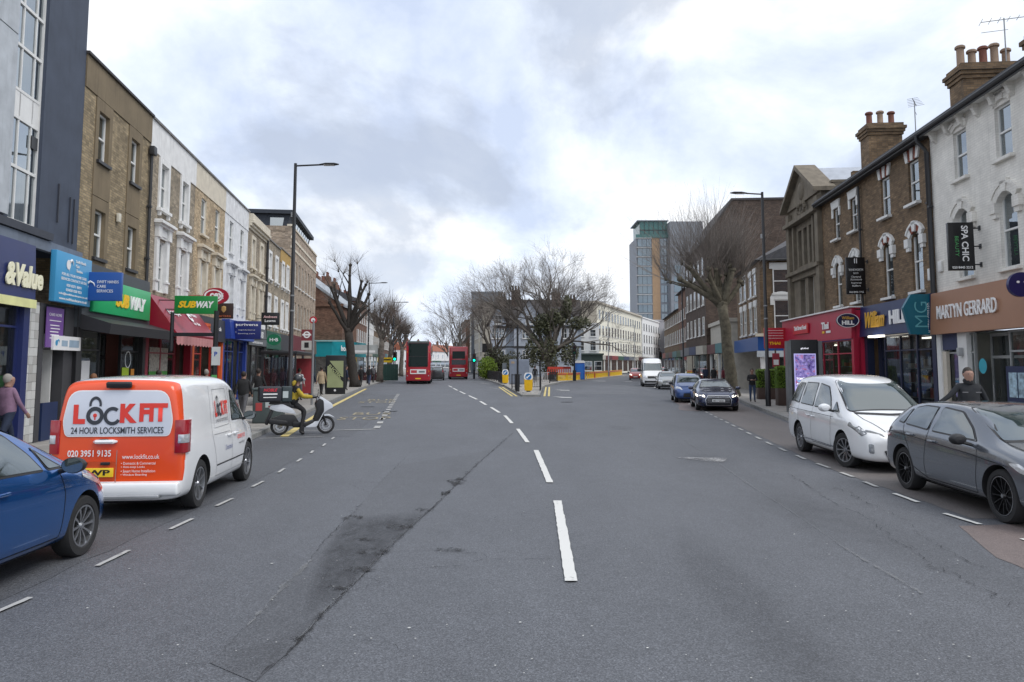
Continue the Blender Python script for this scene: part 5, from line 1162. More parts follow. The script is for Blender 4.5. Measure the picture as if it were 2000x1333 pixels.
# --- corner building beyond the side street, its flank facing us
CB = thing('corner_building', 'brown brick corner building with a blue shop fascia beyond the side street', 'building', (16.1, 49.6, .12), -8)
def boxwall(par, x0, x1, y0, y1, z0, z1, m, nm_='wall'): return MB().box(x0, x1, y0, y1, z0, z1).build(nm_, m, par)
boxwall(CB, 0, 10, 0, 10, 3.7, 8.6, BRN)
rf = MB(); rf.prism([(-.3, 8.6), (10, 8.6), (10, 11.2), (4.0, 10.6)], -.25, 10, 'y'); rf.build('roof', SLT, CB)
rq = MB(); rq.poly([(-.35, -.3, 8.62), (10, -.3, 8.62), (10, 3.4, 11.0), (3.4, 3.4, 11.0)]); rq.poly([(-.35, -.3, 8.62), (3.4, 3.4, 11.0), (3.4, 10, 11.0), (-.35, 10, 8.62)]); rq.build('roof', SLT, CB)
MB().tube([(-.35, -.35, 8.6), (10, -.35, 8.6)], .07, 6).build('gutter', LEAD, CB); 
def flankwin(par, x, z, w, h, arch=True):
    o = fwin(par, x, -.001, z, w, h)
    if arch:
        P = [(x - w / 2 - .22, z + h - .35), (x - w / 2 - .22, z + h + .1)] + [(x + (w / 2 + .22) * math.sin(t), z + h + .1 + .42 * math.cos(t)) for t in [R(a) for a in range(-80, 81, 20)]] + [(x + w / 2 + .22, z + h + .1), (x + w / 2 + .22, z + h - .35), (x + w / 2, z + h - .35), (x + w / 2, z + h), (x - w / 2, z + h), (x - w / 2, z + h - .35)]
        MB().prism(P, -.10, -.001, 'y').build('window_head', WHT, o.parent)
    return o
flankwin(CB, 1.3, 3.95, .95, 2.1); flankwin(CB, 1.3, 6.45, 1.0, 1.6, False); MB().box(.6, 2.0, -.08, -.001, 8.05, 8.45).build('window_head', WHT, CB)
for yy in (1.8, 3.6, 6.0, 7.8):
    for z in (3.95, 6.45):
        fwin(CB, -.001, yy, z, .85, 1.8 if z < 5 else 1.5, R(-90)); MB().box(-.08, -.001, yy - .6, yy + .6, z + (1.8 if z < 5 else 1.5), z + (2.2 if z < 5 else 1.85)).build('window_head', WHT, CB)
BFS = mat('strong blue fascia', (.01, .07, .27), .35, var=.05)
f_ = MB(); f_.box(-.3, 10, -.35, 0, 2.75, 3.65); f_.box(-.3, 0, 0.001, 10, 2.75, 3.65); fo = f_.build('fascia', BFS, CB); MB().box(-.4, 10, -.45, .0, 3.66, 3.85).build('fascia_cornice', CRM, CB); MB().box(-.32, 10, -.37, .0, 2.35, 2.74).build('lower_panel', mat('pale blue white panel', (.5, .54, .57), .5), CB)
text('nr a', WLT, fo, 1.75, -.36, 3.15, w=1.0, h=.30, bold=.03); MB().box(3.2, 4.7, -.36, -.351, 3.42, 3.48).build('small_lettering', WLT, fo)
for x in (-.1, 1.35, 2.9, 4.6, 6.4): MB().box(x, x + .32, -.2, .1, 0, 2.35).build('pier', WHT, CB)
MB().box(.2, 9.8, .15, .2, 0, 2.35).build('shop_glass', SGL, CB); MB().box(.2, 9.8, 2.0, 2.1, 0, 2.35).build('shop_back_wall', mat('dark red shop wall', (.12, .035, .03)), CB); MB().box(3.3, 4.6, .05, .14, .95, 1.0).build('window_bar', WHT, CB); MB().box(3.3, 9, -.05, .14, 0, .55).build('stall_riser', mat('grey stall riser', (.12, .12, .12)), CB)
MB().box(.3, 1.3, .1, .14, .0, 2.3).build('door', mat('dark shop door', (.02, .02, .022)), CB)
# ---------------------------------------------------------------- plainer buildings farther off
def block(name, label, x, y, rz, w, d, h, m, rows=(), wm=None, side=None, roof='flat', shop=None, group=None, top=None, rise=2.5, cat='building', chim=()):
    """a building: front along local x facing -y; rows = (z, w, h, count[, margin])"""
    b = thing(name, label, cat, (x, y, .12), rz, group); boxwall(b, 0, w, 0, d, 0, h, m)
    for r in rows:
        z, ww, hh, n = r[:4]; mg = r[4] if len(r) > 4 else .0
        for k in range(n): fwin(b, mg + (w - 2 * mg) * (k + .5) / n, -.001, z, ww, hh, 0, wm)
    if side:
        for (z, ww, hh, n) in side:
            for k in range(n): fwin(b, -.001, d * (k + .5) / n, z, ww, hh, R(-90), wm); fwin(b, w + .001, d * (k + .5) / n, z, ww, hh, R(90), wm)
    if roof == 'flat': MB().box(-.15, w + .15, -.2, d + .1, h + .001, h + .3).build('parapet', top or m, b); MB().box(-.25, w + .25, -.35, d, h - .15, h - .002).build('cornice', top or m, b) if top else None
    elif roof == 'x': MB().prism([(-.4, h), (d / 2, h + rise), (d + .4, h)], -.2, w + .2, 'x').build('roof', SLT, b)
    elif roof == 'y': MB().prism([(-.3, h), (w / 2, h + rise), (w + .3, h)], -.3, d, 'y').build('roof', SLT, b)
    if shop:
        n, cols, hz_ = shop
        for k in range(n):
            a, c = w * k / n, w * (k + 1) / n; MB().box(a + .05, c - .05, -.35, -.002, hz_ - .8, hz_).build('fascia', cols[k % len(cols)], b); MB().box(a + .25, c - .25, -.02, -.002, .4, hz_ - .85).build('shop_window', DGL, b); MB().box(a + .02, a + .22, -.12, -.001, 0, hz_ - .8).build('pilaster', WHT, b)
    for (cx_, cy_, hh) in chim:
        c = MB().box(cx_ - .8, cx_ + .8, cy_ - .4, cy_ + .4, h, h + hh).build('chimney', RBK, b)
        for k in range(4): MB().lathe([(.13, 0), (.11, .5), (.14, .55), (.12, .6)], 8, 'z', (cx_ - .55 + k * .37, cy_, h + hh)).build('chimney_pot', POTR, c)
    return b
FC = [mat('fascia %s' % n_, c, .5, var=.1) for n_, c in (('maroon', (.10, .03, .035)), ('teal', (.05, .17, .19)), ('cream', (.42, .40, .35)), ('green', (.03, .09, .06)), ('grey', (.15, .16, .18)), ('blue', (.04, .06, .13)), ('red', (.22, .04, .04)), ('black', (.02, .02, .022)))]
# left side, past the side street
T1 = block('brick_building', 'red brown brick building with a steep gable and teal corner shop past the side street', -28.6, 84.0, 0, 10.0, 8, 8.2, RBK, chim=())
gq = MB(); gq.prism([(0, 8.2), (10, 8.2), (3.4, 13.0), (0, 13.0)], -.0, 8, 'y'); gq.build('gable', RBK, T1)
MB().prism([(10.3, 8.1), (10.3, 8.35), (3.5, 13.35), (3.3, 13.05)], -.15, 8.2, 'y').build('verge', mat('pale verge slates', (.3, .33, .36), .6), T1)
MB().box(0, 10, .2, 8, 8.2, 8.3).build('roof_base', SLT, T1)
c_ = MB().box(1.9, 4.6, .5, 2.0, 12.4, 14.3).build('chimney', RBK, T1)
for k in range(5): MB().lathe([(.15, 0), (.12, .5), (.15, .6)], 8, 'z', (2.2 + k * .5, 1.2, 14.3)).build('chimney_pot', POTR, c_)
fwin(T1, 5.4, -.001, 4.9, 1.6, 1.1, 0, mat('brown frame', (.12, .08, .06)), bars=2)
TEAL = mat('teal shop fascia', (.01, .27, .32), .4, var=.05)
te = thing('corner_shop', 'teal shop front wrapping the corner of the red brown brick building', 'shop front', (-22.6, 82.2, .12), 0)
MB().prism([(-.2, -.2), (3.4, -.2), (5.5, 2.6), (5.5, 8), (-.2, 8)], 2.7, 4.3, 'z').build('fascia', TEAL, te); MB().prism([(0, 0), (3.3, 0), (5.3, 2.7), (5.3, 8), (0, 8)], 0, 2.69, 'z').build('shop_window', DGL, te)
for p in ((0, 0), (1.5, 0), (3.2, 0), (4.3, 1.4), (5.2, 2.8)): MB().box(p[0] - .12, p[0] + .12, p[1] - .14, p[1] + .1, 0, 2.69).build('pilaster', TEAL, te)
MB().box(-.3, 5.3, -.3, -.201, 4.3, 4.45).build('trim', mat('pale teal trim', (.3, .5, .5)), te)
t_ = text('hob', WLT, te, 4.5, .9, 3.6, w=.9, h=.6, bold=.03, rot=(0, 0, R(53)))
lx = lambda Y: -18.6 - .095 * (Y - 85)
LR2 = 90 + math.degrees(math.atan(.095))
seg = [(92, 101, 9.2, RBK, 'red brick shops with upper windows just past the teal corner shop'), (101.05, 112, 10.2, RBK, 'taller red brick terrace behind the left street tree'), (112.05, 124, 9.6, WST, 'white fronted terrace behind the second left street tree'), (124.05, 140, 9.8, BRN, 'brown brick terrace far up the left pavement'), (140.05, 165, 9.4, RBK, 'long red brick terrace far up the left pavement')]
for i, (a, c, h, m, lb) in enumerate(seg):
    block('terraced_building', lb, lx(a), a, LR2, (c - a) * 1.0045 - .02, 9, h, m, [(4.8, 1.0, 1.6, int((c - a) / 2.2)), (7.4, .95, 1.3, int((c - a) / 2.2))], roof='x', shop=(max(1, int((c - a) / 5)), FC[i % 4:] + FC[:i % 4], 3.9), rise=2.2, chim=[(2, 4.5, 3.4), ((c - a) - 2, 4.5, 3.4)])
# far end of the left road: red roofed terrace closing the view
for i in range(9):
    x0, y0 = -46 + i * 3.2, 330 + i * 13
    block('terraced_house', 'red roofed white fronted house %s along the far end of the left road' % ('nearest', 'second', 'third', 'fourth', 'fifth', 'sixth', 'seventh', 'eighth', 'farthest')[i], x0, y0, 76, 12.8, 9, 8.0, WST, [(5.0, 1.6, 1.6, 2)], roof='x', shop=(2, FC[i % 5:], 3.6), rise=3.6, group='red roofed houses closing the left road', chim=[(1.2, 4.5, 5.0)]).children[-1]
for o in list(COL.objects):
    if o.name.startswith('roof') and o.parent and o.parent.name.startswith('terraced_house') and o.parent.location.y > 300: o.data = o.data; o.data.materials[0] = mat('red clay roof tiles', (.26, .09, .05), .8, var=.2)
# block on the island
CRB = mat('cream painted render', (.74, .71, .60), .75, var=.08, streak=.15); GRB = mat('grey cladding', (.16, .19, .23), .6)
block('cream_building', 'long cream four storey building curving away up the right road', 16.0, 145, 70.5, 48, 24, 13.6, CRB, [(10.6, 1.2, 1.7, 16, 1), (7.4, 1.2, 2.0, 16, 1), (4.6, 1.2, 1.8, 16, 1)], mat('grey white frame', (.45, .46, .46)), roof='flat', top=mat('cornice stone', (.45, .41, .34)), shop=(8, [FC[2], FC[0], FC[6], FC[3], FC[5], FC[4]], 3.6))
block('cream_building_flank', 'plain end wall part of the cream building facing the junction', 9.0, 144.6, 0, 7.0, 20, 13.5, mat('buff render', (.42, .38, .31), .8, streak=.2), [(4.6, 1.0, 1.6, 1)], roof='flat', top=mat('cornice stone', (.45, .41, .34)))
block('white_building', 'white rendered four storey building beyond the long cream one', 32.4, 191.0, 70, 34, 14, 13.4, WST, [(10.4, 1.1, 1.7, 9, .5), (7.4, 1.1, 1.9, 9, .5), (4.6, 1.1, 1.8, 9, .5)], mat('grey frame', (.2, .21, .22)), roof='flat', shop=(4, [FC[7], FC[4], FC[5]], 3.6))
block('pale_building', 'pale rendered building beside the left road behind the bare trees', -10.2, 186, -83.5, 41, 12, 13.4, mat('grey buff render', (.40, .37, .31), .8, streak=.2), [(10.2, 1.1, 1.7, 12), (7.2, 1.1, 1.9, 12), (4.4, 1.1, 1.8, 12)], roof='flat', shop=(7, [FC[7], FC[0], FC[2], FC[4]], 3.4))
block('brick_building', 'dark brick flats stepping down behind the second bus', -13.4, 205, -83, 18, 10, 12.4, RBK, [(8, 1.2, 1.8, 5), (4.6, 1.2, 1.8, 5)], roof='flat', shop=(3, FC, 3.4))
block('grey_block', 'grey clad rooftop block rising behind the pale building', -9.0, 170, 0, 6.4, 12, 17.7, GRB, [(14, 1.6, 1.6, 2)], roof='flat')
# mock tudor house on the island
TD = thing('gabled_house', 'dark roofed house with pale blue gables and tall chimneys behind the island trees', 'house', (-2.6, 118, .12), 0)
PBL = mat('pale blue grey render', (.42, .47, .54), .75, streak=.2); TRF = mat('dark tiled roof', (.045, .04, .04), .8, var=.3, scale=5)
boxwall(TD, 0, 13.2, 0, 9, 0, 7.6, PBL)
MB().prism([(-.3, 7.6), (4.5, 12.2), (9.3, 7.6)], -.3, 13.5, 'x').build('roof', TRF, TD)
for x0, w_, hh in ((2.6, 5.2, 11.6), (9.2, 3.8, 10.2), (-1.0, 3.0, 10.8)):
    MB().prism([(x0, 7.6), (x0 + w_, 7.6), (x0 + w_ / 2, hh)], -1.0, .2, 'y').build('gable', PBL, TD)
    for s_ in (-1, 1): MB().prism([(x0 + w_ / 2 + s_ * (w_ / 2 + .4), 7.45), (x0 + w_ / 2 + s_ * (w_ / 2 + .4), 7.75), (x0 + w_ / 2, hh + .35), (x0 + w_ / 2, hh)], -1.3, 3.5, 'y').build('bargeboard', TRF, TD)
    MB().box(x0 + .3, x0 + w_ - .3, -.9, .0, 0, 7.6).build('bay', PBL, TD)
    for z in (1.2, 4.6): 
        for dx in (-.55, .55): fwin(TD, x0 + w_ / 2 + dx, -.91, z + 1.2, .9, 1.6, bars=2)
    fwin(TD, x0 + w_ / 2, -1.01, 8.0, 1.1, 1.3, bars=2)
MB().box(-.2, 13.4, -1.05, -.91, 4.4, 4.62).build('timber_band', mat('black timber', (.02, .02, .02)), TD); MB().box(-.2, 13.4, -1.08, -.91, 7.4, 7.7).build('timber_band', mat('black timber', (.02, .02, .02)), TD)
for cx_, hh in ((3.2, 13.6), (1.0, 12.6), (9.6, 13.2), (12.0, 12.2)):
    c = MB().box(cx_ - .7, cx_ + .7, 3.2, 4.4, 9.0, hh).build('chimney', DBK, TD)
    for k in range(3): MB().lathe([(.16, 0), (.13, .7), (.16, .75)], 8, 'z', (cx_ - .45 + k * .45, 3.8, hh)).build('chimney_pot', DBK, c)
lo = block('low_building', 'low dark shop beside the blue site toilet', 8.6, 128, 0, 6.5, 8, 3.4, mat('dark green boards', (.03, .05, .045)), [(.8, 1.3, 1.6, 4)], roof='flat')
block('white_annexe', 'white annexe with upper windows to the right of the gabled house', 8.8, 131, 0, 6.0, 8, 8.6, WST, [(4.2, 1.0, 1.6, 3), (6.6, 1.0, 1.2, 3)], roof='flat')
# tower block
TW = thing('tower_block', 'glass and timber clad tower block rising over the right road', 'tower', (37.6, 230, .12), 0)
GTW = glassmat('tower glass', (.03, .07, .09), .8, 1.0, gl=.14); TIM = mat('timber cladding', (.42, .28, .17), .7, var=.15, scale=3, stretch=(1, 1, 6)); GYT = mat('grey tower cladding', (.23, .25, .28), .6, var=.08, scale=1); GRG = mat('green tower glass', (.06, .16, .15), .1, var=.2)
boxwall(TW, 0, 9.6, 0, 14, 0, 40, GYT); MB().box(9.6, 19.5, -3.0, 16, 0, 44.5).build('grey_tower', GYT, TW); MB().box(1.2, 9.6, .8, 13, 40, 45.2).build('rooftop_storey', GRG, TW); MB().box(.4, 9.9, .2, 13.6, 45.2, 45.5).build('roof_slab', GYT, TW)
for k in range(12):
    z = 6.0 + k * 2.85
    MB().box(.3, 4.4, -.10, -.002, z, z + 2.3).build('glazing', GTW, TW); MB().box(-.2, 4.6, -.7, -.001, z + 2.35, z + 2.6).build('balcony_slab', mat('pale slab', (.4, .4, .4)), TW); MB().box(4.7, 7.0, -.12, -.001, z + .0, z + 2.82).build('timber_panel', TIM, TW); MB().box(7.3, 9.2, -.08, -.002, z + .2, z + 2.4).build('glazing', GTW, TW)
    for j in range(3): MB().box(.3 + j * 1.37, .38 + j * 1.37, -.14, -.101, z, z + 2.3).build('mullion', BLK, TW)
    MB().box(8.2, 8.28, -.12, -.081, z + .2, z + 2.4).build('mullion', BLK, TW)
    if k < 9: MB().box(10.6, 12.6, -3.08, -3.002, z + .2, z + 2.4).build('glazing', GTW, TW)
for j in range(6): MB().box(1.2 + j * 1.4, 1.3 + j * 1.4, .72, .798, 40, 45.2).build('mullion', BLK, TW); 
MB().box(1.2, 9.6, .70, .79, 42.4, 42.6).build('mullion', BLK, TW); MB().box(-.2, 9.8, -.4, .7, 40, 41.0).build('parapet_glass', GRG, TW)
# right side, beyond the corner building
DG = thing('gabled_building', 'large dark brick building with a broad hipped gable over the right terrace', 'building', (17.8, 70.3, .12), -5)
MB().prism([(0, 0), (12, 0), (12, 17.0), (2.6, 17.0), (0, 13.2)], 0, 13.5, 'y').build('wall', DBK, DG); MB().prism([(-.15, 13.15), (-.1, 13.35), (2.5, 17.2), (12, 17.2), (12, 17.001), (2.6, 17.001)], -.1, 13.5, 'y').build('coping', mat('dark coping', (.05, .045, .045)), DG)
for z in (4.6, 7.4, 10.2):
    for k in range(5): fwin(DG, -.001, 1.4 + k * 2.6, z, 1.0, 1.7, R(-90))
for k in range(3): MB().box(-.35, -.002, .1 + k * 4.5, 4.4 + k * 4.5, 2.8, 3.6).build('fascia', FC[(2, 5, 4)[k]], DG); MB().box(-.02, -.002, .3 + k * 4.5, 4.2 + k * 4.5, .4, 2.75).build('shop_window', DGL, DG)
rr2 = lambda Y: 16.9 + .12 * (Y - 60); RR2 = -90 - math.degrees(math.atan(.12))
for i, (a, c, h, m, lb) in enumerate([(60, 70, 8.8, WST, 'pale shop building with a blank cream upper wall behind the right tree trunk'), (84.05, 100, 10.8, RBK, 'red brick terrace farther along the right pavement'), (100.05, 124, 9.0, BRN, 'low brown terrace at the bend of the right road')]):
    block('terraced_building', lb, rr2(c), c, RR2, (c - a) * 1.007 - .02, 9, h if i else 5.2, m if i else mat('pale cream boards', (.45, .43, .38)), [(4.6, 1.0, 1.7, int((c - a) / 2.4)), (7.3, .95, 1.3, int((c - a) / 2.4))] if i else [], roof='x' if i else 'flat', shop=(max(1, int((c - a) / 5)), FC[(i * 3) % 8:] + FC[:i], 3.6), rise=2.0, chim=[(2, 4.5, 3.4)] if i else ())
block('brick_block', 'low red brick office block under the tower', 42, 205, -4, 16, 10, 11.5, RBK, [(7.4, 1.8, 1.5, 6), (3.6, 1.8, 1.6, 6)], roof='flat')
block('grey_building', 'pale grey building at the bend behind the white van', 37, 215, 0, 8, 8, 14, mat('pale grey render', (.38, .38, .40)), [(9, 1.0, 1.5, 3), (5, 1.0, 1.5, 3)], roof='flat')
block('brick_building', 'brown building closing the right road behind the tall van', 46, 175, -10, 18, 10, 10.5, BRN, [(7.4, 1.2, 1.5, 6), (4.4, 1.2, 1.6, 6)], roof='flat', shop=(3, [FC[2], FC[5]], 3.4))
# ------ grey hatchback, parked right foreground
grey = paint('graphite metallic paint', (.15, .165, .19), .55, .22)
MERC = [(-2.12, .38, .62, .78, .70, .50), (-2.10, .24, .80, 1.00, .80, .58), (-1.96, .22, .96, 1.16, .865, .62), (-1.70, .22, 1.00, 1.34, .885, .62), (-1.2, .20, .985, 1.425, .89, .62), (-.55, .19, .96, 1.455, .89, .635),
        (.0, .19, .94, 1.445, .89, .625), (.42, .19, .925, 1.36, .89, .60), (.80, .19, .91, 1.16, .89, .63), (1.05, .19, .905, 1.015, .89, .70), (1.20, .19, .895, .965, .885, .70), (1.6, .20, .83, .90, .875, .66), (1.92, .20, .73, .82, .83, .60), (2.08, .22, .58, .70, .74, .52), (2.13, .30, .5, .58, .62, .44)]
PM = dict(glass=[[(-1.62, 1.06), (-1.38, 1.04), (-1.30, 1.30), (-1.42, 1.26)], [(-1.33, 1.035), (-.58, .995), (-.52, 1.36), (-.95, 1.365), (-1.24, 1.32)], [(-.47, .99), (.74, .955), (.50, 1.13), (.12, 1.33), (-.40, 1.37)]],
          seams=[[(-.53, 1.36), (-.56, .98), (-.62, .5), (-.6, .30)], [(.78, .93), (.82, .7), (.78, .30)], [(-.6, .29), (.78, .29)], [(-.58, .29), (-1.0, .42), (-1.12, .7), (-1.3, .9), (-1.38, 1.03)], [(-1.9, .9), (-1.0, .87), (.6, .79), (1.5, .72)]],
          handles=[(-.38, .86), (-1.08, .90)], sill=[(-.9, .235), (.95, .225)], sillw=.035, mirror=(.62, .90, .98, 1.0), mm=BLK, windfront=[(-.68, .985), (.68, .985), (.565, 1.39), (-.565, 1.39)],
          windback=[(-.58, 1.14), (.58, 1.14), (.5, 1.38), (-.5, 1.38)],
          front=[('grille', BLK, [(-.42, .44), (.42, .44), (.46, .62), (-.46, .62)], False), ('headlight', CLRL, [(.48, .62), (.84, .66), (.85, .78), (.52, .72)], True), ('air_intake', BLK, [(.45, .26), (.8, .28), (.78, .42), (.5, .38)], True)],
          back=[('tail_light', REDL, [(.5, .82), (.86, .80), (.86, .96), (.52, .94)], True)],
          side=[('tail_light', REDL, [(-2.06, .84), (-1.9, .86), (-1.84, .97), (-2.04, .95)]), ('headlight', CLRL, [(1.70, .72), (2.0, .58), (2.06, .64), (1.72, .84)])],
          lines_top=[([(1.0, .66), (1.5, .62), (1.95, .50)], .012, UND, 'bonnet_seam')])
merc, mb_, mbvh = car('hatchback', 'dark grey hatchback with black spoked wheels parked in the right foreground bay', (7.12, 11.2, 0), -92.6, MERC, PM, grey, wheels=(-1.35, 1.30), wr=.335, tw=.22, style='merc', archr=.045)
# ------ white people carrier
wht = paint('white car paint', (.78, .79, .80), .05, .25)
MPV = [(-2.36, .42, .70, 1.0, .70, .5), (-2.35, .26, .9, 1.25, .80, .58), (-2.28, .22, 1.0, 1.52, .86, .60), (-2.05, .20, 1.04, 1.70, .89, .63), (-1.5, .19, 1.04, 1.765, .90, .65), (-.7, .19, 1.02, 1.79, .90, .66), (.0, .19, 1.0, 1.78, .90, .655), (.45, .19, .99, 1.70, .90, .63),
       (.9, .19, .985, 1.45, .90, .64), (1.25, .19, .98, 1.19, .90, .70), (1.5, .19, .965, 1.05, .89, .72), (1.85, .19, .88, .95, .87, .66), (2.12, .19, .74, .80, .80, .58), (2.28, .2, .6, .68, .70, .50), (2.33, .28, .5, .56, .60, .44)]
MPL = mat('grey lamp lens', (.2, .21, .22), .15, .3, var=.5, scale=18, coat=1)
PV = dict(noref=1, glass=[[(-2.12, 1.13), (-1.42, 1.11), (-1.30, 1.58), (-1.72, 1.58), (-1.95, 1.50)], [(-1.32, 1.105), (-.42, 1.085), (-.38, 1.60), (-1.22, 1.60)], [(-.35, 1.08), (.70, 1.06), (.52, 1.30), (.25, 1.54), (-.28, 1.60)], [(.76, 1.055), (1.15, 1.04), (.80, 1.26)]],
          seams=[[(-.39, 1.6), (-.42, 1.05), (-.44, .34)], [(.74, 1.0), (.80, .7), (.76, .34)], [(-.44, .33), (.76, .33)], [(-1.32, 1.6), (-1.42, 1.0), (-1.30, .6)], [(-2.1, .985), (.9, .94)]],
          handles=[(-.28, .88), (-.62, .89)], sill=[(-1.0, .37), (.95, .35)], sillw=.03, mirror=(.80, .88, 1.12, 1.1), windfront=[(-.74, 1.07), (.74, 1.07), (.60, 1.67), (-.60, 1.67)], windback=[(-.62, 1.2), (.62, 1.2), (.56, 1.62), (-.56, 1.62)],
          front=[('grille', CHR, [(-.30, .70), (.30, .70), (.34, .78), (-.34, .78)], False), ('headlight', MPL, [(.40, .66), (.80, .72), (.82, .80), (.62, .77), (.44, .71)], True), ('air_intake', BLK, [(-.38, .26), (.38, .26), (.46, .42), (-.46, .42)], False), ('fog_lamp', MPL, [(.62, .36), (.70, .37), (.70, .54), (.62, .53)], True)],
          back=[('tail_light', REDL, [(.6, 1.0), (.84, 1.0), (.8, 1.3), (.62, 1.3)], True)],
          lines_top=[([(1.35, .68), (1.8, .60), (2.18, .36)], .012, UND, 'bonnet_seam')], lines_front=[([(-.66, 1.055), (0, 1.03), (.66, 1.055)], .03, BLK, 'wiper'), ([(-.3, .66), (.3, .66)], .02, CHR, 'grille_bar')],
          side=[('headlight', MPL, [(1.66, .83), (2.12, .66), (2.17, .71), (1.98, .83), (1.68, .90)])])
mpv, b_, v_ = car('people_carrier', 'white people carrier parked with its front wheels turned, behind the grey hatchback', (7.42, 16.55, 0), -93.7, MPV, PV, wht, wheels=(-1.36, 1.38), wr=.335, tw=.215, style='multi', cat='people carrier', steer=18)
plate(mpv, 2.33, 0, .50, True, '')
# ------ blue hatchback, left edge
blu = paint('bright blue metallic paint', (.006, .11, .38), .75, .22)
HAT = [(-1.98, .40, .66, .9, .68, .5), (-1.96, .26, .86, 1.1, .78, .56), (-1.85, .22, .96, 1.32, .83, .58), (-1.5, .20, .99, 1.48, .845, .60), (-.9, .19, .98, 1.525, .85, .61), (-.2, .19, .95, 1.525, .85, .61), (.25, .19, .93, 1.43, .85, .59), (.65, .19, .915, 1.24, .85, .62), (1.0, .19, .905, 1.05, .845, .68), (1.2, .19, .885, .98, .84, .68), (1.55, .19, .80, .90, .82, .62), (1.82, .2, .68, .76, .75, .52), (1.94, .24, .56, .62, .64, .44), (1.97, .32, .5, .55, .55, .38)]
PH = dict(glass=[[(-1.6, 1.06), (-1.18, 1.05), (-1.12, 1.36), (-1.4, 1.32)], [(-1.1, 1.04), (-.30, 1.0), (-.28, 1.43), (-1.02, 1.42)], [(-.24, .995), (.56, .965), (.40, 1.16), (.14, 1.36), (-.2, 1.43)], [(.61, .965), (.92, .955), (.64, 1.12), (.48, 1.22)]],
          seams=[[(-.27, 1.43), (-.3, .98), (-.34, .30)], [(.80, .93), (.84, .72), (.78, .30)], [(-.34, .295), (.78, .295)], [(-1.1, 1.04), (-1.05, .7), (-.85, .4), (-.8, .3)]],
          handles=[(-.16, .86), (-.9, .89)], hm=blu, sill=[(-.95, .235), (.9, .23)], sillw=.018, mirror=(.78, .84, 1.0, 1.05), mm=BLK, windfront=[(-.66, 1.02), (.66, 1.02), (.55, 1.43), (-.55, 1.43)], windback=[(-.56, 1.1), (.56, 1.1), (.5, 1.4), (-.5, 1.4)],
          front=[('grille', BLK, [(-.4, .52), (.4, .52), (.44, .62), (-.44, .62)], False), ('headlight', CLRL, [(.42, .66), (.74, .74), (.78, .86), (.5, .76)], True)],
          back=[('tail_light', REDL, [(.5, .85), (.8, .85), (.8, 1.1), (.55, 1.1)], True)],
          side=[('headlight', CLRL, [(1.20, .83), (1.56, .70), (1.76, .55), (1.80, .60), (1.66, .76), (1.26, .92)])], lines_top=[([(.98, .64), (1.4, .60), (1.8, .42)], .012, UND, 'bonnet_seam')])
hat, hb_, hv_ = car('hatchback', 'bright blue metallic hatchback cut off by the left edge of the picture', (-5.29, 6.98, 0), 91, HAT, PH, blu, wheels=(-1.28, 1.27), wr=.31, tw=.2, style='multi', archr=.05)
# ------ locksmith's van
wvp = paint('white van paint', (.80, .81, .82), .0, .25)
org = mat('orange vehicle wrap', (.78, .078, .012), .3, var=.03, coat=.7)
vgr = mat('pale grey vehicle wrap', (.62, .65, .72), .3, var=.03, coat=.7)
VAN = [(-2.04, .30, .92, 1.0, .80, .60), (-2.035, .24, 1.05, 1.68, .875, .70), (-2.00, .22, 1.06, 1.78, .905, .745), (-1.85, .20, 1.07, 1.835, .92, .77), (-1.2, .19, 1.07, 1.85, .925, .775), (-.3, .19, 1.05, 1.85, .925, .775), (.3, .19, 1.03, 1.82, .925, .76), (.75, .19, 1.02, 1.68, .92, .73), (1.12, .19, 1.0, 1.40, .91, .72), (1.38, .19, .98, 1.15, .90, .72), (1.55, .19, .95, 1.04, .885, .70), (1.82, .2, .84, .92, .84, .62), (1.98, .22, .64, .72, .74, .52), (2.03, .32, .52, .58, .62, .44)]
PVN = dict(glass=[[(.26, 1.10), (1.08, 1.07), (.86, 1.38), (.66, 1.56), (.34, 1.60)]],
           seams=[[(.22, 1.62), (.17, 1.05), (.20, .36)], [(1.18, 1.05), (1.12, .7), (1.08, .4)], [(.2, .34), (1.08, .34)], [(-.78, 1.68), (-.80, .95), (-.62, .5), (-.60, .34)], [(-.6, .34), (.15, .34)], [(-.72, .96), (.1, .95)], [(-.62, 1.62), (.06, 1.62), (.1, 1.06), (-.66, 1.05), (-.62, 1.62)]],
           handles=[(.36, .90), (.03, .90)], hm=wvp, seamm=mat('soft shut line', (.25, .25, .26), .6, var=0), sill=[(-.62, .50), (1.02, .50)], sillw=.02, sillm=BLK, mirror=(1.0, .88, 1.14, 1.0), mm=BLK, windfront=[(-.70, 1.1), (.70, 1.1), (.62, 1.66), (-.62, 1.66)],
           front=[('grille', BLK, [(-.5, .5), (.5, .5), (.5, .7), (-.5, .7)], False), ('headlight', CLRL, [(.5, .66), (.82, .74), (.82, .92), (.6, .88)], True)])
van, vb_, vbvh = car('delivery_van', 'orange and white locksmith van with large lettering on its rear doors', (-5.32, 12.2, 0), 94.6, VAN, PVN, wvp, wheels=(-1.28, 1.27), wr=.335, tw=.2, style='seven', cat='van', archr=.055, scale=(1, .94, 1))
def vp(poly, m, nm_, off, res=.09): return panel(vbvh, poly, 'B', off, nm_, m, van, res)
vb_.data.materials.append(org); bm = bmesh.new(); bm.from_mesh(vb_.data)
for co, no in (((0, 0, .48), (0, 0, 1)), ((-1.93, 0, 1.0), (1, 0, -.14)), ((0, 0, .74), (0, 0, 1)), ((-2.0, 0, 1.825), (.5, 0, 1))):
    bmesh.ops.bisect_plane(bm, geom=bm.verts[:] + bm.edges[:] + bm.faces[:], plane_co=co, plane_no=no)
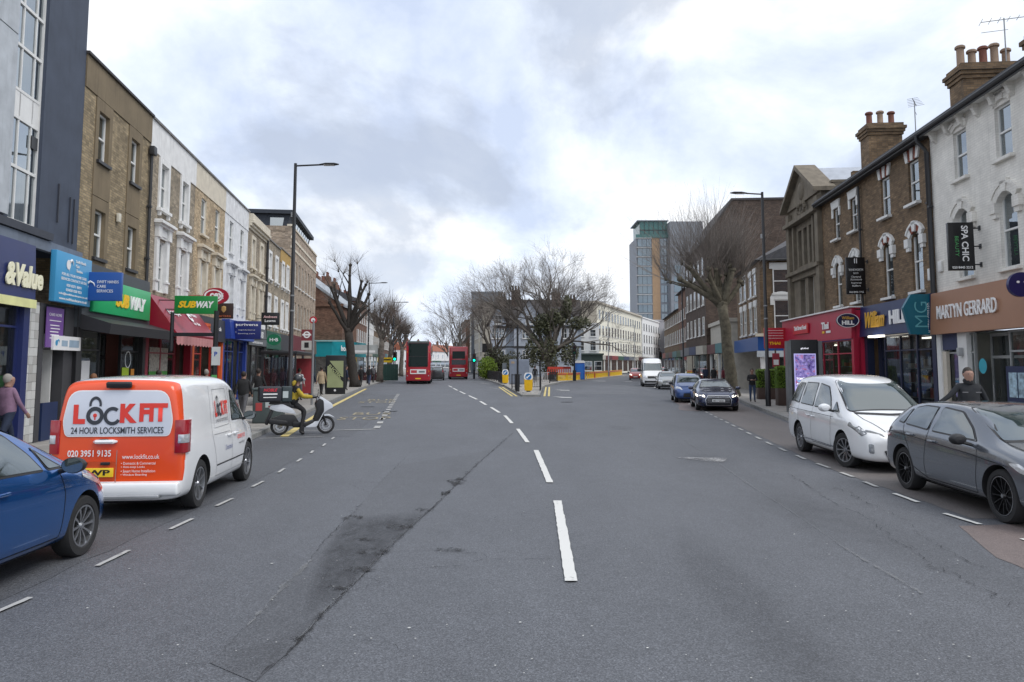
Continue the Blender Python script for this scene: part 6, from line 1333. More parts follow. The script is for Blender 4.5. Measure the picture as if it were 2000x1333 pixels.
for f in bm.faces:
    c = f.calc_center_median()
    if f.material_index != 1 and c.z > .48 and (c.x + 1.93) - .14 * (c.z - 1.0) < 0 and .5 * (c.x + 2.0) + (c.z - 1.825) < 0 and (c.z > .74 or c.x < -1.99): f.material_index = 2
bm.to_mesh(vb_.data); bm.free()
for sg in (-1, 1):
    ax = 'R' if sg < 0 else 'L'
    tl = MB().prism(rpoly([(-2.055, sg * .77), (-2.05, sg * .90), (-1.98, sg * .928), (-1.86, sg * .935), (-1.86, sg * .77)], .02), .84, 1.27, 'z').build('tail_light', REDL, van, bevel=.02)
    MB().prism(rpoly([(-2.062, sg * .82), (-2.057, sg * .895), (-1.985, sg * .935), (-1.93, sg * .94), (-1.95, sg * .82)], .01), .97, 1.08, 'z').build('reversing_lamp', CLRL, tl, bevel=.01)
win = [(-.70, 1.06, .06), (-.745, 1.25, .12), (-.66, 1.66, .16), (.66, 1.66, .16), (.745, 1.25, .12), (.70, 1.06, .06)]
vp(rpoly(win, .1, 5), WHP, 'window_border', .010); vp(shrink(rpoly(win, .1, 5), .015), vgr, 'rear_window_wrap', .013)
vp([(-.028, .5), (.028, .5), (.028, 1.75), (-.028, 1.75)][:0] or [(-.006, .46), (.006, .46), (.006, 1.76), (-.006, 1.76)], mat('shut line', (.35, .2, .17), .5, var=0), 'door_seam', .017, .2)
RLT = mat('red wrap lettering', (.72, .045, .03), .4, var=0); DLT = mat('dark slate lettering', (.035, .04, .05), .4, var=0)
def vt(s, m, y, z, **k): return wtext(vbvh, s, m, van, 'B', y, z, flip=True, off=.019, **k)
def ring(y, z, r0, r1, a0, a1, m, ax='B', sy=1.0, off=.019, flip=True, n=22, bv=None, par=None, nm_='logo'):
    sg = -1 if flip else 1
    A = [(y + sg * r0 * sy * math.cos(a0 + (a1 - a0) * i / n), z + r0 * math.sin(a0 + (a1 - a0) * i / n)) for i in range(n + 1)]
    B = [(y + sg * r1 * sy * math.cos(a0 + (a1 - a0) * i / n), z + r1 * math.sin(a0 + (a1 - a0) * i / n)) for i in range(n + 1)]
    return wrap(bv or vbvh, A + B, [(i, i + 1, n + 2 + i, n + 1 + i) for i in range(n)], ax, off, nm_, m, par or van)
vt('L', RLT, .52, 1.35, h=.25, bold=.06, w=.16); vt('K', RLT, -.14, 1.36, h=.25, w=.23, bold=.06); vt('FIT', RLT, -.475, 1.37, h=.24, w=.38, bold=.055)
ring(.31, 1.33, .066, .118, 0, 2 * math.pi, DLT); ring(.31, 1.475, .066, .105, R(-15), R(195), DLT, sy=.8); ring(.075, 1.325, .075, .12, R(50), R(330), DLT)
ring(.31, 1.335, .001, .026, 0, 6.28, RLT); vt('I', RLT, .31, 1.30, h=.05, w=.016, bold=.03)
vt('24 HOUR LOCKSMITH SERVICES', DLT, .0, 1.14, w=1.24, h=.085, bold=.012)
vt('020 3951 9135', WHP, .36, .845, w=.58, h=.085, bold=.02); vt('www.lockfit.co.uk', WHP, -.33, .80, w=.50, h=.06, bold=.004)
for i, s_ in enumerate(('Domestic & Commercial', 'Anti-snap Locks', 'Smart Home Installation', 'Window Boarding')):
    vt('• ' + s_, WHP, -.30 + (.0, .07, .0, .055)[i], .715 - i * .05, w=(.46, .32, .46, .35)[i], h=.035, bold=.004)
hp = vp(rpoly([(-.14, 1.70), (.14, 1.70), (.14, 1.76), (-.14, 1.76)], .02), REDL, 'brake_lamp', .02, .06)
MB().box(-.06, .0, -.17, .17, -.035, .045).build('brake_lamp_hood', BLK, van, (-2.03, .0, 1.735), (0, R(-18), 0), bevel=.02)
vp(rpoly([(.05, .97), (.30, .97), (.30, 1.0), (.22, 1.03), (.13, 1.03), (.05, 1.0)], .01), UND, 'handle_recess', .018, .08)
MB().tube([(0, -.17, 0), (-.03, -.13, 0), (-.035, .1, 0), (0, .14, 0)], [.012, .028, .028, .014], 8).build('door_handle', wvp, van, (-2.045, .17, .995), smooth=True)
vp(rpoly([(-.0, .50), (.62, .50), (.62, .74), (-.0, .74)], .05), mat('deep orange recess', (.55, .07, .015), .4, coat=.5, var=.03), 'plate_recess', .010)
for y in (.14, .44): MB().box(-.03, 0, -.06, .06, -.018, .018).build('plate_lamp', BLK, van, (-2.05, y, .715), bevel=.006)
plate(van, -2.062, .42, .60, False, 'NWP', w=.52, h=.115).location.y = .29
bpm = wvp
BM = MB(); BM.prism([(-.10, .30), (-.115, .36), (-.10, .47), (.14, .47), (.14, .30)], -.86, .86, 'y')
BM.build('rear_bumper', wvp, van, (-2.02, 0, 0), bevel=.03)
MB().box(-.135, .1, -.62, .62, .27, .315).build('bumper_lip', mat('silver bumper trim', (.45, .46, .47), .4, .6), van, (-2.02, 0, 0), bevel=.01)
for sd, ax, fl in ((-1, 'R', False), (1, 'L', True)):
    wtext(vbvh, 'L', RLT, van, ax, -.535, 1.33, h=.24, w=.085, bold=.05, flip=fl, off=.012); wtext(vbvh, 'K', RLT, van, ax, -.19, 1.33, h=.22, w=.13, bold=.05, flip=fl, off=.012); wtext(vbvh, 'FIT', RLT, van, ax, .0, 1.33, h=.21, w=.20, bold=.045, flip=fl, off=.012)
    ring(-.43, 1.31, .045, .10, 0, 6.2832, DLT, ax, .6, .012, fl); ring(-.43, 1.43, .06, .095, R(-15), R(195), DLT, ax, .55, .012, fl); ring(-.31, 1.31, .06, .105, R(50), R(320), DLT, ax, .6, .012, fl)
    wtext(vbvh, '24 HOUR LOCKSMITH SERVICES', DLT, van, ax, -.26, 1.15, w=.62, h=.05, flip=fl, off=.012)
    wtext(vbvh, '020 3951 9135', RLT, van, ax, .72, .82, w=.46, h=.07, bold=.02, flip=fl, off=.012); wtext(vbvh, 'www.lockfit.co.uk', DLT, van, ax, .74, .72, w=.38, h=.04, flip=fl, off=.012)
    wtext(vbvh, 'Checkatrade', mat('navy print', (.03, .05, .2), .5), van, ax, -.02, .72, w=.36, h=.075, flip=fl, off=.012)
# ------ smaller cars up the right-hand side
navy = paint('navy metallic paint', (.016, .026, .075), .5, .25); blu2 = paint('mid blue metallic paint', (.02, .07, .24), .4, .28); slv = paint('silver beige paint', (.38, .39, .38), .6, .35)
AUD = [(-2.3, .4, .62, .78, .7, .5), (-2.28, .24, .8, .93, .83, .6), (-2.0, .2, .92, 1.02, .90, .66), (-1.5, .18, .92, 1.14, .92, .60), (-.9, .17, .91, 1.32, .925, .58), (-.2, .17, .90, 1.38, .925, .59), (.35, .17, .89, 1.32, .925, .58), (.8, .17, .88, 1.10, .92, .66), (1.1, .17, .87, .965, .92, .74), (1.6, .18, .81, .89, .91, .72), (2.0, .18, .72, .80, .87, .66), (2.22, .2, .6, .70, .78, .56), (2.28, .28, .5, .58, .68, .48)]
PA = dict(glass=[[(-1.35, .99), (-.3, .95), (-.28, 1.26), (-.9, 1.24)], [(-.24, .95), (.75, .93), (.40, 1.16), (.1, 1.25), (-.2, 1.27)]], seams=[[(-.26, 1.25), (-.3, .9), (-.32, .28)], [(.8, .9), (.8, .6), (.78, .28)], [(-.32, .27), (.78, .27)]],
          handles=[(-.15, .80)], mirror=(.62, .93, .95, 1.0), windfront=[(-.70, .97), (.70, .97), (.54, 1.30), (-.54, 1.30)], sill=[(-.9, .24), (1.0, .24)], sillw=.02,
          front=[('grille', mat('dark mesh grille', (.03, .03, .035), .4, .5), [(-.48, .26), (-.52, .5), (-.42, .66), (.42, .66), (.52, .5), (.48, .26)], False), ('headlight', HLON, [(.55, .60), (.88, .62), (.90, .72), (.60, .69)], True), ('air_intake', BLK, [(.58, .24), (.84, .28), (.82, .40), (.62, .36)], True)],
          lines_front=[([(-.5, .26), (-.54, .5), (-.43, .67), (.43, .67), (.54, .5), (.5, .26), (-.5, .26)], .02, CHR, 'grille_surround')] + [([(-.46, z), (.46, z)], .01, CHR, 'grille_bar') for z in (.40, .46, .52, .58)] + [([(-.43, .62), (.43, .62)], .01, CHR, 'grille_bar')],
          back=[('tail_light', REDL, [(.5, .72), (.86, .72), (.86, .86), (.5, .86)], True)], lines_top=[([(1.05, .7), (1.6, .62), (2.1, .45)], .012, UND, 'bonnet_seam')])
aud, *_ = car('saloon_car', 'dark navy saloon with lit headlamps just behind the white people carrier', (9.15, 35.2, 0), -99, AUD, PA, navy, wheels=(-1.42, 1.36), wr=.34, style='five', level=1)
plate(aud, 2.30, 0, .45, True, 'BD17 BOH')
for k in range(4):
    MB().lathe([(.035, -.006), (.045, -.006), (.045, .006), (.035, .006)], 14, 'x', (0, 0, 0), closed=True).build('badge_ring', CHR, aud, (2.285, -.105 + .07 * k, .625))
PF = dict(PH); PF['side'] = []; PF['front'] = [('grille', BLK, [(-.42, .30), (.42, .30), (.36, .50), (-.36, .50)], False), ('headlight', CLRL, [(.42, .66), (.74, .74), (.78, .92), (.5, .80)], True)]
fie, *_ = car('hatchback', 'mid blue hatchback parked between the navy saloon and the tree', (9.55, 42.0, 0), -98, HAT, PF, blu2, wheels=(-1.25, 1.25), wr=.31, style='seven', level=1)
SAL = [(-2.25, .4, .64, .85, .68, .5), (-2.2, .24, .86, 1.0, .8, .6), (-1.9, .2, .94, 1.08, .86, .64), (-1.3, .19, .94, 1.25, .88, .58), (-.8, .19, .93, 1.43, .88, .58), (0, .19, .92, 1.46, .88, .59), (.45, .19, .91, 1.38, .88, .57), (.9, .19, .90, 1.1, .88, .66), (1.2, .19, .88, .98, .87, .70), (1.7, .2, .8, .90, .85, .64), (2.05, .2, .68, .78, .78, .55), (2.2, .28, .54, .62, .68, .46)]
PS = dict(glass=[[(-1.2, 1.0), (-.3, .98), (-.28, 1.36), (-.85, 1.33)], [(-.24, .98), (.78, .96), (.45, 1.2), (.15, 1.34), (-.2, 1.36)]], seams=[[(-.26, 1.3), (-.3, .9), (-.32, .28)]], mirror=(.62, .87, 1.0, 1.0), windfront=[(-.66, 1.0), (.66, 1.0), (.54, 1.38), (-.54, 1.38)], windback=[(-.6, 1.1), (.6, 1.1), (.5, 1.36), (-.5, 1.36)],
          front=[('grille', BLK, [(-.5, .56), (.5, .56), (.42, .70), (-.42, .70)], False), ('headlight', CLRL, [(.50, .58), (.82, .62), (.80, .80), (.56, .74)], True), ('air_intake', BLK, [(-.6, .28), (.6, .28), (.6, .42), (-.6, .42)], False)],
          back=[('tail_light', REDL, [(.5, .72), (.82, .72), (.82, .92), (.5, .92)], True)], lines_front=[([(-.4, .63), (.4, .63)], .02, CHR, 'grille_bar')])
vau, *_ = car('saloon_car', 'silver beige saloon parked in front of the tall white van', (12.75, 63.5, 0), -97, SAL, PS, slv, wheels=(-1.35, 1.32), wr=.32, level=1); plate(vau, 2.2, 0, .46, True, '')
redp = paint('red car paint', (.42, .03, .02), .1, .3)
PR = dict(PF); PR['front'] = [('grille', BLK, [(-.4, .34), (.4, .34), (.36, .44), (-.36, .44)], False), ('headlight', HLON, [(.45, .60), (.72, .64), (.74, .78), (.5, .74)], True)]
red, *_ = car('small_car', 'small red car driving towards the viewer with headlamps on', (16.0, 100.0, 0), -99, HAT, PR, redp, wheels=(-1.25, 1.25), wr=.31, level=1, scale=(.95, .98, 1.0)); plate(red, 1.97, 0, .42, True, '')
bmw, *_ = car('saloon_car', 'silver car beyond the small red car turning across the far road', (23.2, 128.0, 0), -65, SAL, PS, slv, wheels=(-1.35, 1.32), wr=.32, level=1)
red2, *_ = car('hatchback', 'red car half hidden behind the far silver car', (27.2, 138.0, 0), -80, HAT, PF, redp, wheels=(-1.25, 1.25), wr=.31, level=1)
dkp = paint('charcoal car paint', (.04, .042, .045), .4)
drk, *_ = car('estate_car', 'dark car driving away between the two red buses', (-9.55, 99.0, 0), 95, MPV, PV, dkp, wheels=(-1.36, 1.38), wr=.33, level=1)
far_rows = [('white hatchback far down the road beyond the buses', (-13.5, 140), paint('white far car paint', (.7, .7, .7))), ('dark hatchback in the far queue beyond the buses', (-16.4, 160), dkp), ('silver hatchback at the end of the far queue', (-20.0, 190), slv)]
for lb, (x_, y_), m_ in far_rows: car('hatchback', lb, (x_, y_, 0), 95, HAT, PF, m_, wheels=(-1.25, 1.25), wr=.31, level=1)
# ------ tall white van
TV = [(-2.9, .4, 1.2, 2.3, .9, .75), (-2.88, .3, 1.3, 2.5, .98, .84), (-1.5, .25, 1.3, 2.58, 1.0, .86), (.4, .25, 1.3, 2.58, 1.0, .86), (1.0, .25, 1.28, 2.50, 1.0, .82), (1.5, .25, 1.26, 2.1, .99, .80), (2.0, .25, 1.24, 1.55, .98, .82), (2.3, .25, 1.12, 1.28, .95, .78), (2.7, .26, .96, 1.06, .9, .7), (2.86, .32, .7, .8, .78, .55)]
PT = dict(glass=[[(.9, 1.38), (2.0, 1.36), (1.6, 1.85), (1.3, 2.1), (.95, 2.1)]], seams=[[(.85, 2.2), (.85, .5)]], mirror=(1.75, 1.0, 1.5, 1.8), mm=BLK, windfront=[(-.84, 1.40), (.84, 1.40), (.76, 2.12), (-.76, 2.12)],
          front=[('grille', BLK, [(-.5, .74), (.5, .74), (.5, .96), (-.5, .96)], False), ('headlight', CLRL, [(.56, .74), (.84, .78), (.84, 1.02), (.62, .98)], True), ('air_intake', BLK, [(-.75, .36), (.75, .36), (.75, .56), (-.75, .56)], False)], sill=[(-2.2, .5), (1.4, .5)], sillw=.08, sillm=BLK)
tvn, tvb, tvv = car('tall_van', 'tall white van with a blue tinted windscreen behind the silver saloon', (12.9, 71.3, 0), -97.5, TV, PT, wvp, wheels=(-1.75, 1.85), wr=.36, tw=.22, cat='van', level=1)
# ------ double-decker buses
busr = paint('bus red paint', (.42, .012, .025), .0, .3)
def bus(label, loc, rz, roofm, rear_style):
    t = thing('double_decker_bus', label, 'bus', loc, rz, 'red double-decker buses driving away')
    BGL = glassmat('bus glass', (.010, .02, .018), -.35, 1.0, gl=.0); B = MB().box(-5.2, 5.2, -1.25, 1.25, .32, 4.36)
    b = B.build('body', busr, t, bevel=.16)
    x = -5.2
    def pn(nm_, m_, y0, y1, z0, z1, d=.02, r=.05, par=t):
        q = MB(); q.prism(rpoly([(y0, z0), (y1, z0), (y1, z1), (y0, z1)], r, 4), x - d, x + .05, 'x'); return q.build(nm_, m_, par)
    if rear_style == 0:
        pn('rear_window', BGL, -.98, .98, 1.75, 4.12, .025, .12); pn('window_band', mat('dark red bus panel', (.06, .012, .018), .3, coat=.5), -1.12, 1.12, 3.9, 4.3, .02)
        pn('window_divider', BLK, -.98, .98, 2.75, 2.82, .03, .01); pn('roof_edge', mat('grey green bus roof', (.13, .16, .15), .5), -1.08, 1.08, 4.22, 4.36, .03)
    else:
        pn('rear_window', BGL, -.85, .85, 2.75, 3.75, .025, .1); pn('engine_window', mat('black gloss panel', (.01, .01, .012), .15, coat=.6), -.95, .95, 1.95, 2.6, .02, .05)
    ad = pn('rear_advert', WHP, -.80, .80, 1.02, 1.50, .03, .01)
    pn('advert_print', mat('grey print', (.18, .2, .22), .5), -.68, -.08, 1.16, 1.34, .034, .01)
    pn('advert_panel', mat('red print', (.55, .05, .06), .5), .12, .72, 1.12, 1.40, .034, .01)
    np_ = pn('number_plate', PLY, -.28, .28, .50, .61, .025, .01)
    for sy in (-1, 1):
        for (nm_, m_, z0, z1, y0, y1) in (('tail_light', REDL, 1.0, 1.16, 1.02, 1.12), ('indicator_lamp', AMB, 1.22, 1.36, 1.02, 1.12), ('reversing_lamp', CLRL, .8, .9, 1.02, 1.12), ('high_lamp', AMB, 3.2, 3.3, 1.06, 1.14)):
            pn(nm_, m_, min(sy * y0, sy * y1), max(sy * y0, sy * y1), z0, z1, .03, .03)
        for z0, z1 in ((1.35, 2.15), (2.95, 3.75)):
            for k in range(6):
                x0 = -4.7 + k * 1.58; q = MB().prism(rpoly([(x0, z0), (x0 + 1.5, z0), (x0 + 1.5, z1), (x0, z1)], .08), sy * 1.235, sy * 1.265, 'y'); q.build('side_window', CGL, t)
        for xx in (-3.2, 3.0):
            MB().prism([(xx - .62, .3), (xx - .56, .75), (xx - .3, 1.02), (xx + .3, 1.02), (xx + .56, .75), (xx + .62, .3)], sy * 1.1, sy * 1.262, 'y').build('wheel_arch', UND, t)
            wheel(t, xx, sy * 1.12, .48, .3, 'bus', sy)
    MB().box(-4.9, 4.9, -1.0, 1.0, .22, .45).build('underbody', UND, t)
    pn('rear_bumper', mat('dark red bus bumper', (.3, .012, .02), .4), -1.2, 1.2, .36, .50, .05, .03)
    return t
bus('red double-decker bus with a full height dark rear window, nearer of the two', (-9.98, 83.6, 0), 94.8, None, 0)
bus('red double-decker bus with a rounded red back, beside the black railings', (-7.65, 108.5, 0), 95.5, None, 1)
# ---------------------------------------------------------------- projecting signs, right side
def rsign(label, Y, z0, z1, w, m, out=.15, lines=(), shape='box', arms=2, poly=None, t=.12, vert=False):
    o = thing('projecting_sign', label, 'sign'); o.location = (RX(Y), Y, z0); o.rotation_euler = (0, 0, R(RROT + 90)); h = z1 - z0
    if poly: p = MB().prism([(-out - w * a, h * b_) for a, b_ in poly], -t / 2, t / 2, 'y').build('sign_panel', m, o)
    elif shape == 'box': p = MB().box(-out - w, -out, -t / 2, t / 2, 0, h).build('sign_panel', m, o, bevel=.012)
    else: p = MB().lathe([(.001, -t / 2), (.5, -t / 2), (.5, t / 2), (.001, t / 2)], 44, 'y').build('sign_panel', m, o); p.scale = (w, 1, h); p.location = (-out - w / 2, 0, h / 2)
    for k in range(arms): zz = h * (.5 if arms == 1 else (.12 + .76 * k / (arms - 1))); MB().tube([(0, 0, zz), (-out - .02, 0, zz)], .02, 6).box(-.03, .0, -.05, .05, zz - .07, zz + .07).build('bracket', LEAD, o)
    for L in lines:
        s_, mm, x, z, ww, hh, bb = L[:7]; v = len(L) > 7 and L[7]
        text(s_, mm, o, -out - w * x, -t / 2 - .004, h * z, w=(h * hh if v else w * ww), h=(w * ww if v else h * hh), bold=bb, ex=.006, vertical=v)
    return o
BKS = mat('glossy black sign', (.01, .01, .012), .25, var=.05)
r1 = rsign('tall black projecting sign with vertical white and green lettering on the white building', 22.0, 4.7, 6.1, .71, BKS, .2, (('SPA CHIC', WLT, .36, .56, .26, .74, .02, True), ('BEAUTY', mat('green lettering', (.08, .35, .12)), .68, .5, .14, .42, 0, True), ('020 8445 2212', WLT, .5, .06, .8, .05, .02)), arms=3)
r2 = rsign('black projecting sign with small white lettering on the brick building', 30.7, 4.8, 6.3, .74, BKS, .12, (('WINKWORTH', WLT, .5, .66, .75, .06, 0), ('& CO', WLT, .5, .57, .25, .05, 0), ('Chartered', WLT, .5, .47, .5, .05, 0), ('Accountants', WLT, .5, .40, .6, .05, 0), ('Registered', WLT, .5, .30, .5, .05, 0), ('Auditors', WLT, .5, .23, .45, .05, 0), ('020 8446 1756', WLT, .5, .06, .75, .05, 0)), arms=2)
MB().box(-.54, -.51, -.07, -.062, 1.25, 1.45).build('emblem', WLT, r2); MB().box(-.46, -.43, -.07, -.062, 1.25, 1.45).build('emblem', WLT, r2)
r3 = rsign('teal arrow shaped projecting sign with thin lettering beside the copper fascia', 24.95, 2.95, 4.28, .95, mat('deep teal sign', (.005, .13, .19), .3, var=.15, scale=1), .12, (('MG', mat('pale teal lettering', (.12, .4, .45)), .42, .5, .42, .62, -.012, True), ('MARTYN GERRARD', WLT, .14, .42, .14, .72, 0, True)), poly=[(0, 0), (.0, 1), (.72, 1), (1.0, .66), (.78, .02)], arms=2, t=.16)
# flip vertical text reading upwards
for o in list(COL.objects):
    if o.parent is r3 and o.name.startswith('lettering'): o.rotation_euler = (0, math.pi, 0); o.rotation_euler = (0, R(180), 0); o.location.y -= .0
r4 = rsign('navy oval projecting sign with gold and white lettering over the crimson shop', 30.95, 3.48, 4.05, .87, mat('oval navy sign', (.012, .015, .06), .3), .35, (('HILL', WLT, .5, .34, .55, .30, .05), ('William', GLD, .5, .68, .55, .22, .01)), 'oval', 1)
q_ = MB().lathe([(.47, -.066), (.5, -.07), (.5, -.061), (.47, -.061)], 44, 'y', closed=True).build('white_rim', WLT, r4, (-.35 - .435, 0, .285)); q_.scale = (.87, 1, .57)
r5 = rsign('dark blue round sign cut off by the right edge of the picture', 19.1, 3.68, 4.3, .62, mat('round navy sign', (.01, .01, .09), .3), .25, (('• •', WLT, .5, .6, .4, .1, .02),), 'oval', 1)
r6 = rsign('small red menu sign with white lines of print by the crimson shop end', 41.2, 2.85, 3.95, 1.2, mat('scarlet sign', (.45, .015, .03), .4), .5, (('THAI', YEL, .55, .25, .5, .14, .04),), arms=1)
for k in range(4): MB().box(-.5 - 1.05, -.5 - .2, -.068, -.06, .95 - k * .14, .97 - k * .14).build('text_line', WLT, r6)
# ---------------------------------------------------------------- street lamps, posts, furniture
PST = mat('black painted steel', (.016, .017, .02), .4, var=.15)
GPST = mat('grey galvanised post', (.28, .29, .30), .5, .4)
def lamp(label, x, y, h, arm, reach=1.4, m=None, group='street lamps along the road', base=.12, r=.095):
    t = thing('street_lamp', label, 'street lamp', (x, y, base), 0, group); m = m or PST
    MB().tube([(0, 0, 0), (0, 0, 1.6), (0, 0, 1.65), (0, 0, h)], [r * 1.25, r * 1.25, r * .9, r * .62], 14).build('column', m, t, smooth=True)
    MB().tube([(0, 0, h - .10), (arm * reach, 0, h - .04)], .035, 8).build('arm', m, t, smooth=True)
    hd = MB(); hd.tube([(arm * (reach - .35), 0, h - .05), (arm * (reach - .1), 0, h - .02), (arm * (reach + .25), 0, h - .03), (arm * (reach + .42), 0, h - .05)], [.04, .11, .12, .05], 10); hm_ = hd.build('lamp_head', m, t, smooth=True)
    for v in hm_.data.vertices: v.co.z = (v.co.z - (h - .03)) * .45 + (h - .03)
    MB().box(arm * reach - .18, arm * reach + .25, -.09, .09, h - .085, h - .075).build('lens', mat('lamp lens', (.5, .5, .48), .3), hm_) if arm else None
    q = MB()
    for z in (h * .40, h * .46): q.lathe([(r * 1.0, z), (r * 1.0, z + .06)], 12, 'z')
    q.box(-.12, -.06, -.05, .05, h * .78, h * .80); q.build('clamp_band', GPST, t); 
    return t
lamp('black street lamp standing beside the scooter on the left pavement', -8.62, 30.0, 9.85, 1, 1.3)
lamp('black street lamp on the right pavement in front of the hedge planters', 11.55, 34.9, 9.8, -1, 1.05)
lamp('dark street lamp rising behind the first left street tree', -14.2, 76.0, 10.0, 1, 1.4)
lamp('thin street lamp between the two left street trees', -15.4, 100, 10.0, 1, 1.5)
lamp('grey street lamp in front of the cream building', 14.9, 119, 10, 1, 1.6, GPST)
lamp('tall black street lamp right of the tower, by the white van', 16.9, 76, 10, -1, 1.2)
lamp('far street lamp beyond the second bus', -10.2, 150, 10, -1, 1.6, GPST)
lamp('second grey lamp farther along the cream building', 25.5, 160, 10, -1, 1.6, GPST)
# black sign post near the orange shop
pg = thing('sign_post', 'black post with a cross arm and a small white parking plate near the orange shop', 'sign post', (LX(31.2) + 4.2, 31.2, .12), 4)
sp_ = W(420, 700, 24.0); pg.location = (sp_.x, 24.0, .12)
MB().tube([(0, 0, 0), (0, 0, 3.55)], .075, 10).build('post', PST, pg); MB().box(-1.38, 0, -.04, .04, 2.75, 2.86).build('cross_arm', PST, pg); MB().tube([(-1.34, 0, 2.3), (-1.34, 0, 3.5)], .06, 8).build('drop_post', PST, pg)
MB().box(-.08, .18, -.1, -.08, 1.85, 2.42).build('parking_plate', mat('off white plate', (.6, .62, .62), .4), pg); text('P', mat('blue print', (.02, .08, .4)), pg, .05, -.105, 2.2, h=.14, bold=.03, ex=0); MB().box(-.06, .10, -.1, -.08, 1.2, 1.55).build('small_notice', mat('green notice', (.1, .4, .12)), pg)
# bus stop flag
bsf = thing('bus_stop_flag', 'grey post with a red roundel bus stop flag and route panel', 'bus stop', (W(611, 700, 36).x, 36.0, .12), 3)
MB().tube([(0, 0, 0), (0, 0, 3.95)], .055, 10).build('post', GPST, bsf); 
MB().box(-.55, -.05, -.02, .02, 2.55, 3.5).build('flag', mat('maroon flag', (.22, .04, .05), .4), bsf); MB().box(-.54, -.06, -.03, -.0201, 2.55, 2.98).build('route_panel', mat('pale route panel', (.5, .5, .47)), bsf)
fl = MB().lathe([(.10, -.035), (.16, -.035), (.16, -.025), (.10, -.025)], 24, 'y', (-.3, 0, 3.26), closed=True).build('roundel', WLT, bsf); MB().box(-.5, -.1, -.04, -.0301, 3.22, 3.30).build('roundel_bar', WLT, bsf)
MB().lathe([(.001, -.03), (.17, -.03), (.17, .03), (.001, .03)], 24, 'y', (-.02, 0, 3.95)).build('round_sign', mat('red round sign', (.45, .02, .03)), bsf); MB().lathe([(.001, -.034), (.10, -.034)], 20, 'y', (-.02, 0, 3.95)).build('round_sign_face', WLT, bsf); MB().box(-.4, -.2, -.035, -.0301, 2.65, 2.9).build('text_block', INK, bsf)
# bus shelter
sh = thing('bus_shelter', 'dark framed glass bus shelter on the left pavement beside the stop flag', 'bus shelter', (-11.3, 38.5, .12), 98)
MB().box(-3.6, 3.6, -1.0, .6, 2.35, 2.5).build('roof', PST, sh, bevel=.03)
for x in (-3.5, -1.2, 1.2, 3.5): MB().box(x - .05, x + .05, .45, .55, 0, 2.35).build('post', PST, sh)
for x in (-2.35, 0, 2.35): MB().box(x - 1.08, x + 1.08, .49, .51, .25, 2.2).build('glass_panel', SGL, sh)
for x in (-3.5, 3.5): MB().box(x - .02, x + .02, -.9, .4, .3, 2.2).build('end_panel', mat('red end poster', (.35, .05, .06), .3) if x > 0 else SGL, sh); MB().box(x - .04, x + .04, -.98, -.9, 0, 2.35).build('post', PST, sh)
MB().box(-2.6, 2.6, .15, .42, .48, .55).build('bench', GPST, sh)
# advert panel ELECTRIC
apn = thing('advert_panel', 'black free standing advert panel with a pale green poster and diagonal black lettering', 'advert panel', (W(655, 755, 49).x, 49.0, .12), 4)
MB().box(-.62, .62, -.13, .13, 0, 2.45).build('case', PST, apn, bevel=.03); po = MB().box(-.5, .5, -.14, -.131, .42, 2.1).build('poster', mat('pale green print', (.34, .38, .2), .4, var=.15, scale=1, emis=0), apn)
MB().prism([(-.5, 2.1), (-.5, 1.78), (.5, .78), (.5, 1.05), (-.28, 1.98), (-.36, 2.1)], -.146, -.1401, 'y').build('black_band', INK, apn); text('ELECTRIC', mat('poster letters', (.45, .5, .25)), apn, 0, -.15, 1.43, w=1.1, h=.2, bold=.03, ex=0, rot=(0, R(44), 0)); MB().lathe([(.001, -.15), (.07, -.15)], 12, 'y', (0, 0, .24)).build('round_logo', WLT, apn)
# litter bin behind the scooter
bn = thing('litter_bin', 'dark green grey street bin with stickers just behind the scooter rider', 'bin', (-7.9, 25.2, .12), 8)
MB().box(-.45, .45, -.4, .4, 0, 1.05).build('body', mat('grey green bin', (.07, .09, .09), .5), bn, bevel=.04); MB().box(-.48, .48, -.43, .43, 1.051, 1.12).build('lid', mat('grey green bin', (.07, .09, .09)), bn, bevel=.02); MB().box(-.05, .22, -.41, -.401, .5, .85).build('sticker', mat('pale sticker', (.45, .5, .5)), bn); MB().box(-.35, -.15, -.41, -.401, .4, .65).build('sticker', mat('red sticker', (.4, .05, .05)), bn)
# digital kiosk, right
dk = thing('digital_kiosk', 'tall black digital advert kiosk showing a purple picture by the crimson shop', 'advert kiosk', (11.95, 30.6, .12), -4)
dk.location = (W(1572, 770, 30.5).x, 30.5, .12)
MB().box(-.52, .52, -.14, .14, 0, 2.85).build('case', PST, dk, bevel=.02)
for s_ in (-1, 1): MB().box(s_ * .60 - .075, s_ * .60 + .075, -.17, .17, 0, 2.8).build('side_rail', mat('brushed rail', (.2, .21, .22), .4, .6), dk)
def screen(name):
    m, t, b = newmat(name); v = objco(t, (1.6, 1, 1.6)); f = tnoise(t, v, 2.2, 5, .6, 1.2); f2 = tnoise(t, v, 5, 4)
    c = ramp(t, f, [(.30, (.01, .005, .03)), (.45, (.09, .05, .28)), (.56, (.30, .25, .62)), (.66, (.45, .06, .12)), (.8, (.03, .02, .08))]); c = mixc(t, .35, c, ramp(t, f2, [(.4, (.02, .02, .08)), (.7, (.5, .45, .8))]))
    b.inputs['Base Color'].default_value = (.02, .02, .02, 1); b.inputs['Roughness'].default_value = .15; t.links.new(c, b.inputs['Emission Color']); b.inputs['Emission Strength'].default_value = .9; return m
scm = MB().box(-.42, .42, -.155, -.141, .62, 2.3).build('screen', mat('screen border', (.35, .33, .6), .3, emis=.7, var=0), dk); MB().box(-.38, .38, -.16, -.1551, 1.02, 2.26).build('screen_picture', screen('purple screen picture'), scm)
EW = mat('white screen lettering', (.9, .9, 1), .4, emis=.9, var=0); EP = mat('violet screen lettering', (.35, .05, .75), .4, emis=.6, var=0)
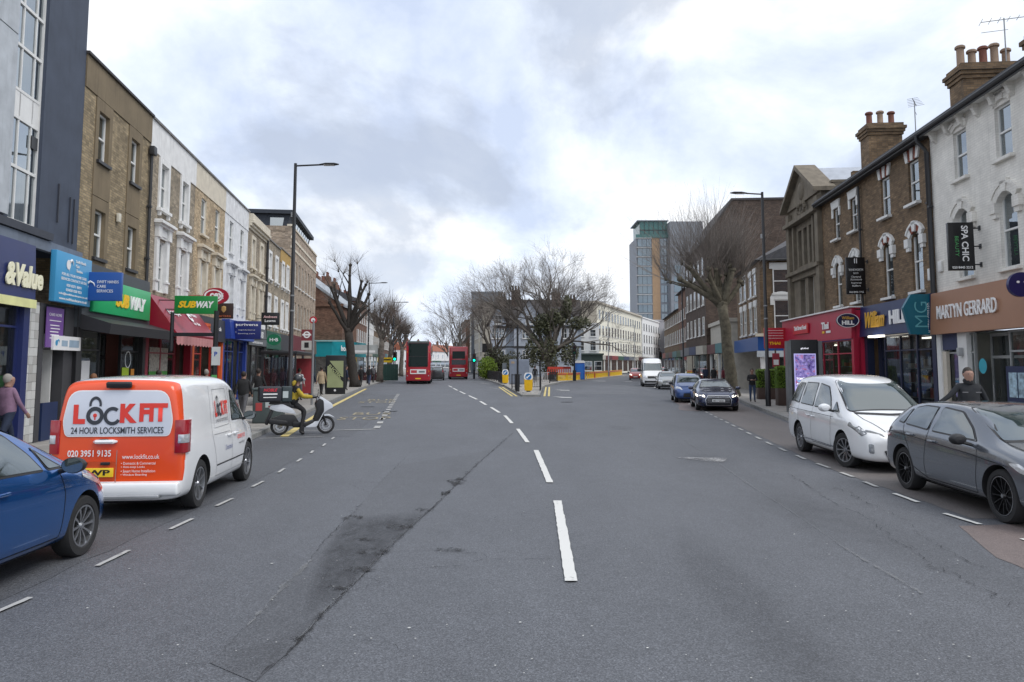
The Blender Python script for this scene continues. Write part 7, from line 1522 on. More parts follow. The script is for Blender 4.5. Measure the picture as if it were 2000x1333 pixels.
text('TOMORROW', EW, scm, -.05, -.165, 1.32, w=.6, h=.08, ex=0, bold=.03); text('TODAY', mat('cyan screen lettering', (.1, .6, .9), .4, emis=.8, var=0), scm, -.15, -.165, 1.22, w=.35, h=.07, ex=0, bold=.03); text('AWAITS YOU', EW, scm, -.05, -.165, 1.12, w=.6, h=.07, ex=0, bold=.03)
MB().box(-.38, .38, -.16, -.1551, .66, .98).build('screen_footer', mat('lilac screen', (.5, .45, .8), .3, emis=.75, var=0), scm); text('NOT HERE', EP, scm, .15, -.166, .86, w=.4, h=.1, ex=0, bold=.03); text('global', EW, dk, 0, -.142, 2.5, w=.3, h=.08, ex=0)
# hedge planters
def hedge(label, x, y, w, d, h, seed, bh=.62):
    t = thing('hedge_planter', label, 'planter', (x, y, .12), -6, 'clipped hedges in brown planters')
    MB().box(-w / 2, w / 2, -d / 2, d / 2, 0, bh).build('planter_box', mat('brown planter', (.06, .038, .03), .7, var=.2), t, bevel=.02)
    rg = random.Random(seed); q = MB(); W_, D_ = w / 2 - .02, d / 2 - .02
    for k in range(4200):
        f = rg.random(); z = bh + rg.uniform(0, h); 
        x_ = rg.uniform(-W_, W_); y_ = rg.uniform(-D_, D_); s_ = rg.randrange(4)
        if s_ == 0: y_ = -D_ - rg.uniform(-.06, .04)
        elif s_ == 1: x_ = -W_ - rg.uniform(-.06, .04)
        elif s_ == 2: z = bh + h - rg.uniform(-.05, .06)
        c = Vector((x_, y_, z)); a = Vector((rg.gauss(0, 1), rg.gauss(0, 1), rg.gauss(0, 1))).normalized(); b_ = a.orthogonal().normalized(); s2 = rg.uniform(.025, .05)
        q.poly([tuple(c + a * s2), tuple(c + b_ * s2 * .5), tuple(c - a * s2), tuple(c - b_ * s2 * .5)])
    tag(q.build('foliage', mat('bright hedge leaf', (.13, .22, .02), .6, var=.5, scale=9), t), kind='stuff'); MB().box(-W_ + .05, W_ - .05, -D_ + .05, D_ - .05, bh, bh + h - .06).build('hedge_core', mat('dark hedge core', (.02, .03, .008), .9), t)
hp_ = W(1507, 775, 42); hedge('clipped green hedge in a brown planter nearer the corner shop', hp_.x, 42, 1.5, .6, .95, 1)
hp_ = W(1538, 775, 35.5); hedge('clipped green hedge in a brown planter beside the digital kiosk', hp_.x, 35.5, .95, .6, .95, 2, .8)
rs = thing('road_sign_post', 'thin dark post with a small red and white sign in front of the hedges', 'sign post', (W(1517, 775, 36.5).x, 36.5, .12), 0)
MB().tube([(0, 0, 0), (0, 0, 2.6)], .04, 8).build('post', mat('rusty brown post', (.10, .06, .05)), rs); MB().box(-.17, .17, -.06, -.045, 1.75, 2.4).build('sign_plate', mat('red sign plate', (.35, .04, .06)), rs); MB().box(-.12, .12, -.066, -.0601, 1.85, 2.1).build('white_panel', WLT, rs)
# keep-left bollards
YBL = mat('yellow bollard shell', (.85, .50, .01), .35, var=.04); BDS = mat('blue disc', (.01, .16, .42), .35)
def bollard(label, x, y, sc=1.0):
    t = thing('keep_left_bollard', label, 'bollard', (x, y, .12), 0, 'yellow keep left bollards'); t.scale = (sc, sc, sc)
    MB().lathe([(.001, 0), (.42, 0), (.40, .06), (.3, .09), (.001, .09)], 20, 'z').build('base', mat('pale concrete base', (.35, .35, .34)), t)
    P = rpoly([(-.26, .16), (.26, .16), (.28, 1.1), (.2, 1.32), (-.2, 1.32), (-.28, 1.1)], .12, 4)
    MB().prism([(-.12, .05), (.12, .05), (.14, .2), (-.14, .2)], -.1, .1, 'y').build('foot', PST, t)
    MB().prism(P, -.11, .11, 'y').build('shell', YBL, t, bevel=.02)
    MB().prism(rpoly([(-.27, .88), (.27, .88), (.29, 1.12), (.21, 1.34), (-.21, 1.34), (-.29, 1.12)], .1, 4), -.12, .12, 'y').build('white_head', WLT, t)
    d = MB().lathe([(.001, -.135), (.20, -.135), (.20, -.1201)], 28, 'y', (0, 0, 1.08)).build('blue_disc', BDS, t)
    MB().poly([(-.13, -.14, .97), (-.13, -.14, 1.10), (-.09, -.14, 1.06), (.07, -.14, 1.20), (.12, -.14, 1.15), (-.04, -.14, 1.01), (.0, -.14, .97)]).build('arrow', WLT, d)
    return t
bollard('keep left bollard at the tip of the traffic island', W(1032, 775, 50.5).x, 50.5, 1.0); bollard('keep left bollard beside the grey cabinet farther back on the island', W(987, 755, 71).x, 71, 1.05)
cb_ = thing('equipment_cabinet', 'large blue grey steel cabinet on the traffic island', 'cabinet', (W(1013, 750, 73.5).x + .05, 73.5, .12), 0)
MB().box(-.95, .95, -.5, .5, 0, 2.35).build('body', mat('blue grey steel', (.22, .25, .31), .5, .3, var=.08), cb_, bevel=.02)
for x in (-.9, 0.02): MB().box(x, x + .88, -.52, -.501, .12, 2.22).build('door', mat('blue grey steel', (.22, .25, .31)), cb_)
MB().box(-.75, -.45, -.53, -.521, 1.95, 2.15).build('sticker', mat('tan sticker', (.4, .3, .2)), cb_); MB().box(-1.6, -1.2, -.2, .2, 0, 2.0).build('side_cabinet', mat('weathered steel', (.15, .17, .19), .6), cb_)
# railings
def railing(label, p0, p1, h=1.1, m=PST, gap=.13, group='island guard railings', bar=.012):
    a = Vector(p0); b_ = Vector(p1); L = (b_ - a).length; t = thing('guard_railing', label, 'railing', (a.x, a.y, .12), math.degrees(math.atan2(b_.y - a.y, b_.x - a.x)), group)
    q = MB(); q.box(0, L, -.025, .025, h - .05, h); q.box(0, L, -.02, .02, .14, .18); q.build('rail', m, t); n = int(L / 2)
    for k in range(n + 1): MB().box(k * L / max(1, n) - .04, k * L / max(1, n) + .04, -.04, .04, 0, h + .05).build('post', m, t)
    bm_ = MB().box(-bar, bar, -bar, bar, .18, h - .05).mesh('baluster', m); k = int(L / gap)
    if L < 20:
        for i in range(1, k): ob('baluster', bm_, t, (i * L / k, 0, 0))
    else:
        q = MB()
        for i in range(1, k): x = i * L / k; q.box(x - bar, x + bar, -bar, bar, .18, h - .05)
        tag(q.build('baluster', m, t), kind='stuff')
railing('long black guard railing beside the second red bus', (-5.0, 114), (-1.5, 84), gap=.1, bar=.02); railing('black guard railing between the bus railing and the grey cabinet', (-1.4, 82), (-.9, 74), gap=.1, bar=.02)
for i, (a, c) in enumerate((((.25, 55), (.25, 59)), ((2.0, 55), (2.2, 59)))): railing('short black railing on the %s side of the island crossing' % ('left', 'right')[i], a, c)
railing('short black cross railing at the left of the island crossing', (.0, 59.2), (.75, 59.2)); railing('short black cross railing at the right of the island crossing', (1.45, 59.2), (2.25, 59.2)); railing('pale looped railing right of the island crossing', (2.8, 76), (3.7, 76.4), m=mat('pale railing', (.4, .4, .4)), gap=.22, bar=.03); railing('dark solid looking railing at the right of the island', (3.8, 78), (4.7, 78.4), gap=.1, bar=.03)
def mast(label, x, y, h=3.6, sleeve=True, head=None, arm=None, r=.07):
    t = thing('traffic_light' if head else 'signal_post', label, 'traffic light' if head else 'post', (x, y, .12), 0)
    MB().tube([(0, 0, 0), (0, 0, h)], r, 10).build('pole', PST, t)
    if sleeve: MB().tube([(0, 0, 0), (0, 0, 1.2)], r * 2.0, 12).build('sleeve', PST, t)
    if head is not None:
        z, lit = head; MB().box(-.22, .22, -.2, .1, z, z + 1.05).build('signal_head', PST, t, bevel=.02)
        for k, (nm_, c) in enumerate((('green_lamp', (.0, .9, .45)), ('amber_lamp', (.5, .3, .02)), ('red_lamp', (.5, .03, .02)))):
            on = lit and k == 0; MB().lathe([(.001, -.23), (.11, -.22), (.12, -.2)], 14, 'y', (0, 0, z + .2 + k * .33)).build(nm_, mat(nm_ + (' lit' if on else ''), c if on else tuple(x * .15 for x in c), .3, emis=6 if on else 0, var=0), t)
            MB().lathe([(.13, -.34), (.13, -.2)], 10, 'y', (0, 0, z + .2 + k * .33)).build('hood', PST, t)
    return t
mast('thin black post with a flared black base on the island tip', W(1011, 768, 53.5).x, 53.5, 4.6); mast('traffic light showing green beside the second red bus', W(926, 740, 99).x, 99, 3.8, True, (2.2, True)); mast('traffic light showing green on the left beside the first bus', W(771, 745, 92).x, 92, 3.9, True, (2.3, True))
mast('dark traffic light at the start of the yellow barriers', W(1122, 745, 88).x, 88, 4.3, True, (3.0, False), r=.1); mast('dark traffic light near the white van in the right road', W(1290, 730, 112).x, 112, 3.8, True, (2.6, False)); mast('black post in the middle of the island railings', W(1055, 760, 64).x, 64, 2.2, False)
# green lit crossing pole etc. construction barriers
BYL = mat('yellow plastic barrier', (.80, .52, .02), .45, var=.12); BRD = mat('red plastic barrier', (.5, .05, .03), .45)
def barrier_mesh(m):
    q = MB(); q.box(-1.0, 1.0, -.03, .03, .72, 1.0); q.box(-1.0, 1.0, -.03, .03, .10, .22); q.box(-1.0, -.9, -.03, .03, 0, 1.0); q.box(.9, 1.0, -.03, .03, 0, 1.0)
    for k in range(7): q.box(-.78 + k * .24, -.66 + k * .24, -.025, .025, .22, .72)
    return q.mesh('panel', m)
by, br = barrier_mesh(BYL), barrier_mesh(BRD); ft = MB().box(-.25, .25, -.35, .35, 0, .09).mesh('foot', mat('dark rubber foot', (.03, .03, .03))); bd = MB().box(-.8, .8, -.045, -.031, .76, .96).mesh('reflective_board', mat('red white board', (.5, .12, .08), .4, var=.5, scale=6, stretch=(3, 1, 1)))
path = [(5.3, 89.5), (7.5, 92), (11.2, 106), (15.6, 123), (19.6, 138)]; bi = 0; order = ['first', 'second', 'third', 'fourth', 'fifth', 'sixth', 'seventh', 'eighth', 'ninth', 'tenth', 'eleventh', 'twelfth', 'thirteenth', 'fourteenth', 'fifteenth', 'sixteenth', 'seventeenth', 'eighteenth', 'nineteenth', 'twentieth', 'twenty first', 'twenty second', 'twenty third', 'twenty fourth', 'twenty fifth', 'twenty sixth', 'twenty seventh', 'twenty eighth', 'twenty ninth', 'thirtieth']
for i in range(len(path) - 1):
    a, b_ = Vector(path[i]), Vector(path[i + 1]); L = (b_ - a).length; n = max(1, round(L / 2.05))
    for k in range(n):
        c = a.lerp(b_, (k + .5) / n); ang = math.degrees(math.atan2(b_.y - a.y, b_.x - a.x)) + random.uniform(-4, 4); isr = bi in (9, 17)
        t = thing('works_barrier', ('red' if isr else 'yellow') + ' plastic works barrier, %s from the traffic light in the row' % order[bi], 'barrier', (c.x, c.y, .005), ang, 'plastic barriers round the roadworks'); ob('panel', br if isr else by, t); ob('foot', ft, t, (-.6, 0, 0)); ob('foot', ft, t, (.6, 0, 0)); ob('reflective_board', bd, t); bi += 1
for i, (x, y) in enumerate(((W(1085, 740, 93).x, 93), (W(1100, 740, 98).x, 98))):
    t = thing('works_barrier', 'red and white works barrier behind the yellow ones, %s the blue toilet' % ('farther from', 'nearer to')[i], 'barrier', (x, y, .3), 5, 'red barriers behind the yellow row'); ob('panel', br, t, (0, 0, .4)); ob('foot', ft, t, (-.6, 0, .0)); ob('foot', ft, t, (.6, 0, .0))
tl_ = thing('portable_toilet', 'blue portable toilet with a white roof behind the yellow barriers', 'portable toilet', (W(1132, 740, 96).x, 96, .12), 0)
MB().box(-.6, .6, -.6, .6, 0, 2.05).build('cabin', mat('blue plastic', (.01, .10, .42), .45), tl_, bevel=.04); MB().prism([(-.65, 2.05), (.65, 2.05), (.5, 2.35), (-.5, 2.35)], -.65, .65, 'y').build('roof', WHT, tl_); MB().box(-.4, .4, -.63, -.601, .1, 1.9).build('door', mat('mid blue plastic', (.02, .14, .5)), tl_)
ys = thing('hoarding_sign', 'yellow site sign above dark hoarding left of the first bus', 'sign', (W(752, 708, 92).x, 92, .12), 0); MB().box(-.9, .9, -.03, .03, 2.1, 2.7).build('board', mat('yellow board', (.75, .5, .02)), ys); MB().box(-.7, .7, -.035, -.031, 2.35, 2.5).build('text_line', INK, ys)
for x in (-.7, .7): MB().box(x - .04, x + .04, -.029, .029, 0, 2.1).build('leg', PST, ys)
hd_ = thing('site_hoarding', 'dark green site hoarding with planks beside the first bus', 'hoarding', (W(735, 740, 90).x, 90, .12), 0)
for k in range(9): MB().box(k * .46 - 1.6, k * .46 - 1.15, -.03, .03, 0, .95 if k < 5 else 1.9).build('board', mat('dark green board', (.02, .06, .05)) if k > 4 else mat('maroon board', (.07, .02, .025)), hd_)
for k, (x, y, lb) in enumerate(((-8.9, 96, 'small white shop sign on the far left pavement'),)):
    pass
hs = thing('hanging_sign', 'black square pub sign in front of the pale building by the second bus', 'sign', (W(952, 700, 112).x, 112, .12), 0); MB().box(-.75, .75, -.06, .06, 3.6, 4.9).build('sign_board', BKS, hs); MB().tube([(0, 0, 0), (0, 0, 5.2)], .07, 8).build('post', PST, hs)
bl = thing('billboard', 'white shop sign board beside the first left street tree', 'sign', (W(715, 690, 84).x - .2, 84, .12), 0); MB().box(-1.5, 1.5, -.06, .06, 3.0, 4.0).build('board', mat('pale sign board', (.45, .47, .46)), bl); MB().box(-1.2, 1.2, -.07, -.061, 3.15, 3.4).build('text_line', WLT, bl); MB().box(-1.5, -1.4, -.05, .05, 0, 3.0).build('post', PST, bl)
# ---------------------------------------------------------------- trees
BARK = mat('plane bark', (.11, .098, .07), .9, var=.4, scale=5, bmp=.4, bsc=18); BARKD = mat('dark bark', (.035, .03, .026), .9, var=.3, scale=6, bmp=.4, bsc=18); TWG = mat('twig brown', (.19, .165, .145), .85, var=.2); TWGL = mat('pale twig', (.17, .145, .125), .85, var=.2); BARKM = mat('grey bark', (.12, .105, .09), .9, var=.35, scale=6, bmp=.4)
IVY = mat('ivy leaf', (.075, .08, .042), .5, var=.5, scale=5)
def rv(rg): return Vector((rg.gauss(0, 1), rg.gauss(0, 1), rg.gauss(0, 1))).normalized()
def shoot(mb, p, d, L, r, rg, seg=4, n=3, curve=.12, up=.0):
    P = [p.copy()]; Rr = [r]; d = d.normalized()
    for i in range(seg):
        d = (d + rv(rg) * curve + Vector((0, 0, up))).normalized(); P.append(P[-1] + d * L / seg); Rr.append(r * (1 - (i + 1) / seg * .8))
    mb.tube(P, Rr, n, cap=False); return P, d
def grow(mb, tw, p, d, L, r, depth, rg, spread=.6, kids_=3, up=.05, minr=.012, ratio=.72, twn=5, twl=1.0, wob_=.14, drop=.5):
    """a bare branching crown: thick limbs into mb, the finest growth into tw"""
    seg = 5 if depth > 2 else 3; P = [p.copy()]; Rr = [r]; dd = d.normalized(); D = [dd]
    for i in range(seg):
        dd = (dd + rv(rg) * wob_ + Vector((0, 0, up))).normalized(); P.append(P[-1] + dd * L / seg); Rr.append(r * (1 - (1 - ratio) * (i + 1) / seg)); D.append(dd)
    (mb if r > .03 else tw).tube(P, Rr, 8 if r > .12 else (5 if r > .03 else 3), cap=False)
    if depth == 0 or r < minr:
        for k in range(twn):
            i = rg.randrange(1, len(P)); a = (D[i] + rv(rg) * .75).normalized(); shoot(tw, P[i], a, twl * rg.uniform(.5, 1.2), .0075, rg, 3, 3, .18, .03)
        return
    for k in range(kids_):
        i = len(P) - 1 if k < 2 else rg.randrange(2, len(P)); ax = rv(rg); ax = (ax - D[i] * ax.dot(D[i])).normalized(); a = (D[i] + ax * spread * rg.uniform(.6, 1.3)).normalized()
        grow(mb, tw, P[i], a, L * rg.uniform(.62, .88), Rr[i] * rg.uniform(.55, .78), depth - 1, rg, spread, kids_, up, minr, ratio, twn, twl, wob_)
def tree_obj(label, loc, bark, twm, tmb, lmb, twb, name='bare_tree', group=None, ivy=None):
    t = thing(name, label, 'tree', loc, 0, group)
    tmb.build('trunk', bark, t, smooth='all'); 
    if lmb.v: lmb.build('limbs', bark, t, smooth='all')
    tag(twb.build('crown', twm, t), kind='stuff')
    if ivy: tag(ivy.build('ivy', IVY, t), kind='stuff')
    return t
def leafcloud(q, c, rad, n, rg, s0=.06, s1=.14):
    for k in range(n):
        v = rv(rg); f = rg.random() ** .4; p = Vector(c) + Vector((v.x * rad[0], v.y * rad[1], v.z * rad[2])) * f; a = rv(rg); b = a.orthogonal().normalized(); s_ = rg.uniform(s0, s1)
        q.poly([tuple(p + a * s_), tuple(p + b * s_ * .7), tuple(p - a * s_), tuple(p - b * s_ * .7)])
def knob(mb, p, r, rg):
    n = 7; m = 5; base = len(mb.v)
    P = []; 
    for i in range(m + 1):
        th = math.pi * i / m; P.append((max(.001, r * math.sin(th) * rg.uniform(.85, 1.15)), r * math.cos(th)))
    mb.lathe(P, n, 'z', p)
def pollard(label, loc, H_trunk, r0, limbs, bark, twm, rg, shoots=40, sl=3.0, lean=(0, 0), spread_up=.35, sr=.014, sub=2, group=None, limb_r=.55, bend=.35):
    tm, lm, tw = MB(), MB(), MB(); P = []; Rr = []
    for i in range(9):
        f = i / 8; P.append(Vector((lean[0] * f + rg.gauss(0, .03), lean[1] * f + rg.gauss(0, .03), H_trunk * f))); Rr.append(r0 * (1.25 if i == 0 else (1 - .22 * f)) * rg.uniform(.95, 1.07))
    tm.tube(P, Rr, 16)
    top = P[-1]; ends = []
    knob(tm, tuple(top), Rr[-1] * 1.15, rg)
    for (az_, el, L, st) in limbs:
        d = Vector((math.cos(R(az_)) * math.cos(R(el)), math.sin(R(az_)) * math.cos(R(el)), math.sin(R(el)))); p = P[-1] * st + P[4] * (1 - st) if st < 1 else top.copy(); r = r0 * limb_r; Q = [p.copy()]; q = [r]
        for i in range(6):
            d = (d + rv(rg) * .12 + Vector((0, 0, bend * .3))).normalized(); Q.append(Q[-1] + d * L / 6); q.append(r * (1 - .42 * (i + 1) / 6) * rg.uniform(.9, 1.15))
        lm.tube(Q, q, 9); ends.append((Q[-1], d, q[-1]))
        for k in range(sub):
            i = rg.randrange(2, 6); a = (d + rv(rg) * .7 + Vector((0, 0, .3))).normalized(); Q2, d2 = shoot(lm, Q[i], a, L * rg.uniform(.35, .6), q[i] * .6, rg, 4, 7, .12); ends.append((Q2[-1], d2, q[i] * .45))
    for p, d, r in ends:
        knob(lm, tuple(p), r * 1.5, rg)
        for k in range(shoots):
            a = (d * .6 + rv(rg) * .75 + Vector((0, 0, spread_up))).normalized(); L = sl * rg.uniform(.4, 1.15)
            Q, d2 = shoot(tw, p + rv(rg) * r * .8, a, L, sr, rg, 5, 3, .07, .03)
            for j in range(2):
                if rg.random() < .7: i = rg.randrange(1, 4); shoot(tw, Q[i], (d2 + rv(rg) * .5).normalized(), L * .45, sr * .6, rg, 3, 3, .08, .03)
    return tree_obj(label, loc, bark, twm, tm, lm, tw, 'pollarded_tree', group)
rg = random.Random(21)
# right hand plane tree
pollard('large pollarded plane tree with thick knuckled limbs and long thin shoots on the right pavement', (13.0, 45.5, .12), 5.4, .36, [(170, 48, 2.9, 1), (120, 62, 2.6, 1), (60, 66, 2.8, 1), (10, 62, 2.4, 1), (215, 50, 2.4, 1), (-40, 55, 2.2, 1), (190, 28, 2.9, 1), (155, 40, 3.2, .9), (90, 75, 2.6, 1), (0, 40, 1.9, .95)], BARK, TWG, rg, 27, 4.3, (-.5, 0), .75, .011, 2, limb_r=.55)
# left hand trees
pollard('dark pollarded street tree, nearest on the left pavement, with upright stumpy limbs', (-13.15, 64.5, .12), 4.6, .42, [(90, 88, 5.8, 1), (0, 62, 3.6, 1), (20, 72, 4.2, 1), (180, 72, 4.0, 1), (160, 78, 4.2, 1), (200, 60, 3.0, .95), (-20, 52, 2.6, .95), (10, 80, 4.4, 1), (185, 84, 4.8, 1)], BARKD, TWG, rg, 18, 1.6, (-.6, 0), .25, .010, 1, limb_r=.40, bend=.12)
for i, (x, y, L, lb) in enumerate(((-14.4, 84, 1.0, 'second pollarded tree along the left pavement beside the yellow site sign'), (-16.6, 104, .95, 'third pollarded tree along the left pavement'), (-17.6, 122, .9, 'farthest pollarded tree along the left pavement'))):
    pollard(lb, (x, y, .12), 4.4, .36, [(0, 62, 2.8 * L, 1), (60, 66, 2.8 * L, 1), (180, 66, 2.9 * L, 1), (120, 74, 3 * L, 1), (-30, 48, 2.8 * L, 1), (210, 56, 2.6 * L, 1), (20, 38, 2.8 * L, .9)], BARKM, TWGL, rg, 24, 2.6 * L, (.2, 0), .4, .016, 2, limb_r=.4)
# big bare trees on the island
def baretree(label, loc, H, r, n, depth, rg, twm=TWG, bark=BARKM, spread=.55, ivyspec=None, L0=None, stems=1, twn=5, twl=1.0, dirs=None):
    tm, lm, tw = MB(), MB(), MB(); P = [Vector((rg.gauss(0, .05) * i, rg.gauss(0, .05) * i, H * i / 5)) for i in range(6)]
    tm.tube(P, [r * 1.35, r, r * .95, r * .92, r * .9, r * .85], 12); L0 = L0 or 4.2
    for k in range(n):
        if dirs: az_, el = dirs[k]; d = Vector((math.cos(R(az_)) * math.cos(R(el)), math.sin(R(az_)) * math.cos(R(el)), math.sin(R(el))))
        else: a = 6.283 * k / n + rg.uniform(-.3, .3); e = rg.uniform(.55, 1.3); d = Vector((math.cos(a) * math.cos(e), math.sin(a) * math.cos(e), math.sin(e)))
        grow(lm, tw, P[-1 - (k % 2)], d, L0 * rg.uniform(.85, 1.1), r * rg.uniform(.42, .6), depth, rg, spread, 3, .03, .01, .72, twn, twl)
    iv = None
    if ivyspec:
        iv = MB()
        for c, rad, nn in ivyspec: leafcloud(iv, c, rad, nn, rg, .08, .2)
    return tree_obj(label, loc, bark, twm, tm, lm, tw, 'bare_tree', None, iv)
baretree('large bare ivy clad tree spreading over the middle of the traffic island', (4.6, 96, .12), 3.0, .58, 9, 5, rg, spread=.48, L0=4.0, twn=4, twl=1.3, dirs=[(90, 86), (10, 50), (175, 55), (40, 70), (140, 72), (-60, 62), (5, 26), (165, 64), (20, 62)],
         ivyspec=[((0, 0, 3.0), (1.4, 1.2, 3.0), 1500), ((.9, 0, 7.6), (1.3, 1.2, 1.2), 800), ((-1.9, 0, 3.6), (1.2, 1.2, 2.2), 900), ((2.6, 0, 3.2), (1.2, 1.0, 1.6), 700), ((2.3, 0, 9.0), (.6, .8, 1.6), 700), ((-.6, 0, 6.8), (1.5, 1.2, 1.5), 1300), ((3.8, 0, 7.0), (1.6, 1, .9), 700)])
baretree('smaller bare tree at the left of the traffic island with pale branches', (-2.4, 102, .12), 3.2, .32, 7, 5, rg, spread=.44, L0=3.3, twn=4, twl=1.1, dirs=[(90, 85), (10, 60), (170, 58), (60, 70), (140, 74), (180, 66), (-20, 56)], ivyspec=[((0, 0, 2.2), (1.5, 1.2, 2.0), 1500), ((1.5, 0, 1.8), (1.4, 1.0, 1.4), 900)])
baretree('bare tree behind the second red bus', (-10.4, 142, .12), 3.0, .3, 6, 4, rg, spread=.5, L0=3.8, twn=5, twl=1.2)
baretree('farthest bare tree beside the left road beyond the buses', (-13.0, 168, .12), 3.0, .3, 6, 4, rg, spread=.5, L0=3.6, twn=5, twl=1.2)
sb = thing('shrub', 'yellow green shrub behind the island railings', 'shrub', (-3.1, 98, .12)); q = MB(); leafcloud(q, (0, 0, 1.4), (1.3, .8, 1.5), 1800, rg, .06, .14); tag(q.build('foliage', mat('yellow green leaf', (.16, .24, .02), .6, var=.4), sb), kind='stuff'); MB().tube([(0, 0, 0), (0, 0, 1.4)], .06, 6).build('stem', BARKD, sb)
s2_ = thing('shrub', 'dark evergreen shrub between the island tree trunks', 'shrub', (.3, 97, .12)); q = MB(); leafcloud(q, (0, 0, 1.9), (1.6, .9, 1.7), 1300, rg, .06, .14); tag(q.build('foliage', IVY, s2_), kind='stuff'); MB().tube([(0, 0, 0), (0, 0, 1.4)], .06, 6).build('stem', BARKD, s2_)
# ---------------------------------------------------------------- people
SKIN = mat('skin', (.31, .18, .135), .55, var=.06); HAIR = mat('dark hair', (.025, .018, .014), .7, var=.2); HAIRG = mat('grey hair', (.28, .26, .24), .7, var=.2); HAIRB = mat('ginger brown hair', (.20, .09, .04), .7, var=.2); SHOE = mat('dark shoes', (.015, .013, .013), .5)
def cloth(n_, c): return mat(n_, c, .85, var=.18, scale=9, bmp=.35, bsc=14)
def person(label, loc, rz, jacket, trousers, hair=HAIR, h=1.74, pose='walk', phase=1, skirt=False, coat=0, build=1.0, shoe=SHOE, bag=None, hand=False, group=None):
    t = thing('person', label, 'person', loc, rz, group); k = h / 1.74; V = []; E = []; Rd = []; Tg = []
    def add(p, r, par, tg): V.append(Vector(p) * k); Rd.append((r[0] * k * build, r[1] * k * build) if isinstance(r, tuple) else (r * k, r * k)); E.append((par, len(V) - 1)) if par is not None else None; Tg.append(tg); return len(V) - 1
    pel = add((0, 0, .95), (.155, .115), None, 1); sp = add((0, -.0, 1.14), (.15, .11), pel, 0); ch = add((0, .01, 1.33), (.175, .12), sp, 0); nb = add((0, .02, 1.455), (.08, .07), ch, 0)
    nk = add((0, .0, 1.49), (.06, .065), nb, 2); hd1 = add((0, -.025, 1.56), (.072, .082), nk, 2); hd2 = add((0, -.01, 1.64), (.085, .105), hd1, 2); add((0, 0, 1.70), (.07, .085), hd2, 2)
    st = {'walk': .26, 'stand': .03, 'reach': .03, 'lean': .03}[pose]
    for s_ in (-1, 1):
        ph = st * s_ * phase
        hp = add((s_ * .095, 0, .88), (.095, .10), pel, 1); kn = add((s_ * .10, -ph * .65 - .02, .49), .068, hp, 1); an = add((s_ * .10, -ph if ph > 0 else -ph * 1.15, .10 if ph >= 0 else .14), .045, kn, 1); add((s_ * .11, an and V[an].y / k - .13, .045), (.045, .04), an, 3)
        sh_ = add((s_ * .175, .01, 1.40), .068, ch, 0)
        if pose == 'reach' and s_ < 0: el, wr_ = (s_ * .36, -.06, 1.22), (s_ * .60, -.10, 1.06)
        elif pose == 'reach': el, wr_ = (s_ * .29, .0, 1.14), (s_ * .34, -.04, .92)
        elif pose == 'lean': el, wr_ = (s_ * .24, -.04, 1.14), (s_ * .10, -.24, 1.16)
        else: el, wr_ = (s_ * .235, ph * .35, 1.13), (s_ * .25, ph * .75 - .06, .90)
        e_ = add(el, .052, sh_, 0); w_ = add(wr_, .036, e_, 0); dv = (Vector(wr_) - Vector(el)).normalized(); pm = add(Vector(wr_) + dv * .07, (.034, .02), w_, 2)
        if hand:
            pr = dv.orthogonal().normalized()
            for f in range(4): a = add(Vector(wr_) + dv * .11 + pr * (.024 * (f - 1.5)), .0095, pm, 2); a = add(Vector(wr_) + dv * (.15 + (.01, .018, .014, .0)[f]) + pr * (.028 * (f - 1.5)) + Vector((0, -.008, -.006)), .0085, a, 2); add(Vector(wr_) + dv * (.165 + (.01, .022, .014, .0)[f]) + pr * (.028 * (f - 1.5)) + Vector((0, -.02, -.02)), .007, a, 2)
            a = add(Vector(wr_) + dv * .05 + pr * .045, .011, w_, 2); add(Vector(wr_) + dv * .09 + pr * .065, .008, a, 2)
        else:
            pr = dv.orthogonal().normalized()
            for f in range(4): add(Vector(wr_) + dv * (.15 + .006 * (f % 3)) + pr * (.02 * (f - 1.5)), .009, pm, 2)
            add(Vector(wr_) + dv * .09 + pr * .05, .010, pm, 2)
    me = bpy.data.meshes.new('body'); me.from_pydata([v[:] for v in V], E, []); o = ob('body', me, None); o.modifiers.new('k', 'SKIN'); sb_ = o.modifiers.new('s', 'SUBSURF'); sb_.levels = 1
    for i, v in enumerate(me.skin_vertices[0].data): v.radius = Rd[i]; v.use_root = (i == 0)
    dg = bpy.context.evaluated_depsgraph_get(); m = bpy.data.meshes.new_from_object(o.evaluated_get(dg)); o.modifiers.clear(); o.data = m; o.parent = t
    m.materials.clear()
    for x in (jacket, trousers, SKIN, shoe): m.materials.append(x)
    segs = [(V[a], V[b], Tg[b]) for a, b in E]
    for p in m.polygons:
        c = p.center; best = 9e9; bt = 0
        for a, b, tg in segs:
            ab = b - a; f = max(0, min(1, (c - a).dot(ab) / max(1e-9, ab.dot(ab)))); dd = (c - (a + ab * f)).length
            if dd < best: best = dd; bt = tg
        if bt == 1 and c.z > .90 * k: bt = 0
        if coat and bt == 1 and c.z > coat * k: bt = 0
        p.material_index = bt; p.use_smooth = True
    # hair and face
    q = MB(); n = 14
    prof = []
    for i in range(8): th = (math.pi * .62) * i / 7; prof.append((max(.001, .098 * math.sin(th)), .105 * math.cos(th)))
    q.lathe(prof, n, 'z'); hm = q.build('hair', hair, t, (0, .022 * k, 1.648 * k), (R(-24), 0, 0), smooth=True); hm.scale = (.93 * k, 1.10 * k, 1.16 * k)
    for s_ in (-1, 1): MB().lathe([(.001, -.008), (.011, 0), (.001, .008)], 6, 'y').build('eye', mat('eye', (.02, .02, .02), .3, var=0), t, (s_ * .03 * k, -.103 * k, 1.635 * k)); MB().lathe([(.001, -.03), (.018, -.012), (.02, .01), (.001, .03)], 6, 'z').build('ear', SKIN, t, (s_ * .083 * k, .0, 1.625 * k))
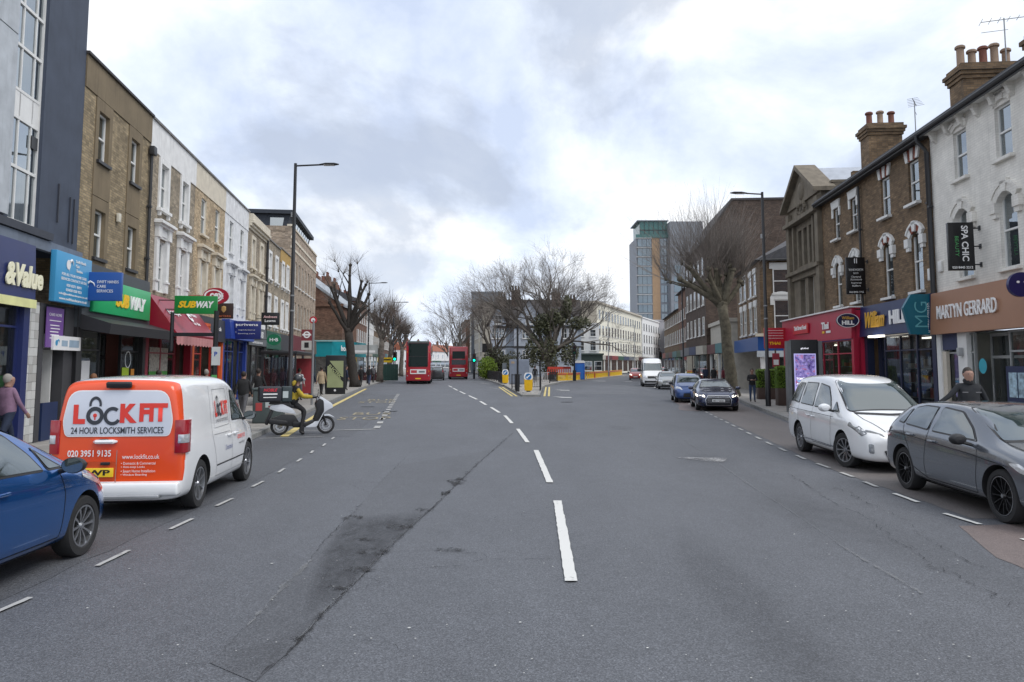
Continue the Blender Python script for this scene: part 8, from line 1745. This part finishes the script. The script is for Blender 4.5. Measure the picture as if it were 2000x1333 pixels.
    MB().lathe([(.001, .03), (.010, .0), (.016, -.02), (.001, -.028)], 6, 'z').build('nose', SKIN, t, (0, -.106 * k, 1.61 * k)); MB().box(-.024 * k, .024 * k, -.102 * k, -.09 * k, 1.563 * k, 1.572 * k).build('mouth', mat('lips', (.25, .09, .08)), t)
    if coat or skirt:
        c0 = (.55 if skirt else (coat or .8)); q = MB(); q.lathe([(.165, 1.16), (.175, 1.0), (.19 + .05 * (1 - c0), c0), (.18 + .05 * (1 - c0), c0)], 20, 'z'); cs = q.build('coat_skirt', jacket, t, smooth=True); cs.scale = (k * build, k * .78 * build, k)
    if bag: MB().prism(rpoly([(-.16, -.2), (.16, -.2), (.13, .12), (-.13, .12)], .03), -.06, .06, 'y').build('held_bag', bag, t, (.30 * k, -.1, .72 * k)); MB().tube([(.20 * k, -.1, .84 * k), (.25 * k, -.1, .97 * k), (.35 * k, -.1, .97 * k), (.40 * k, -.1, .84 * k)], .01, 5).build('bag_strap', bag, t)
    return t
BLKC = cloth('black jacket cloth', (.018, .018, .02)); NVYC = cloth('navy cloth', (.02, .03, .06)); LILC = cloth('dusty lilac jacket', (.22, .13, .20)); BEIC = cloth('beige coat', (.40, .31, .20)); JEAN = cloth('denim', (.035, .06, .12)); GRYC = cloth('grey cloth', (.10, .10, .11)); MARC = cloth('maroon coat', (.12, .015, .025)); WHC = cloth('pale top', (.5, .5, .5)); PNKC = cloth('pink top', (.5, .2, .25)); GRNC = cloth('dark green coat', (.03, .06, .05))
person('man in a black jacket reaching out his right arm behind the dark grey hatchback', (W(1893, 770, 15.2).x, 15.2, .0), -12, cloth('black zip jacket', (.014, .016, .020)), JEAN, HAIR, 1.80, 'reach', build=1.2, hand=True).location.z = .12
mn = [o for o in COL.objects if o.name.startswith('person')][-1]
MB().lathe([(.085, 1.50), (.10, 1.56), (.085, 1.60), (.07, 1.56)], 14, 'z', (0, .01, 0)).build('collar', BLKC, mn, smooth=True)
for s_ in (-1, 1): MB().box(s_ * .12 - .05, s_ * .12 + .05, -.165, -.15, 1.33, 1.345).build('pocket_flap', mat('grey piping', (.18, .18, .19)), mn)
person('person in a dusty lilac jacket walking away at the left edge', (W(14, 800, 16.3).x, 16.3, .12), 160, LILC, NVYC, HAIRG, 1.66, 'walk', build=1.32)
def ped(px, Y, label, rz, ja, tr, **k): return person(label, (W(px, 740, Y).x, Y, .12), rz, ja, tr, **k)
ped(183, 20.6, 'person with ginger brown hair just showing above the locksmith van roof', 200, PNKC, JEAN, hair=HAIRB, h=1.62)
ped(310, 25.2, 'dark haired person in front of the crimson shop window', 190, BLKC, JEAN, h=1.68)
ped(403, 28.5, 'grey haired person in a dark maroon coat passing the orange shop', 180, MARC, NVYC, hair=HAIRG, h=1.68, coat=.7)
ped(476, 27.0, 'person in a bulky black coat with grey trousers near the opticians', 185, BLKC, GRYC, h=1.62, build=1.3)
ped(505, 30.0, 'person in a black jacket and blue jeans beside the litter bin', 170, BLKC, JEAN, h=1.7)
ped(570, 37.5, 'person in a maroon coat waiting in the bus shelter', 200, MARC, BLKC, h=1.66, pose='stand', coat=.6)
ped(585, 40.0, 'person in a pale top waiting under the bus shelter roof', 160, WHC, GRYC, h=1.66, pose='stand')
ped(606, 43.0, 'person in a navy coat walking past the bus stop flag', 180, NVYC, NVYC, h=1.72, coat=.7)
ped(628, 47.5, 'person in a beige coat walking away beside the advert panel', 180, BEIC, BLKC, h=1.72, coat=.72, build=1.1)
ped(637, 55.0, 'person in dark clothes beyond the beige coated walker', 180, BLKC, BLKC, h=1.72)
ped(676, 56.0, 'person in a navy jacket standing between the advert panel and the tree', 120, NVYC, BLKC, h=1.78, pose='stand')
ped(705, 68.0, 'person carrying an orange bag past the left street tree', 180, BLKC, BLKC, h=1.72, bag=mat('orange carrier bag', (.7, .2, .05)))
ped(721, 70.0, 'person in black walking beside the orange bag carrier', 180, BLKC, JEAN, h=1.76)
ped(729, 78.0, 'dark figure farthest along the left pavement', 180, GRYC, BLKC, h=1.74)
person('woman in a black jacket and jeans walking towards the viewer beside the right street lamp', (W(1470, 780, 38.5).x, 38.5, .12), -8, BLKC, JEAN, HAIR, 1.66, 'lean')
for px_, Y, lb, ja in ((1394, 62, 'person in a black coat by the pale shop beyond the right tree', BLKC), (1378, 66, 'person bending in dark clothes beyond the blue hatchback', NVYC), (1358, 78, 'person in black walking near the right terrace', BLKC), (1334, 88, 'dark clothed person beside the tall white van', GRYC), (1416, 57, 'person in maroon behind the right tree trunk', MARC), (1344, 96, 'farther dark clothed person beside the tall white van', BLKC)): ped(px_, Y, lb, 180, ja, BLKC, h=1.74)
for px_, Y, lb, ja in ((948, 108, 'person in pale clothes waiting behind the island railings', WHC), (957, 109, 'person in a dark coat waiting behind the island railings', BLKC), (967, 106, 'person in maroon behind the island railings', MARC), (1045, 78, 'person in black standing at the island crossing', BLKC)): ped(px_, Y, lb, 180, ja, BLKC, h=1.72, pose='stand')
# ---------------------------------------------------------------- delivery scooter and rider
sc = thing('scooter', 'white delivery scooter with a black tail pulling out from the kerb', 'scooter', (-6.02, 22.3, 0), 22); sc.scale = (.94, .94, .94)
SW = mat('white scooter plastic', (.62, .65, .70), .25, var=.04, coat=.8); SB = mat('black scooter plastic', (.016, .016, .018), .35, var=.1)
def swheel(x, r, w):
    q = MB(); q.lathe([(r * .72, -w * .4), (r * .8, -w * .5), (r * .95, -w * .42), (r, -w * .15), (r, w * .15), (r * .95, w * .42), (r * .8, w * .5), (r * .72, w * .4)], 32, 'y', closed=True); o = q.build('wheel', RUB, sc, (x, 0, r), smooth=True)
    p = MB(); p.lathe([(r * .73, -w * .3), (r * .73, w * .3), (r * .66, w * .3), (r * .66, -w * .3)], 28, 'y', closed=True)
    for k in range(5): a = k * 1.2566; p.tube([(0, 0, 0), (r * .68 * math.cos(a), 0, r * .68 * math.sin(a))], r * .06, 6)
    p.build('rim', mat('silver scooter rim', (.5, .5, .52), .3, .7), o, smooth=True); MB().lathe([(r * .3, w * .55), (r * .5, w * .55)], 20, 'y').build('brake_disc', CHR, o); MB().lathe([(.3 * r, -w * .55), (r * .5, -w * .55)], 20, 'y').build('brake_disc', CHR, o)
    return o
swheel(-.67, .27, .14); swheel(.70, .27, .12)
def shell(nm_, prof, w0, m, bev=.03, rot=(0, 0, 0)):
    return MB().prism(rpoly(prof, .05, 3), -w0, w0, 'y').build(nm_, m, sc, bevel=bev, rot=rot)
shell('tail_cowl', [(-1.0, .80), (-.95, .90), (-.6, .93), (-.30, .78), (-.20, .62), (-.45, .66), (-.8, .72)], .13, SW, .04); shell('seat', [(-.85, .88), (-.5, .90), (-.32, .80), (-.02, .74), (.06, .80), (-.1, .86), (-.35, .90), (-.5, .98), (-.85, .96)], .12, SB, .04)
shell('engine_cover', [(-.95, .36), (-.95, .48), (-.6, .62), (-.25, .60), (-.1, .35), (-.3, .26), (-.6, .28)], .12, SB, .03); shell('silencer', [(-1.0, .34), (-1.0, .50), (-.45, .42), (-.45, .32)], .16, SB, .04)
shell('footboard', [(-.3, .22), (-.3, .40), (.10, .36), (.38, .46), (.46, .40), (.2, .22)], .15, SB, .03); shell('side_skirt', [(.05, .22), (.40, .22), (.62, .66), (.50, .66), (.32, .36)], .17, SW, .02)
shell('leg_shield', [(.30, .40), (.46, .40), (.62, .70), (.60, 1.02), (.46, 1.10), (.36, .92), (.42, .70)], .18, SB, .04); shell('front_fairing', [(.46, .78), (.40, 1.12), (.50, 1.16), (.86, .92), (.90, .80), (.72, .72), (.60, .62)], .16, SW, .05)
shell('headlamp', [(.72, .83), (.78, .95), (.89, .86), (.86, .80)], .135, CLRL, .02); shell('front_mudguard', [(.42, .48), (.55, .60), (.80, .60), (.98, .48), (.80, .545), (.60, .54)], .085, SW, .02)
MB().quad((.58, -.15, 1.10), (.58, .15, 1.10), (.40, .12, 1.38), (.40, -.12, 1.38)).build('windshield', mat('smoked windshield', (.1, .11, .12), .1, coat=1), sc); MB().tube([(.70, .07, .27), (.56, .07, .72)], .03, 8).tube([(.70, -.07, .27), (.56, -.07, .72)], .03, 8).build('fork', SB, sc)
MB().tube([(.42, -.36, 1.12), (.46, -.12, 1.10), (.46, .12, 1.10), (.42, .36, 1.12)], .018, 8).build('handlebar', SB, sc)
for s_ in (-1, 1): MB().tube([(.46, s_ * .22, 1.12), (.50, s_ * .28, 1.28)], .01, 6).build('mirror_stem', SB, sc); MB().lathe([(.001, -.015), (.06, 0), (.001, .015)], 12, 'x', (.50, s_ * .29, 1.31)).build('mirror', SB, sc, smooth=True)
shell('rear_mudguard', [(-1.02, .30), (-1.12, .34), (-.92, .80), (-.86, .74)], .07, SB, .01); shell('tail_light', [(-1.0, .82), (-1.02, .88), (-.96, .89), (-.95, .82)], .10, REDL, .01); shell('box_rack', [(-1.0, .92), (-.98, .99), (-.45, .99), (-.45, .92)], .10, SB, .01)
MB().box(-.05, .02, -.30, -.16, .02, .25).build('side_stand', SB, sc)
bx = thing('delivery_box', 'black insulated delivery box with red and white lettering on the back of the scooter', 'delivery box', (0, 0, 0), 22); bx.location = sc.matrix_basis @ Vector((-.98, 0, 1.0)); bx.scale = (.94, .94, .94)
MB().box(-.33, .33, -.27, .27, .0, .46).build('box_shell', mat('black box fabric', (.02, .022, .03), .6, var=.15), bx, bevel=.05)
text('NOBLE', mat('red box lettering', (.6, .03, .05), .5, var=0), bx, 0, -.274, .36, w=.40, h=.09, bold=.03, shear=.3, ex=.003); MB().box(-.21, .2, -.275, -.271, .22, .26).build('white_line', WHP, bx); MB().box(-.2, .18, -.275, -.271, .13, .155).build('white_line', WHP, bx)
tb = MB().box(-.0, .30, -.2, .2, 0, .46); tb.build('front_pocket', mat('dark green pocket', (.03, .045, .05)), bx, (.34, 0, .0), bevel=.03); MB().box(.36, .52, -.215, -.205, .12, .32).build('pocket_sticker', mat('pale sticker', (.45, .5, .5)), bx)
# rider: one continuous skinned body sitting astride
rd = thing('person', 'scooter rider in a yellow and black jacket, black trousers and a dark open helmet', 'person', tuple(sc.matrix_basis @ Vector((-.18, 0, 0))), 22)
rd.scale = (.94, .94, .94)
V = []; E = []; Rd = []; Tg = []
def radd(p, r, par, tg): V.append(Vector(p)); Rd.append(r if isinstance(r, tuple) else (r, r)); Tg.append(tg); (E.append((par, len(V) - 1)) if par is not None else None); return len(V) - 1
pe = radd((-.12, 0, .98), (.17, .17), None, 1); s_1 = radd((-.10, 0, 1.14), (.19, .18), pe, 0); s_2 = radd((-.05, 0, 1.32), (.19, .19), s_1, 0); nb = radd((0, 0, 1.47), .075, s_2, 0); nk = radd((.02, 0, 1.53), .055, nb, 2); h1 = radd((.04, 0, 1.61), (.075, .07), nk, 2); radd((.03, 0, 1.69), (.08, .075), h1, 2)
for sd in (-1, 1):
    hp = radd((-.06, sd * .11, .92), .095, pe, 1); kn = radd((.22, sd * .20, .72), .07, hp, 1)
    foot = (.08, sd * .30, .10) if sd < 0 else (.22, sd * .17, .36)
    an = radd(foot, .045, kn, 1); radd((foot[0] + .14, foot[1], foot[2] - .05), .042, an, 3)
    sh_ = radd((-.03, sd * .20, 1.40), .085, s_2, 0); el = radd((.14, sd * .30, 1.15), .072, sh_, 0); wr_ = radd((.42, sd * .33, 1.14), .05, el, 0); pm = radd((.52, sd * .33, 1.14), (.035, .03), wr_, 4)
    for f in range(4): a = radd((.58, sd * (.28 + .025 * f), 1.15), .011, pm, 4); radd((.60, sd * (.28 + .025 * f), 1.11), .010, a, 4)
    radd((.53, sd * .27, 1.11), .011, pm, 4)
me = bpy.data.meshes.new('body'); me.from_pydata([v[:] for v in V], E, []); o = ob('body', me, None); o.modifiers.new('k', 'SKIN'); o.modifiers.new('s', 'SUBSURF').levels = 1
for i, v in enumerate(me.skin_vertices[0].data): v.radius = Rd[i]; v.use_root = (i == 0)
m = bpy.data.meshes.new_from_object(o.evaluated_get(bpy.context.evaluated_depsgraph_get())); o.modifiers.clear(); o.data = m; o.parent = rd
m.materials.clear()
for x in (cloth('mustard yellow jacket', (.40, .29, .03)), BLKC, SKIN, SHOE, SB): m.materials.append(x)
segs = [(V[a], V[b], Tg[b]) for a, b in E]
for p in m.polygons:
    c = p.center; best = 9e9; bt = 0
    for a, b, tg in segs:
        ab = b - a; f = max(0, min(1, (c - a).dot(ab) / max(1e-9, ab.dot(ab)))); dd = (c - (a + ab * f)).length
        if dd < best: best = dd; bt = tg
    if bt == 0 and (c.z > 1.30 and abs(c.y) < .27 or c.z < 1.02): bt = 1
    p.material_index = bt; p.use_smooth = True
hq = MB(); hq.lathe([(.001, .145), (.07, .13), (.115, .085), (.135, .02), (.13, -.05), (.115, -.09)], 20, 'z'); he = hq.build('helmet', mat('charcoal helmet', (.03, .032, .035), .25, coat=.8), rd, (.03, 0, 1.70), (0, R(8), 0), smooth=True); he.scale = (1.1, .92, 1)
MB().prism([(.10, .04), (.20, -.02), (.19, -.10), (.12, -.07)], -.10, .10, 'y').build('visor', mat('silver visor', (.3, .31, .32), .15, .6), rd, (.03, 0, 1.70), bevel=.01)
MB().prism([(-.14, .12), (-.06, .20), (.0, .14), (-.06, .02), (-.13, .0)], -.10, .10, 'y').build('hood', mat('mustard yellow jacket', (.40, .29, .03)), rd, (-.02, 0, 1.46), bevel=.04)
